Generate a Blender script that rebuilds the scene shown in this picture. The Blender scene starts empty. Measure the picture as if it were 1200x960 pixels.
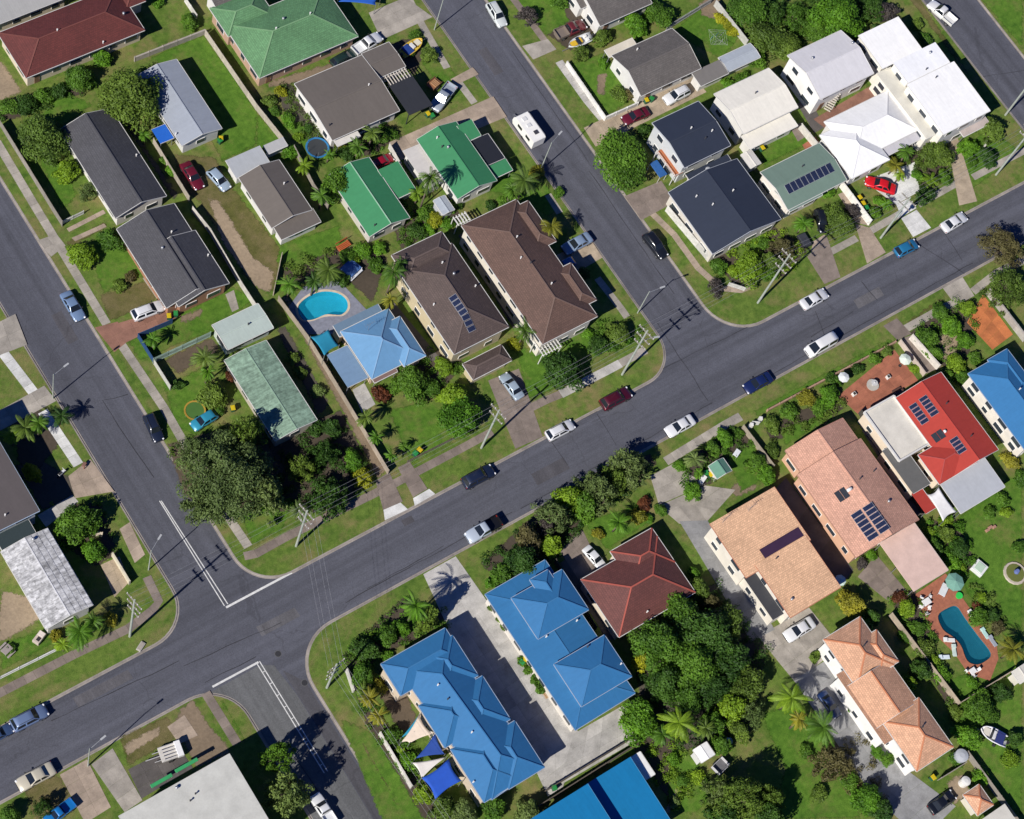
import bpy, math, random
from math import radians, sin, cos, pi, hypot, atan2
from mathutils import Vector, Matrix
from mathutils.geometry import tessellate_polygon

# ---------------------------------------------------------------- camera, sky, sun, exposure
SC = bpy.context.scene
COL = SC.collection
cam_data = bpy.data.cameras.new('camera')
cam = bpy.data.objects.new('camera', cam_data)
COL.objects.link(cam)
cam_data.sensor_width = 36.0
cam_data.lens = 74.112
cam_data.clip_start = 1.0
cam_data.clip_end = 6000.0
cam.matrix_world = Matrix([[0.817171, 0.426751, -0.387447, -122.711444], [-0.539472, 0.802977, -0.253374, -80.248129], [0.202983, 0.416067, 0.886389, 280.73546], [0, 0, 0, 1]])
SC.camera = cam

SUN_EL, SHADOW_AZ = 39.0, 14.5          # degrees; shadows fall towards SHADOW_AZ (from +X, counter-clockwise)
world = bpy.data.worlds.new('World')
SC.world = world
world.use_nodes = True
wn = world.node_tree
sky = wn.nodes.new('ShaderNodeTexSky')
sky.sky_type = 'NISHITA'
sky.sun_disc = False
sky.ozone_density = 5.0
sky.dust_density = 0.0
sky.air_density = 0.6
sky.sun_elevation = radians(SUN_EL)
sdx, sdy = -cos(radians(SHADOW_AZ)), -sin(radians(SHADOW_AZ))     # towards the sun
sky.sun_rotation = atan2(sdx, sdy)
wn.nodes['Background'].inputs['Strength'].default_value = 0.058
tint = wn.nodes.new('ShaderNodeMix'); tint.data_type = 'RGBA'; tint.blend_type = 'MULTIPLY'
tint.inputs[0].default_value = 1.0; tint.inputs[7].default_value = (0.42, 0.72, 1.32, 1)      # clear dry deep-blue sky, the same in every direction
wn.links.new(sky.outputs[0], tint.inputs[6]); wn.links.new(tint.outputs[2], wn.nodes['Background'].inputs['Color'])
sun_data = bpy.data.lights.new('sun', 'SUN')
sun_data.energy = 5.0
sun_data.angle = radians(0.5)
sun_data.color = (1.0, 0.95, 0.87)
sun = bpy.data.objects.new('sun', sun_data)
COL.objects.link(sun)
to_sun = Vector((sdx * cos(radians(SUN_EL)), sdy * cos(radians(SUN_EL)), sin(radians(SUN_EL))))
sun.rotation_euler = to_sun.to_track_quat('Z', 'Y').to_euler()
SC.view_settings.view_transform = 'Standard'
SC.view_settings.look = 'None'
SC.view_settings.exposure = 0.2
SC.view_settings.gamma = 1.0
SC.view_settings.use_curve_mapping = False
SC.cycles.max_bounces = 6
SC.cycles.transparent_max_bounces = 8

# ---------------------------------------------------------------- helpers
rnd = random.Random(7)

class MB:
    """collects geometry for one mesh"""
    def __init__(s):
        s.v, s.f, s.uv = [], [], []
    def face(s, pts, uv=None):
        n = len(s.v); s.v += [tuple(p) for p in pts]; s.f.append(tuple(range(n, n + len(pts))))
        s.uv.append(uv if uv else [(p[0], p[1]) for p in pts])
    def box(s, c, d, rz=0.0):
        x, y, z = d[0] / 2, d[1] / 2, d[2] / 2; ca, sa = cos(rz), sin(rz); n = len(s.v)
        for q in ((-x,-y,-z),(x,-y,-z),(x,y,-z),(-x,y,-z),(-x,-y,z),(x,-y,z),(x,y,z),(-x,y,z)):
            s.v.append((c[0] + q[0]*ca - q[1]*sa, c[1] + q[0]*sa + q[1]*ca, c[2] + q[2]))
        for f in ((0,3,2,1),(4,5,6,7),(0,1,5,4),(1,2,6,5),(2,3,7,6),(3,0,4,7)):
            t = tuple(n + i for i in f); s.f.append(t); s.uv.append([(s.v[i][0] + s.v[i][1], s.v[i][2]) for i in t])
    def bar(s, a, b, w, h):
        """a box running from a to b, w wide and h high"""
        a, b = Vector(a), Vector(b); d = (b - a).normalized()
        side = d.cross(Vector((0, 0, 1)))
        side = side.normalized() if side.length > 1e-4 else Vector((1, 0, 0))
        up = side.cross(d); n = len(s.v)
        for p in (a, b):
            for i, j in ((-1,-1),(1,-1),(1,1),(-1,1)):
                s.v.append(tuple(p + side * (i * w / 2) + up * (j * h / 2)))
        for f in ((0,1,2,3),(7,6,5,4),(0,4,5,1),(1,5,6,2),(2,6,7,3),(3,7,4,0)):
            s.f.append(tuple(n + i for i in f)); s.uv.append([(0, 0)] * 4)
    def tube(s, a, b, r0, r1, k=8, cap=True):
        a, b = Vector(a), Vector(b); d = (b - a).normalized()
        q = d.to_track_quat('Z', 'Y'); n = len(s.v)
        for p, r in ((a, r0), (b, r1)):
            for i in range(k):
                s.v.append(tuple(p + q @ Vector((r * cos(2*pi*i/k), r * sin(2*pi*i/k), 0))))
        for i in range(k):
            j = (i + 1) % k; s.f.append((n+i, n+j, n+k+j, n+k+i)); s.uv.append([(0,0)]*4)
        if cap:
            s.f.append(tuple(n+k+i for i in range(k))); s.uv.append([(0,0)]*k)
            s.f.append(tuple(n+k-1-i for i in range(k))); s.uv.append([(0,0)]*k)
    def prism(s, poly, z0, z1):
        n = len(s.v); k = len(poly)
        s.v += [(p[0], p[1], z0) for p in poly] + [(p[0], p[1], z1) for p in poly]
        s.f.append(tuple(n + k + i for i in range(k))); s.uv.append([(p[0], p[1]) for p in poly])
        s.f.append(tuple(n + k - 1 - i for i in range(k))); s.uv.append([(0,0)] * k)
        for i in range(k):
            j = (i + 1) % k; s.f.append((n+i, n+j, n+k+j, n+k+i)); s.uv.append([(0,0)]*4)
    def ball(s, c, rx, ry, rz, nu=10, nv=6):
        n = len(s.v)
        for i in range(1, nv):
            t = pi * i / nv
            for j in range(nu):
                p = 2*pi*j/nu; s.v.append((c[0]+rx*sin(t)*cos(p), c[1]+ry*sin(t)*sin(p), c[2]+rz*cos(t)))
        a = len(s.v); s.v.append((c[0],c[1],c[2]+rz)); s.v.append((c[0],c[1],c[2]-rz))
        for i in range(nv-2):
            for j in range(nu):
                k = (j+1) % nu; s.f.append((n+i*nu+j, n+(i+1)*nu+j, n+(i+1)*nu+k, n+i*nu+k)); s.uv.append([(0,0)]*4)
        for j in range(nu):
            k = (j+1) % nu; s.f.append((n+j, n+k, a)); s.uv.append([(0,0)]*3)
            s.f.append((n+(nv-2)*nu+k, n+(nv-2)*nu+j, a+1)); s.uv.append([(0,0)]*3)
    def mesh(s, name, m, smooth=False, uv=False):
        me = bpy.data.meshes.new(name); me.from_pydata(s.v, [], s.f)
        if m is not None: me.materials.append(m)
        if uv:
            l = me.uv_layers.new(name='UVMap'); i = 0
            for fu in s.uv:
                for u in fu: l.data[i].uv = u; i += 1
        if smooth: me.shade_smooth()
        me.update(); return me
    def build(s, name, m, parent=None, smooth=False, uv=False, loc=(0,0,0), rz=0.0):
        return put(name, s.mesh(name, m, smooth, uv), parent, loc, rz)

def put(name, data, parent=None, loc=(0,0,0), rz=0.0, m=None):
    o = bpy.data.objects.new(name, data); COL.objects.link(o)
    o.location = loc; o.rotation_euler = (0, 0, rz)
    if parent is not None: o.parent = parent
    if m is not None:
        o.material_slots[0].link = 'OBJECT'; o.material_slots[0].material = m
    return o
def tag(o, label, cat, group=None):
    o['label'] = label; o['category'] = cat
    if group: o['group'] = group
    return o
def thing(name, label, cat, loc=(0,0,0), rz=0.0, group=None):
    return tag(put(name, None, None, loc, rz), label, cat, group)
def struct(o, kind='structure'):
    o['kind'] = kind; return o
def sheet(poly, z, holes=()):
    """flat triangulated polygon with holes"""
    mb = MB(); loops = [[Vector((p[0], p[1], 0)) for p in l] for l in [poly] + list(holes)]
    flat = [p for l in loops for p in l]
    mb.v = [(p.x, p.y, z) for p in flat]
    for t in tessellate_polygon(loops):
        a, b, c = (flat[i] for i in t)
        if (b-a).cross(c-a).z < 0: t = (t[0], t[2], t[1])
        mb.f.append(tuple(t)); mb.uv.append([(flat[i].x, flat[i].y) for i in t])
    return mb
def ragged(poly, amp=0.35, step=0.9, seed=1):
    """outline of worn ground: same polygon with an uneven edge"""
    r = random.Random(seed); out = []
    for i, a in enumerate(poly):
        b = poly[(i+1) % len(poly)]; L = hypot(b[0]-a[0], b[1]-a[1]); n = max(1, int(L/step))
        for k in range(n):
            t = k/n; out.append((a[0]+(b[0]-a[0])*t + r.uniform(-amp, amp), a[1]+(b[1]-a[1])*t + r.uniform(-amp, amp)))
    return out

# ---------------------------------------------------------------- materials
MATS = {}
def nt_new(name):
    m = bpy.data.materials.new(name); m.use_nodes = True; nt = m.node_tree
    return m, nt, nt.nodes['Principled BSDF']
def N(nt, t, **kw):
    n = nt.nodes.new(t)
    for k, v in kw.items():
        if k in n.inputs: n.inputs[k].default_value = v
        else: setattr(n, k, v)
    return n
def noise(nt, scale, detail=4.0, vec=None, rough=0.6):
    n = N(nt, 'ShaderNodeTexNoise', Scale=scale, Detail=detail, Roughness=rough)
    if vec: nt.links.new(vec, n.inputs['Vector'])
    return n.outputs['Fac']
def ramp(nt, fac, stops):
    r = nt.nodes.new('ShaderNodeValToRGB'); e = r.color_ramp.elements
    while len(e) < len(stops): e.new(0.5)
    for i, (p, c) in enumerate(stops): e[i].position = p; e[i].color = (*c, 1)
    nt.links.new(fac, r.inputs[0]); return r.outputs[0]
def mixc(nt, fac, a, b, mode='MIX'):
    m = nt.nodes.new('ShaderNodeMix'); m.data_type = 'RGBA'; m.blend_type = mode
    for sock, val in ((m.inputs[0], fac), (m.inputs[6], a), (m.inputs[7], b)):
        if hasattr(val, 'links'): nt.links.new(val, sock)
        elif isinstance(val, (int, float)): sock.default_value = val
        else: sock.default_value = (*val, 1)
    return m.outputs[2]
def math_(nt, op, a, b=0.0):
    m = nt.nodes.new('ShaderNodeMath'); m.operation = op
    for sock, val in ((m.inputs[0], a), (m.inputs[1], b)):
        if hasattr(val, 'links'): nt.links.new(val, sock)
        else: sock.default_value = val
    return m.outputs[0]
def coords(nt, kind='Position'):
    if kind == 'Position': return nt.nodes.new('ShaderNodeNewGeometry').outputs['Position']
    return nt.nodes.new('ShaderNodeTexCoord').outputs[kind]
def bump(nt, bs, h, strength=0.3, dist=0.05):
    b = N(nt, 'ShaderNodeBump', Strength=strength, Distance=dist); nt.links.new(h, b.inputs['Height']); nt.links.new(b.outputs[0], bs.inputs['Normal'])
def scale3(c, k): return tuple(min(1.0, x*k) for x in c)

def mat(key, make):
    if key not in MATS: MATS[key] = make()
    return MATS[key]
def m_plain(c, rough=0.6, var=0.18, metal=0.0, scale=1.2, coat=0.0, objvar=0.0):
    def mk():
        m, nt, bs = nt_new('plain'); P = coords(nt)
        f = noise(nt, scale, 5, P); g = noise(nt, scale*9, 3, P)
        col = ramp(nt, f, [(0.3, scale3(c, 1-var)), (0.7, scale3(c, 1+var))])
        col = mixc(nt, 0.25, col, ramp(nt, g, [(0.3, scale3(c, 1-1.3*var)), (0.7, scale3(c, 1+var))]))
        if objvar:
            oi = nt.nodes.new('ShaderNodeObjectInfo').outputs['Random']
            col = mixc(nt, 1.0, col, ramp(nt, oi, [(0, (1-objvar,)*3), (1, (1+objvar*.6,)*3)]), 'MULTIPLY')
        nt.links.new(col, bs.inputs['Base Color']); bs.inputs['Roughness'].default_value = rough; bs.inputs['Metallic'].default_value = metal
        bs.inputs['Coat Weight'].default_value = coat
        return m
    return mat(('plain', c, rough, var, metal, scale, coat, objvar), mk)
def m_paint(c):
    def mk():
        m, nt, bs = nt_new('car_paint')
        bs.inputs['Base Color'].default_value = (*c, 1); bs.inputs['Roughness'].default_value = 0.32
        bs.inputs['Metallic'].default_value = 0.15; bs.inputs['Coat Weight'].default_value = 0.6; bs.inputs['Coat Roughness'].default_value = 0.06
        return m
    return mat(('paint', c), mk)
def m_glass(c=(0.012, 0.016, 0.022), rough=0.08):
    def mk():
        m, nt, bs = nt_new('dark_glass'); bs.inputs['Base Color'].default_value = (*c, 1)
        bs.inputs['Roughness'].default_value = rough; bs.inputs['Specular IOR Level'].default_value = 0.6
        return m
    return mat(('glass', c, rough), mk)
def m_asphalt(c, key, spots=0.5):
    def mk():
        m, nt, bs = nt_new('asphalt'); P = coords(nt)
        f = noise(nt, 0.07, 4, P); g = noise(nt, 6.0, 3, P); h = noise(nt, 0.6, 5, P)
        col = ramp(nt, f, [(0.3, scale3(c, 0.82)), (0.7, scale3(c, 1.18))])
        col = mixc(nt, 0.6, col, ramp(nt, h, [(0.32, scale3(c, 0.78)), (0.7, scale3(c, 1.22))]))
        col = mixc(nt, 0.4, col, ramp(nt, g, [(0.3, scale3(c, 0.55)), (0.72, scale3(c, 1.6))]))
        # wheel tracks: streaks running along the street
        sep = nt.nodes.new('ShaderNodeSeparateXYZ'); nt.links.new(P, sep.inputs[0])
        comb = nt.nodes.new('ShaderNodeCombineXYZ')
        along, across = (sep.outputs[0], sep.outputs[1]) if key == 'x' else (sep.outputs[1], sep.outputs[0])
        nt.links.new(math_(nt, 'MULTIPLY', along, 0.02), comb.inputs[0]); nt.links.new(across, comb.inputs[1])
        s = noise(nt, 0.45, 4, comb.outputs[0], 0.7)
        col = mixc(nt, 0.8, col, ramp(nt, s, [(0.30, (0.64,)*3), (0.5, (1.0,)*3), (0.68, (1.34,)*3)]), 'MULTIPLY')
        # sealed cracks, sparse
        v = N(nt, 'ShaderNodeTexVoronoi', Scale=0.085, feature='DISTANCE_TO_EDGE')
        w = N(nt, 'ShaderNodeTexNoise', Scale=0.5, Detail=5.0); nt.links.new(P, w.inputs['Vector'])
        vm = nt.nodes.new('ShaderNodeVectorMath'); vm.operation = 'MULTIPLY_ADD'; vm.inputs[1].default_value = (2.2, 2.2, 0)
        nt.links.new(w.outputs['Color'], vm.inputs[0]); nt.links.new(P, vm.inputs[2]); nt.links.new(vm.outputs[0], v.inputs['Vector'])
        crack = math_(nt, 'LESS_THAN', v.outputs['Distance'], 0.0045)
        gate = math_(nt, 'GREATER_THAN', noise(nt, 0.05, 2, P), 0.52)
        col = mixc(nt, math_(nt, 'MULTIPLY', math_(nt, 'MULTIPLY', crack, gate), 0.30), col, scale3(c, 0.4))
        nt.links.new(col, bs.inputs['Base Color']); bs.inputs['Roughness'].default_value = 0.9
        bump(nt, bs, g, 0.25, 0.02)
        return m
    return mat(('asphalt', c, key), mk)
def m_grass(c1, c2, dry, key, drycover=0.4):
    def mk():
        m, nt, bs = nt_new('grass'); P = coords(nt)
        f = noise(nt, 0.16, 5, P); g = noise(nt, 1.1, 6, P); h = noise(nt, 9.0, 3, P); d = noise(nt, 0.11, 6, P, 0.72); e = noise(nt, 0.45, 5, P, 0.7)
        col = ramp(nt, f, [(0.3, c1), (0.68, c2)])
        col = mixc(nt, 0.55, col, ramp(nt, g, [(0.3, scale3(c1, 0.72)), (0.72, scale3(c2, 1.2))]))
        dr = math_(nt, 'ADD', math_(nt, 'MULTIPLY', d, 0.62), math_(nt, 'MULTIPLY', e, 0.38))
        col = mixc(nt, ramp(nt, dr, [(0.60 - drycover*0.2, (0,)*3), (0.78 - drycover*0.2, (0.9,)*3)]), col, dry)
        col = mixc(nt, 0.85, col, ramp(nt, h, [(0.28, (0.55,)*3), (0.5, (0.98,)*3), (0.75, (1.45,)*3)]), 'MULTIPLY')
        nt.links.new(col, bs.inputs['Base Color']); bs.inputs['Roughness'].default_value = 0.95
        bs.inputs['Specular IOR Level'].default_value = 0.15
        bump(nt, bs, h, 0.7, 0.08)
        return m
    return mat(('grass', key), mk)
def m_ground(c, var=0.3, scale=0.8):
    def mk():
        m, nt, bs = nt_new('bare_ground'); P = coords(nt)
        f = noise(nt, scale*0.3, 5, P); g = noise(nt, scale*3, 5, P, 0.7)
        col = ramp(nt, f, [(0.3, scale3(c, 1-var)), (0.7, scale3(c, 1+var))])
        col = mixc(nt, 0.5, col, ramp(nt, g, [(0.3, scale3(c, 1-1.5*var)), (0.72, scale3(c, 1+1.2*var))]))
        nt.links.new(col, bs.inputs['Base Color']); bs.inputs['Roughness'].default_value = 0.95
        bump(nt, bs, g, 0.5, 0.06)
        return m
    return mat(('ground', c, var, scale), mk)
def m_tile(c, var=0.13):
    def mk():
        m, nt, bs = nt_new('roof_tiles'); uv = coords(nt, 'UV'); P = coords(nt)
        b = N(nt, 'ShaderNodeTexBrick'); nt.links.new(uv, b.inputs['Vector'])
        for k, v in (('Scale', 1.0), ('Mortar Size', 0.03), ('Mortar Smooth', 0.3), ('Brick Width', 0.32), ('Row Height', 0.34), ('Bias', 0.0)): b.inputs[k].default_value = v
        b.inputs['Color1'].default_value = (*scale3(c, 1-var), 1); b.inputs['Color2'].default_value = (*scale3(c, 1+var), 1); b.inputs['Mortar'].default_value = (*scale3(c, 0.66), 1)
        f = noise(nt, 0.25, 5, P); g = noise(nt, 2.2, 5, P, 0.7)
        col = mixc(nt, 0.8, b.outputs['Color'], ramp(nt, f, [(0.3, (0.84,)*3), (0.7, (1.14,)*3)]), 'MULTIPLY')
        col = mixc(nt, 0.8, col, ramp(nt, g, [(0.3, (0.86,)*3), (0.7, (1.12,)*3)]), 'MULTIPLY')
        nt.links.new(col, bs.inputs['Base Color']); bs.inputs['Roughness'].default_value = 0.75
        w = N(nt, 'ShaderNodeTexWave', Scale=3.0, bands_direction='Y', wave_profile='SAW'); w.inputs['Scale'].default_value = 0.47; nt.links.new(uv, w.inputs['Vector'])
        bump(nt, bs, w.outputs['Fac'], 0.5, 0.06)
        return m
    return mat(('tile', c, var), mk)
def m_metal(c, var=0.07, rough=0.62, metal=0.0, weather=0.0, rust=None):
    def mk():
        m, nt, bs = nt_new('roof_metal'); uv = coords(nt, 'UV'); P = coords(nt)
        f = noise(nt, 0.2, 5, P); g = noise(nt, 1.6, 6, P, 0.7)
        col = ramp(nt, f, [(0.3, scale3(c, 1-var)), (0.7, scale3(c, 1+var))])
        col = mixc(nt, 0.6, col, ramp(nt, g, [(0.3, scale3(c, 1-var-weather*.5)), (0.7, scale3(c, 1+var+weather*.4))]))
        # sheets 0.76 m wide: each a shade of its own
        sep = nt.nodes.new('ShaderNodeSeparateXYZ'); nt.links.new(uv, sep.inputs[0])
        idx = math_(nt, 'FLOOR', math_(nt, 'DIVIDE', sep.outputs[0], 0.76))
        wn_ = N(nt, 'ShaderNodeTexWhiteNoise', noise_dimensions='1D'); nt.links.new(idx, wn_.inputs['W'])
        col = mixc(nt, 0.9, col, ramp(nt, wn_.outputs['Value'], [(0, (0.975 - weather*.12,)*3), (1, (1.02 + weather*.08,)*3)]), 'MULTIPLY')
        # dirt streaks running down the slope
        comb = nt.nodes.new('ShaderNodeCombineXYZ'); nt.links.new(math_(nt, 'MULTIPLY', sep.outputs[0], 2.6), comb.inputs[0]); nt.links.new(math_(nt, 'MULTIPLY', sep.outputs[1], 0.28), comb.inputs[1])
        s = noise(nt, 1.0, 4, comb.outputs[0])
        col = mixc(nt, 0.35 + weather*.6, col, ramp(nt, s, [(0.35, (0.88 - weather*.25,)*3), (0.6, (1.03,)*3)]), 'MULTIPLY')
        if rust: col = mixc(nt, ramp(nt, noise(nt, 0.9, 6, P, 0.75), [(0.52, (0,)*3), (0.7, (0.75,)*3)]), col, rust)
        nt.links.new(col, bs.inputs['Base Color']); bs.inputs['Roughness'].default_value = rough; bs.inputs['Metallic'].default_value = metal; bs.inputs['Specular IOR Level'].default_value = 0.3
        w = N(nt, 'ShaderNodeTexWave', bands_direction='X', wave_profile='SIN'); w.inputs['Scale'].default_value = 0.84; nt.links.new(uv, w.inputs['Vector'])
        bump(nt, bs, w.outputs['Fac'], 0.07, 0.02)
        return m
    return mat(('metal', c, var, rough, metal, weather, rust), mk)
def m_leaf(c1, c2, trans=0.34):
    def mk():
        m, nt, bs = nt_new('foliage')
        a = N(nt, 'ShaderNodeAttribute', attribute_name='tint')
        oi = nt.nodes.new('ShaderNodeObjectInfo').outputs['Random']
        col = ramp(nt, a.outputs['Fac'], [(0.0, c1), (1.0, c2)])
        col = mixc(nt, 1.0, col, ramp(nt, oi, [(0, (0.80, 0.84, 0.85)), (1, (1.18, 1.12, 1.05))]), 'MULTIPLY')
        nt.links.new(col, bs.inputs['Base Color']); bs.inputs['Roughness'].default_value = 0.55
        bs.inputs['Specular IOR Level'].default_value = 0.3
        tr = nt.nodes.new('ShaderNodeBsdfTranslucent'); nt.links.new(col, tr.inputs['Color'])
        mx = nt.nodes.new('ShaderNodeMixShader'); mx.inputs[0].default_value = trans
        out = nt.nodes['Material Output']
        nt.links.new(bs.outputs[0], mx.inputs[1]); nt.links.new(tr.outputs[0], mx.inputs[2]); nt.links.new(mx.outputs[0], out.inputs['Surface'])
        return m
    return mat(('leaf', c1, c2, trans), mk)
def m_water(c):
    def mk():
        m, nt, bs = nt_new('pool_water'); P = coords(nt)
        bs.inputs['Base Color'].default_value = (*c, 1); bs.inputs['Roughness'].default_value = 0.04; bs.inputs['Alpha'].default_value = 0.42
        bump(nt, bs, noise(nt, 2.2, 4, P), 0.6, 0.12)
        return m
    return mat(('water', c), mk)
def m_solar():
    def mk():
        m, nt, bs = nt_new('solar_cells'); uv = coords(nt, 'UV')
        b = N(nt, 'ShaderNodeTexBrick', offset=0.0); nt.links.new(uv, b.inputs['Vector'])
        for k, v in (('Scale', 1.0), ('Mortar Size', 0.012), ('Brick Width', 0.17), ('Row Height', 0.17)): b.inputs[k].default_value = v
        b.inputs['Color1'].default_value = (0.012, 0.018, 0.05, 1); b.inputs['Color2'].default_value = (0.016, 0.024, 0.065, 1); b.inputs['Mortar'].default_value = (0.06, 0.07, 0.1, 1)
        nt.links.new(b.outputs['Color'], bs.inputs['Base Color']); bs.inputs['Roughness'].default_value = 0.18
        return m
    return mat('solar', mk)

CONC = (0.32, 0.29, 0.25)
M_KERB = m_plain((0.27, 0.24, 0.215), 0.9, 0.38, scale=0.35)
M_WHITE = m_plain((0.74, 0.73, 0.70), 0.6, 0.08)
M_BLACK = m_plain((0.02, 0.02, 0.022), 0.7, 0.2)
M_STEEL = m_plain((0.45, 0.46, 0.47), 0.4, 0.1, metal=0.7)
M_TIMBER = m_plain((0.22, 0.14, 0.085), 0.85, 0.3, scale=3)
M_GREYTIMBER = m_plain((0.24, 0.22, 0.19), 0.9, 0.3, scale=3)
M_BARK = m_plain((0.13, 0.10, 0.075), 0.95, 0.35, scale=4)
M_GLASS = m_glass()
M_POLE = m_plain((0.33, 0.36, 0.31), 0.9, 0.2, scale=2)

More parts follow.
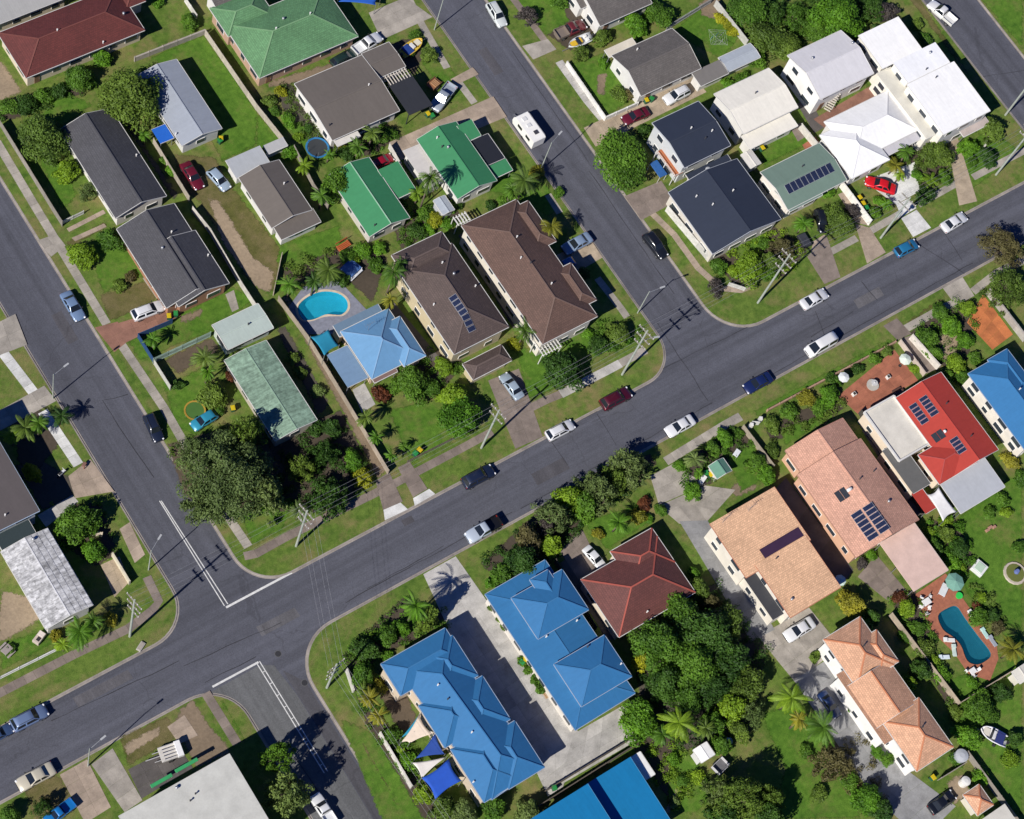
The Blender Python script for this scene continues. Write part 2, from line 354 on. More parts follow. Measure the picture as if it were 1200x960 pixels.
DATA = {
 'joints': [
 ((-37.93,-13.8),(-9.11,-13.84)),
 ((-7.68,-14.0),(28.65,-13.85)),
 ((35.89,-14.4),(83.09,-14.15)),
 ((11.38,-6.79),(10.99,-12.51)),
 ((49.77,-12.12),(58.98,-11.76)),
 ((76.68,-6.79),(80.59,-15.36)),
 ((82.39,-5.55),(81.68,-13.07)),
 ((53.19,-8.77),(51.78,-13.68)),
 ((28.78,1.65),(28.21,-13.3)),
 ((18.25,-5.08),(45.54,-6.01)),
 ((63.63,-8.09),(63.86,-12.03)),
 ((35.68,54.0),(35.39,30.71)),
 ((34.49,29.39),(34.14,4.46)),
 ((-62.32,-10.67),(-47.39,-11.98)),
 ((-81.45,-8.73),(-62.52,-9.85)),
 ((-61.01,-14.23),(-53.04,-14.52)),
 ((2.35,-5.97),(2.52,-11.59)),
 ((-52.69,29.6),(-48.95,28.85)),
 ((107.89,13.92),(115.94,11.42)),
 ((-52.17,15.66),(-52.69,29.6)),
 ((-55.79,-28.37),(-54.96,-40.48)),
 ((-34.19,-13.54),(-20.94,-13.44)),
 ((-10.04,-5.91),(11.62,-6.43)),
 ],
 'seals': [
 ('side_road_surface',[(-63.2,-15.8),(-53.1,-15.8),(-51.5,-16.8),(-50.9,-22),(-50.9,-80),(-63.2,-80)],(0.108,0.111,0.114)),
 ('road_patch',[(-50.8,-18),(-48.9,-21),(-48.9,-80),(-50.8,-80)],(0.066,0.065,0.074)),
 ('road_patch',[(-3.28,-10.18),(2.64,-10.24),(2.55,-12.24),(-3.36,-12.17)],(0.07,0.068,0.078)),
 ('road_patch',[(60.21,-10.16),(65.67,-10.18),(65.48,-11.83),(60.04,-11.79)],(0.105,0.102,0.11)),
 ('road_patch',[(-24.31,-7.05),(-22.56,-7.1),(-22.62,-8.13),(-24.36,-8.08)],(0.06,0.058,0.066)),
 ('road_patch',[(-77.49,-7.31),(-69.15,-7.49),(-69.14,-8.89),(-77.43,-8.86)],(0.094,0.091,0.1)),
 ('road_patch',[(30.51,56.46),(32.25,56.55),(32.19,51.29),(30.45,51.21)],(0.072,0.07,0.08)),
 ('road_patch',[(-50.83,-10.77),(-44.66,-10.91),(-44.58,-12.41),(-50.8,-12.36)],(0.098,0.096,0.104)),
 ('road_patch',[(53.77,-5.63),(56.72,-5.76),(56.67,-6.78),(53.63,-6.77)],(0.066,0.064,0.074)),
 ('road_patch',[(-52.57,45.07),(-50.87,45.14),(-50.96,39.85),(-52.65,39.79)],(0.074,0.072,0.082)),
 ],
 'paint': [
 ('road_marking',[(-53.1,12.17),(-53.24,12.17),(-53.15,-5.91),(-53.01,-5.91)],0.008),
 ('road_marking',[(-52.89,12.062),(-53.03,12.058),(-52.61,-5.922),(-52.47,-5.918)],0.009),
 ('road_marking',[(-53.0,-6.08),(-53.0,-6.4),(-42.29,-6.4),(-42.29,-6.08)],0.012),
 ('road_marking',[(-53.35,-15.16),(-53.49,-15.16),(-53.42,-33.37),(-53.28,-33.37)],0.008),
 ('road_marking',[(-52.87,-15.29),(-53.01,-15.29),(-52.89,-33.4),(-52.75,-33.4)],0.009),
 ('road_marking',[(-60.399,-15.13),(-60.401,-15.43),(-53.111,-15.49),(-53.109,-15.19)],0.012),
 ('road_marking',[(-53.435,-16.86),(-53.425,-16.96),(-52.995,-16.92),(-53.005,-16.82)],0.014),
 ('road_marking',[(-53.433,-18.79),(-53.427,-18.89),(-52.997,-18.86),(-53.003,-18.76)],0.014),
 ('road_marking',[(-53.423,-20.72),(-53.417,-20.82),(-52.987,-20.79),(-52.993,-20.69)],0.014),
 ('road_marking',[(-53.413,-22.64),(-53.407,-22.74),(-52.977,-22.71),(-52.983,-22.61)],0.014),
 ('road_marking',[(-53.413,-24.55),(-53.407,-24.65),(-52.977,-24.62),(-52.983,-24.52)],0.014),
 ('road_marking',[(-53.403,-26.46),(-53.397,-26.56),(-52.967,-26.53),(-52.973,-26.43)],0.014),
 ('road_marking',[(-53.393,-28.36),(-53.387,-28.46),(-52.957,-28.43),(-52.963,-28.33)],0.014),
 ('road_marking',[(-53.393,-30.26),(-53.387,-30.36),(-52.957,-30.33),(-52.963,-30.23)],0.014),
 ('road_marking',[(-53.383,-32.15),(-53.377,-32.25),(-52.947,-32.22),(-52.953,-32.12)],0.014),
 ],
 'patches': [
 ('green',[(-18.66,77.97),(-7.87,78.15),(-7.6,62.18),(-11.0,56.93),(-17.5,56.71),(-15.66,73.91)],'grass_patch'),
 ('shade',[(-24.9,27.8),(-22.73,27.96),(-23.43,14.02),(-26.79,12.37)],'shaded_soil'),
 ('shade',[(-27.54,72.19),(-25.92,72.43),(-25.71,54.38),(-27.53,54.29)],'shaded_soil'),
 ('green',[(-7.84,62.3),(-6.43,55.55),(-9.8,53.77),(-11.0,56.93)],'grass_patch'),
 ('dry',[(-23.52,61.37),(-17.47,57.55),(-18.0,52.73),(-16.72,39.56),(-21.75,33.11),(-24.5,37.77),(-23.95,51.5),(-25.14,54.6)],'dry_grass'),
 ('sand',[(-22.47,52.77),(-20.68,50.2),(-21.24,40.53),(-19.6,36.74),(-22.28,33.22),(-23.98,35.88),(-24.4,43.78)],'bare_sand'),
 ('green',[(-16.34,40.2),(-6.6,39.12),(-8.55,35.42),(-17.1,35.14),(-19.0,37.75)],'grass_patch'),
 ('green',[(-40.57,78.16),(-32.45,78.5),(-29.64,73.72),(-33.05,72.82),(-38.51,71.26),(-38.82,61.41),(-43.15,59.46)],'grass_patch'),
 ('green',[(-42.46,53.41),(-34.11,52.96),(-36.69,44.49),(-44.38,44.74)],'grass_patch'),
 ('dry',[(-45.03,55.2),(-38.11,55.62),(-38.0,54.26),(-44.61,53.37)],'dry_grass'),
 ('dry',[(-44.93,45.02),(-37.67,44.02),(-37.68,40.18),(-45.53,40.1)],'dry_grass'),
 ('green',[(-44.7,36.51),(-26.93,37.39),(-24.77,33.53),(-32.98,32.0),(-44.89,32.38)],'grass_patch'),
 ('dirt',[(-36.38,36.63),(-32.19,36.39),(-33.41,34.77),(-36.42,35.06)],'dirt'),
 ('mulch',[(-41.82,31.56),(-33.55,31.5),(-33.78,28.61),(-41.0,28.0)],'mulch'),
 ('green',[(-43.24,31.05),(-42.77,27.38),(-37.58,27.76),(-37.59,21.53),(-43.57,18.55),(-45.59,21.16)],'grass_patch'),
 ('bed',[(-35.01,13.2),(-26.65,12.6),(-22.81,12.12),(-23.96,0.64),(-31.84,-1.47),(-38.86,2.37),(-40.47,9.27)],'garden_soil'),
 ('mulch',[(-47.99,19.4),(-34.59,16.84),(-35.6,6.64),(-45.93,4.74),(-49.79,11.33)],'mulch'),
 ('green',[(-16.62,8.83),(-6.55,6.67),(-8.64,-0.15),(-18.57,-0.27)],'grass_patch'),
 ('green',[(-44.21,5.29),(-36.57,2.62),(-40.34,-0.11),(-45.25,-0.08)],'grass_patch'),
 ('dirt',[(-21.44,32.14),(-19.69,32.05),(-21.24,0.71),(-24.24,0.18)],'dirt'),
 ('bed',[(-18.23,37.03),(-8.75,36.36),(-2.85,30.87),(-8.14,26.11),(-9.76,24.49),(-11.02,29.4),(-11.57,31.0),(-17.49,32.72),(-19.77,31.93)],'garden_soil'),
 ('shade',[(-1.38,65.31),(0.04,63.75),(0.44,52.19),(-2.43,49.28),(-4.63,57.26),(-3.62,62.87)],'shaded_soil'),
 ('green',[(-5.11,57.5),(-2.37,57.9),(-1.98,53.37),(-4.43,51.12)],'grass_patch'),
 ('bed',[(0.8,52.01),(9.59,52.09),(10.38,48.2),(5.04,47.33),(-0.02,48.09)],'garden_soil'),
 ('dirt',[(8.53,64.66),(17.74,65.15),(17.94,64.15),(15.0,63.37),(7.63,61.88),(-4.63,65.11),(-2.6,66.43)],'dirt'),
 ('bed',[(17.94,64.15),(23.09,63.17),(22.76,60.05),(18.06,56.52),(18.08,60.47)],'garden_soil'),
 ('green',[(20.61,59.26),(25.13,58.56),(24.49,51.1),(19.32,49.48),(20.75,55.59)],'grass_patch'),
 ('bed',[(1.14,37.26),(11.45,34.67),(10.99,30.96),(-0.68,30.6)],'garden_soil'),
 ('green',[(14.74,34.75),(23.08,34.95),(26.77,30.5),(26.02,25.66),(23.28,25.3),(20.48,31.02)],'grass_patch'),
 ('green',[(6.13,8.08),(11.1,7.12),(19.56,5.2),(21.33,1.79),(10.01,-0.47),(2.88,0.07)],'grass_patch'),
 ('bed',[(-8.88,15.11),(-2.3,13.29),(-2.5,9.35),(-7.32,7.87),(-14.17,9.11)],'garden_soil'),
 ('bed',[(44.89,58.84),(53.69,57.55),(51.13,51.23),(44.5,49.73),(42.71,54.27)],'garden_soil'),
 ('green',[(41.68,63.14),(49.78,62.21),(47.84,54.65),(42.52,53.99),(41.96,58.34)],'grass_patch'),
 ('green',[(43.09,47.64),(50.32,46.96),(48.47,37.18),(43.21,36.65)],'grass_patch'),
 ('dirt',[(45.8,43.96),(48.19,43.36),(45.1,39.9),(43.72,40.93)],'dirt'),
 ('green',[(63.25,45.52),(72.3,47.93),(73.7,39.65),(67.21,37.07),(64.53,41.71)],'grass_patch'),
 ('dirt',[(70.13,47.99),(74.45,48.85),(74.04,45.2),(71.21,43.86),(69.35,45.87)],'dirt'),
 ('green',[(64.11,22.83),(71.68,21.9),(73.21,16.55),(61.51,16.85)],'grass_patch'),
 ('bed',[(45.44,9.46),(55.71,7.79),(59.56,0.92),(52.35,-1.52),(43.77,1.15),(43.71,6.34)],'garden_soil'),
 ('green',[(47.55,8.74),(54.49,7.35),(54.18,4.52),(47.54,4.4)],'grass_patch'),
 ('bed',[(80.35,7.55),(88.3,9.17),(93.87,6.44),(90.41,1.66),(82.71,0.9),(85.14,5.18)],'garden_soil'),
 ('green',[(94.19,4.42),(102.54,5.01),(104.91,-1.78),(89.73,-3.5)],'grass_patch'),
 ('dry',[(105.49,33.44),(108.06,31.65),(105.87,9.08),(105.23,13.2)],'dry_grass'),
 ('green',[(117.82,28.69),(126.77,24.53),(118.5,14.58)],'grass_patch'),
 ('green',[(33.39,-17.74),(61.22,-18.15),(61.56,-20.03),(33.74,-19.57)],'verge_grass'),
 ('dry',[(65.73,-17.05),(74.59,-16.4),(74.56,-17.61),(66.1,-18.45)],'dry_grass'),
 ('bed',[(33.49,-21.07),(48.63,-21.69),(46.99,-24.98),(42.1,-25.66),(32.98,-24.05)],'garden_soil'),
 ('green',[(35.94,-22.38),(44.32,-23.88),(44.85,-25.49),(34.38,-25.61)],'grass_patch'),
 ('bed',[(64.94,-19.22),(76.58,-17.43),(79.58,-20.72),(71.16,-27.62),(67.27,-28.99),(65.86,-25.69)],'garden_soil'),
 ('sand',[(69.31,-21.84),(72.98,-23.06),(69.46,-26.73),(66.64,-26.1)],'bare_sand'),
 ('green',[(51.46,-48.6),(63.57,-47.07),(66.11,-48.45),(47.95,-70.3),(46.07,-66.14),(45.59,-58.07)],'grass_patch'),
 ('bed',[(46.59,-46.26),(51.91,-48.05),(50.35,-54.39),(47.08,-57.33),(45.59,-54.14)],'garden_soil'),
 ('green',[(25.06,-22.21),(30.55,-22.75),(28.97,-28.33),(23.63,-28.3)],'grass_patch'),
 ('bed',[(17.08,-19.51),(29.23,-18.79),(31.16,-23.07),(25.24,-23.11),(21.13,-24.88),(16.01,-24.47)],'garden_soil'),
 ('dirt',[(22.74,-26.55),(25.36,-26.38),(27.52,-29.14),(22.33,-28.71)],'dirt'),
 ('green',[(-0.61,-20.08),(8.2,-21.79),(8.78,-25.54),(0.13,-25.87)],'grass_patch'),
 ('bed',[(-18.01,-18.12),(-3.87,-15.21),(6.13,-14.39),(14.76,-15.87),(14.96,-18.37),(7.83,-20.02),(0.69,-20.02),(-6.13,-23.18),(-15.76,-23.87)],'garden_soil'),
 ('green',[(5.37,-58.04),(11.98,-58.89),(12.0,-70.63),(9.65,-77.9),(-2.46,-70.76),(4.18,-66.08)],'grass_patch'),
 ('shade',[(-3.89,-37.99),(12.08,-37.86),(12.67,-50.33),(2.74,-59.45),(-7.55,-56.38),(-9.39,-48.1)],'shaded_soil'),
 ('bed',[(-13.9,-51.27),(-6.46,-52.68),(-7.89,-63.32),(-13.63,-62.78)],'garden_soil'),
 ('green',[(-9.18,-55.43),(-6.82,-55.36),(-6.26,-64.27),(-11.84,-64.54),(-14.35,-61.65)],'grass_patch'),
 ('sand',[(-10.61,-59.6),(-11.14,-61.42),(-14.73,-63.26),(-16.33,-62.31)],'bare_sand'),
 ('mulch',[(12.63,-66.62),(17.37,-67.9),(14.04,-73.27),(9.91,-72.3)],'mulch'),
 ('green',[(32.63,-67.71),(45.27,-70.32),(45.35,-73.43),(31.12,-90.55),(29.87,-86.9),(30.13,-78.23)],'grass_patch'),
 ('sand',[(24.2,-79.93),(27.52,-80.4),(26.66,-83.56),(22.95,-83.56)],'bare_sand'),
 ('bed',[(33.9,-53.11),(38.94,-54.36),(34.64,-67.34),(33.66,-72.82),(31.15,-70.62),(32.91,-58.73)],'garden_soil'),
 ('dirt',[(15.9,-53.66),(20.38,-53.18),(19.93,-55.95),(15.46,-56.42)],'dirt'),
 ('mulch',[(-39.18,-23.87),(-37.25,-28.97),(-38.33,-34.31),(-41.59,-34.54),(-41.14,-27.03)],'mulch'),
 ('bed',[(-42.71,-20.43),(-30.62,-17.06),(-25.18,-22.31),(-27.31,-24.49),(-38.52,-23.95),(-42.44,-29.12),(-40.23,-34.62),(-42.68,-42.94),(-39.99,-48.65),(-45.6,-45.35),(-44.76,-30.6)],'garden_soil'),
 ('green',[(-47.21,-27.79),(-44.37,-32.23),(-44.52,-48.03),(-50.58,-44.45),(-48.05,-28.71)],'verge_grass'),
 ('dry',[(-47.14,-31.75),(-46.19,-32.02),(-46.38,-42.15),(-47.51,-42.18)],'dry_grass'),
 ('dirt',[(-65.96,-15.89),(-63.33,-15.46),(-63.54,-19.78),(-62.34,-24.61),(-68.3,-24.15),(-67.53,-17.48)],'dirt'),
 ('dry',[(-74.63,-15.03),(-67.81,-15.66),(-67.91,-19.32),(-75.82,-19.5)],'dry_grass'),
 ('sand',[(-74.6,-16.13),(-68.72,-16.1),(-70.38,-17.89),(-75.25,-18.47)],'bare_sand'),
 ('dry',[(-88.92,-15.2),(-84.02,-15.39),(-84.11,-20.68),(-89.66,-19.39)],'dry_grass'),
 ('green',[(-61.01,-17.48),(-59.82,-17.75),(-59.92,-24.36),(-61.08,-24.51)],'grass_patch'),
 ('sand',[(-78.57,11.15),(-75.16,7.83),(-74.33,4.53),(-81.0,4.07),(-82.76,4.37)],'bare_sand'),
 ('green',[(-82.1,4.41),(-75.2,2.91),(-76.48,0.54),(-84.23,0.35)],'grass_patch'),
 ('green',[(-84.78,-0.71),(-76.62,-0.92),(-77.31,-1.5),(-85.23,-1.55)],'grass_patch'),
 ('bed',[(-64.97,34.53),(-60.78,32.3),(-61.2,26.48),(-66.8,23.53),(-67.64,26.95)],'garden_soil'),
 ('bed',[(-66.57,18.98),(-60.38,15.61),(-62.04,7.72),(-66.02,7.75),(-68.08,12.51)],'garden_soil'),
 ('shade',[(-68.46,26.65),(-64.74,26.14),(-62.14,21.01),(-63.07,18.55),(-68.21,18.41)],'shaded_soil'),
 ('bed',[(-43.05,80.21),(-29.97,79.03),(-29.34,76.14),(-38.65,76.38),(-43.9,77.25)],'garden_soil'),
 ('sand',[(-16.3,79.48),(-10.9,79.58),(-10.7,78.6),(-16.25,78.22)],'bare_sand'),
 ('sand',[(-40.13,89.92),(-38.34,86.48),(-38.08,80.7),(-41.99,80.89),(-43.7,83.07)],'bare_sand'),
 ],
 'paving': [
 ('driveway','conc',[(18.09,70.46),(25.19,70.45),(27.24,65.25),(17.19,65.05)],4,3),
 ('driveway','warm',[(27.97,47.98),(27.87,43.74),(8.03,44.47),(8.07,48.1)],2,7),
 ('driveway','warm',[(23.4,53.78),(27.96,54.13),(28.13,52.59),(23.54,52.45)],2,1),
 ('driveway','tan',[(38.2,36.38),(60.75,36.42),(61.12,32.92),(37.98,32.56)],8,2),
 ('driveway','conc',[(37.73,54.04),(42.4,53.31),(42.59,51.0),(37.94,51.01)],2,1),
 ('driveway','tan',[(20.65,18.92),(27.57,18.84),(27.4,15.16),(20.82,14.77)],3,2),
 ('driveway','brown',[(37.05,22.76),(44.2,22.38),(43.95,18.09),(37.06,17.86)],3,2),
 ('driveway','brown',[(57.98,-0.21),(63.3,1.31),(60.77,-5.82),(57.54,-5.56)],1,3),
 ('driveway','warm',[(60.62,1.61),(63.1,1.77),(63.01,0.93),(58.98,0.15)],1,1),
 ('driveway','warm',[(69.14,1.03),(70.91,-0.75),(70.56,-5.72),(66.37,-5.88)],1,3),
 ('driveway','warm',[(69.85,6.77),(72.19,6.69),(71.11,-0.49),(69.37,1.1)],1,4),
 ('driveway','white',[(75.49,6.86),(85.94,5.71),(83.23,0.83),(77.78,0.65)],3,2),
 ('driveway','white',[(76.97,-1.83),(80.42,-1.76),(80.57,-5.61),(76.63,-5.59)],1,2),
 ('driveway','white',[(77.78,0.65),(80.39,0.61),(80.62,-1.5),(77.3,-1.64)],1,1),
 ('driveway','tan',[(94.16,7.05),(95.98,6.15),(91.17,-5.32),(87.75,-4.52)],1,6),
 ('driveway','brown',[(-0.6,5.77),(4.72,5.23),(1.68,-5.99),(-3.1,-5.64)],2,5),
 ('driveway','brown',[(-24.39,-0.05),(-21.83,0.25),(-22.56,-4.71),(-25.8,-4.46)],1,3),
 ('driveway','white',[(-25.66,-4.24),(-23.08,-4.12),(-22.54,-6.09),(-26.43,-5.94)],1,1),
 ('driveway','brown',[(-20.35,0.23),(-18.28,0.19),(-18.26,-4.75),(-20.88,-4.87)],1,3),
 ('driveway','white',[(-20.95,-4.98),(-18.04,-4.87),(-17.7,-5.98),(-21.37,-6.12)],1,1),
 ('driveway','light',[(-25.94,-15.67),(-20.3,-15.65),(-19.97,-24.79),(-27.21,-24.55)],2,3),
 ('driveway','light',[(-27.53,-24.37),(-19.71,-24.64),(-19.2,-46.49),(-27.4,-47.69)],3,8),
 ('driveway','light',[(-27.55,-47.46),(-19.48,-46.47),(-25.52,-51.88),(-28.22,-51.97)],2,2),
 ('driveway','light',[(-19.98,-46.32),(-9.55,-46.56),(-12.56,-51.76),(-25.98,-51.47)],4,3),
 ('driveway','conc',[(12.73,-19.22),(17.25,-19.28),(19.46,-24.45),(11.18,-23.73)],2,2),
 ('driveway','conc',[(11.1,-23.84),(19.38,-24.57),(23.24,-27.46),(16.12,-29.56)],3,2),
 ('driveway','conc',[(11.17,-24.19),(16.21,-26.47),(16.23,-29.62),(12.22,-27.73)],2,1),
 ('driveway','grey',[(12.46,-27.4),(16.4,-29.4),(15.33,-48.51),(11.01,-48.19)],1,9),
 ('driveway','conc',[(12.4,-48.07),(22.05,-48.33),(22.63,-55.67),(13.19,-56.61)],4,3),
 ('driveway','grey',[(13.2,-56.17),(19.07,-56.21),(19.75,-75.87),(13.13,-75.92)],2,8),
 ('driveway','grey',[(13.1,-75.33),(19.98,-75.57),(23.18,-83.7),(15.54,-84.94)],3,3),
 ('patio','brown',[(31.75,-48.18),(36.59,-46.79),(37.21,-53.71),(33.56,-53.54)],2,3),
 ('patio','terra',[(47.44,-22.55),(60.83,-20.5),(61.02,-26.71),(48.45,-26.75)],6,5),
 ('patio','orange',[(75.02,-22.38),(80.85,-19.62),(80.79,-27.81),(75.81,-28.33)],3,4),
 ('driveway','brown',[(63.23,-19.53),(66.24,-19.9),(66.03,-26.63),(63.07,-26.44)],1,5),
 ('driveway','brown',[(61.81,-16.22),(64.75,-16.2),(65.23,-19.55),(62.39,-19.44)],1,2),
 ('driveway','conc',[(75.29,-15.53),(79.66,-15.48),(79.32,-19.18),(75.29,-19.04)],2,2),
 ('driveway','red',[(-48.0,40.43),(-44.58,39.77),(-44.83,36.27),(-47.45,35.6)],2,2),
 ('driveway','red',[(-44.72,39.52),(-35.76,38.23),(-35.94,36.4),(-45.01,36.2)],5,2),
 ('driveway','conc',[(-48.45,56.93),(-45.47,56.72),(-45.22,54.32),(-47.98,53.63)],2,2),
 ('driveway','warm',[(-43.73,56.82),(-37.38,57.23),(-37.32,56.54),(-43.67,56.14)],4,1),
 ('driveway','warm',[(-43.82,55.08),(-38.39,55.11),(-38.34,54.43),(-43.65,54.34)],4,1),
 ('driveway','warm',[(-62.54,21.52),(-58.57,22.37),(-58.05,16.41),(-63.32,18.09)],3,2),
 ('driveway','conc',[(-63.65,47.32),(-56.99,47.61),(-57.83,42.42),(-64.61,42.88)],3,2),
 ('driveway','conc',[(-67.42,34.93),(-58.79,35.52),(-58.46,32.59),(-67.56,32.14)],4,2),
 ('walkway','light',[(-69.06,18.29),(-63.38,18.72),(-63.16,17.41),(-68.89,16.15)],4,1),
 ('patio','tan',[(-65.03,7.63),(-62.16,7.5),(-62.78,3.5),(-65.7,2.54)],2,3),
 ('driveway','warm',[(-60.18,11.08),(-58.44,11.3),(-58.95,6.01),(-60.81,5.59)],1,3),
 ('driveway','warm',[(-83.99,-15.81),(-79.91,-15.76),(-80.33,-23.03),(-84.25,-23.24)],2,4),
 ('driveway','conc',[(-79.77,-16.66),(-76.27,-16.12),(-76.32,-24.31),(-79.13,-24.53)],1,4),
 ('parking_pad','dark',[(-75.93,-19.7),(-68.52,-19.93),(-68.38,-23.83),(-76.3,-24.06)],4,3),
 ('driveway','warm',[(-68.54,-17.17),(-65.72,-16.86),(-65.55,-20.27),(-68.32,-20.04)],1,2),
 ('walkway','conc',[(-37.86,44.44),(-36.46,44.38),(-36.2,39.74),(-37.67,39.69)],1,3),
 ('driveway','brown',[(-6.28,-22.48),(-1.37,-21.21),(-2.3,-28.04),(-6.35,-29.41)],2,4),
 ('courtyard','red',[(74.81,20.38),(90.17,21.38),(90.11,19.33),(75.56,18.17)],6,2),
 ('courtyard','terra',[(70.01,17.21),(73.18,17.49),(72.98,15.75),(69.88,15.08)],1,1),
 ('walkway','brown',[(70.13,20.82),(72.36,20.83),(72.3,18.29),(69.73,18.07)],1,2),
 ('patio','light',[(-19.67,14.08),(-17.5,14.2),(-17.87,10.44),(-20.4,10.22)],2,3),
 ('walkway','conc',[(-28.33,36.49),(-26.84,36.54),(-27.76,33.46),(-28.95,33.43)],1,2),
 ('side_passage','dark',[(28.13,-30.59),(31.5,-29.7),(31.83,-46.97),(28.09,-48.31)],1,6),  # paved passages, shade between the houses put into their dark colour
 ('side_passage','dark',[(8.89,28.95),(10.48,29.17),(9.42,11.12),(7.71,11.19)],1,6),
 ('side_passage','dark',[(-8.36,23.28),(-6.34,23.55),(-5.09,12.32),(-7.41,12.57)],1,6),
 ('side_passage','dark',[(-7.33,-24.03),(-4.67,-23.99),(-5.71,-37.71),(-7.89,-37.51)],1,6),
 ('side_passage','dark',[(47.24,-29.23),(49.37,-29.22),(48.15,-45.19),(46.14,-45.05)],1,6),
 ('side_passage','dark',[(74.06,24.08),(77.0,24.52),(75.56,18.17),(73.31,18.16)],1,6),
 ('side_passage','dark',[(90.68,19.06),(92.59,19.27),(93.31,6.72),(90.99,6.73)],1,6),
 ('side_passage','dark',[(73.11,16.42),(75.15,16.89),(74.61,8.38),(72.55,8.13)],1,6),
 ],
 'paths': [
 ('footpath','conc',[(-45.82,74.67),(-46.02,62.54),(-46.21,40.13)],1.3),
 ('footpath','conc',[(-45.95,36.54),(-45.52,24.5),(-46.05,8.39),(-45.74,0.04)],1.3),
 ('footpath','brown',[(-46.99,-0.89),(-45.31,-1.38),(-40.17,-1.25),(-22.46,-1.71),(-10.41,-1.71),(-4.67,-1.64)],1.25),
 ('footpath','brown',[(2.72,-1.12),(5.54,-1.18),(8.09,-1.4)],1.25),
 ('footpath','light',[(8.09,-1.4),(16.6,-1.5),(19.39,-1.49)],1.4),
 ('footpath','conc',[(19.39,-1.49),(24.37,-1.46)],1.3),
 ('footpath','conc',[(24.93,4.58),(24.93,6.26),(24.58,12.51)],1.2),
 ('footpath','conc',[(25.71,24.95),(25.88,28.68)],1.2),
 ('footpath','conc',[(25.67,70.42),(24.8,64.56),(24.04,55.82)],1.2),
 ('footpath','conc',[(24.31,52.62),(24.47,48.24)],1.2),
 ('footpath','brown',[(41.52,63.41),(41.8,51.38)],1.2),
 ('footpath','light',[(41.67,48.87),(41.67,40.47),(42.04,35.95)],1.4),
 ('footpath','warm',[(39.24,18.52),(40.34,13.25),(40.36,6.5),(41.6,1.75),(44.33,0.01),(47.13,-0.23)],1.1),
 ('footpath','conc',[(61.86,-1.3),(67.73,-1.28)],1.2),
 ('footpath','conc',[(70.28,-1.32),(75.25,-1.14),(77.58,-1.05)],1.2),
 ('footpath','conc',[(81.3,-1.11),(91.08,-0.88)],1.2),
 ('footpath','conc',[(93.45,-1.32),(102.09,-1.33),(106.03,-1.39)],1.2),
 ('footpath','conc',[(16.23,-18.41),(28.19,-17.91),(31.23,-17.91)],1.4),
 ('footpath','conc',[(64.67,-18.4),(73.0,-18.38),(77.05,-18.72)],1.3),
 ('footpath','conc',[(79.55,-18.43),(85.56,-17.61),(93.36,-18.01)],1.3),
 ('footpath','brown',[(-86.19,-1.96),(-74.38,-2.05),(-66.31,-2.38),(-62.2,-1.7),(-60.71,-0.96),(-60.36,3.02)],1.25),
 ('footpath','brown',[(-61.66,-15.58),(-61.56,-23.96)],1.3),
 ('footpath','white',[(-61.45,42.76),(-60.63,35.12)],1.5),
 ('footpath','white',[(-60.91,32.06),(-60.48,22.35)],1.5),
 ],
 'decks': [
 ('pool_deck','bluegrey',[(-21.51,26.52),(-20.66,24.96),(-17.7,23.42),(-10.68,23.99),(-11.63,29.39),(-11.72,30.75),(-17.18,32.23),(-21.03,30.31)],[(-20.06,29.22),(-20.23,28.65),(-20.29,28.09),(-20.25,27.64),(-20.07,27.33),(-19.76,27.11),(-19.38,26.94),(-18.95,26.81),(-18.45,26.73),(-17.85,26.71),(-17.27,26.71),(-16.79,26.66),(-16.45,26.55),(-16.21,26.42),(-15.99,26.27),(-15.75,26.12),(-15.48,25.96),(-15.2,25.77),(-14.91,25.61),(-14.6,25.53),(-14.27,25.55),(-13.9,25.64),(-13.56,25.78),(-13.27,25.98),(-13.03,26.24),(-12.83,26.56),(-12.68,26.91),(-12.62,27.28),(-12.64,27.66),(-12.74,28.07),(-12.91,28.48),(-13.17,28.87),(-13.55,29.24),(-14.02,29.61),(-14.55,29.94),(-15.1,30.18),(-15.67,30.35),(-16.28,30.44),(-16.91,30.48),(-17.51,30.44),(-18.13,30.35),(-18.77,30.19),(-19.34,29.97),(-19.78,29.66)]),
 ('pool_deck','terra',[(36.71,-60.87),(37.69,-65.26),(37.6,-69.02),(39.89,-71.54),(43.3,-69.51),(44.35,-67.8),(44.37,-58.49),(44.49,-54.63),(37.98,-54.92)],[(38.79,-59.82),(38.59,-60.38),(38.47,-60.98),(38.43,-61.53),(38.52,-62.0),(38.71,-62.44),(38.94,-62.87),(39.1,-63.29),(39.21,-63.7),(39.29,-64.09),(39.34,-64.5),(39.32,-64.95),(39.2,-65.5),(38.98,-66.11),(38.79,-66.71),(38.71,-67.21),(38.79,-67.61),(38.97,-67.93),(39.21,-68.2),(39.48,-68.41),(39.78,-68.58),(40.14,-68.7),(40.52,-68.77),(40.93,-68.78),(41.4,-68.78),(41.92,-68.76),(42.41,-68.62),(42.74,-68.27),(42.86,-67.61),(42.84,-66.72),(42.76,-65.76),(42.71,-64.87),(42.7,-64.07),(42.69,-63.31),(42.68,-62.57),(42.67,-61.9),(42.7,-61.26),(42.76,-60.66),(42.78,-60.13),(42.67,-59.72),(42.42,-59.46),(42.05,-59.31),(41.63,-59.24),(41.17,-59.2),(40.66,-59.16),(40.07,-59.14),(39.52,-59.21),(39.08,-59.42)]),
 ],
 'pools': [
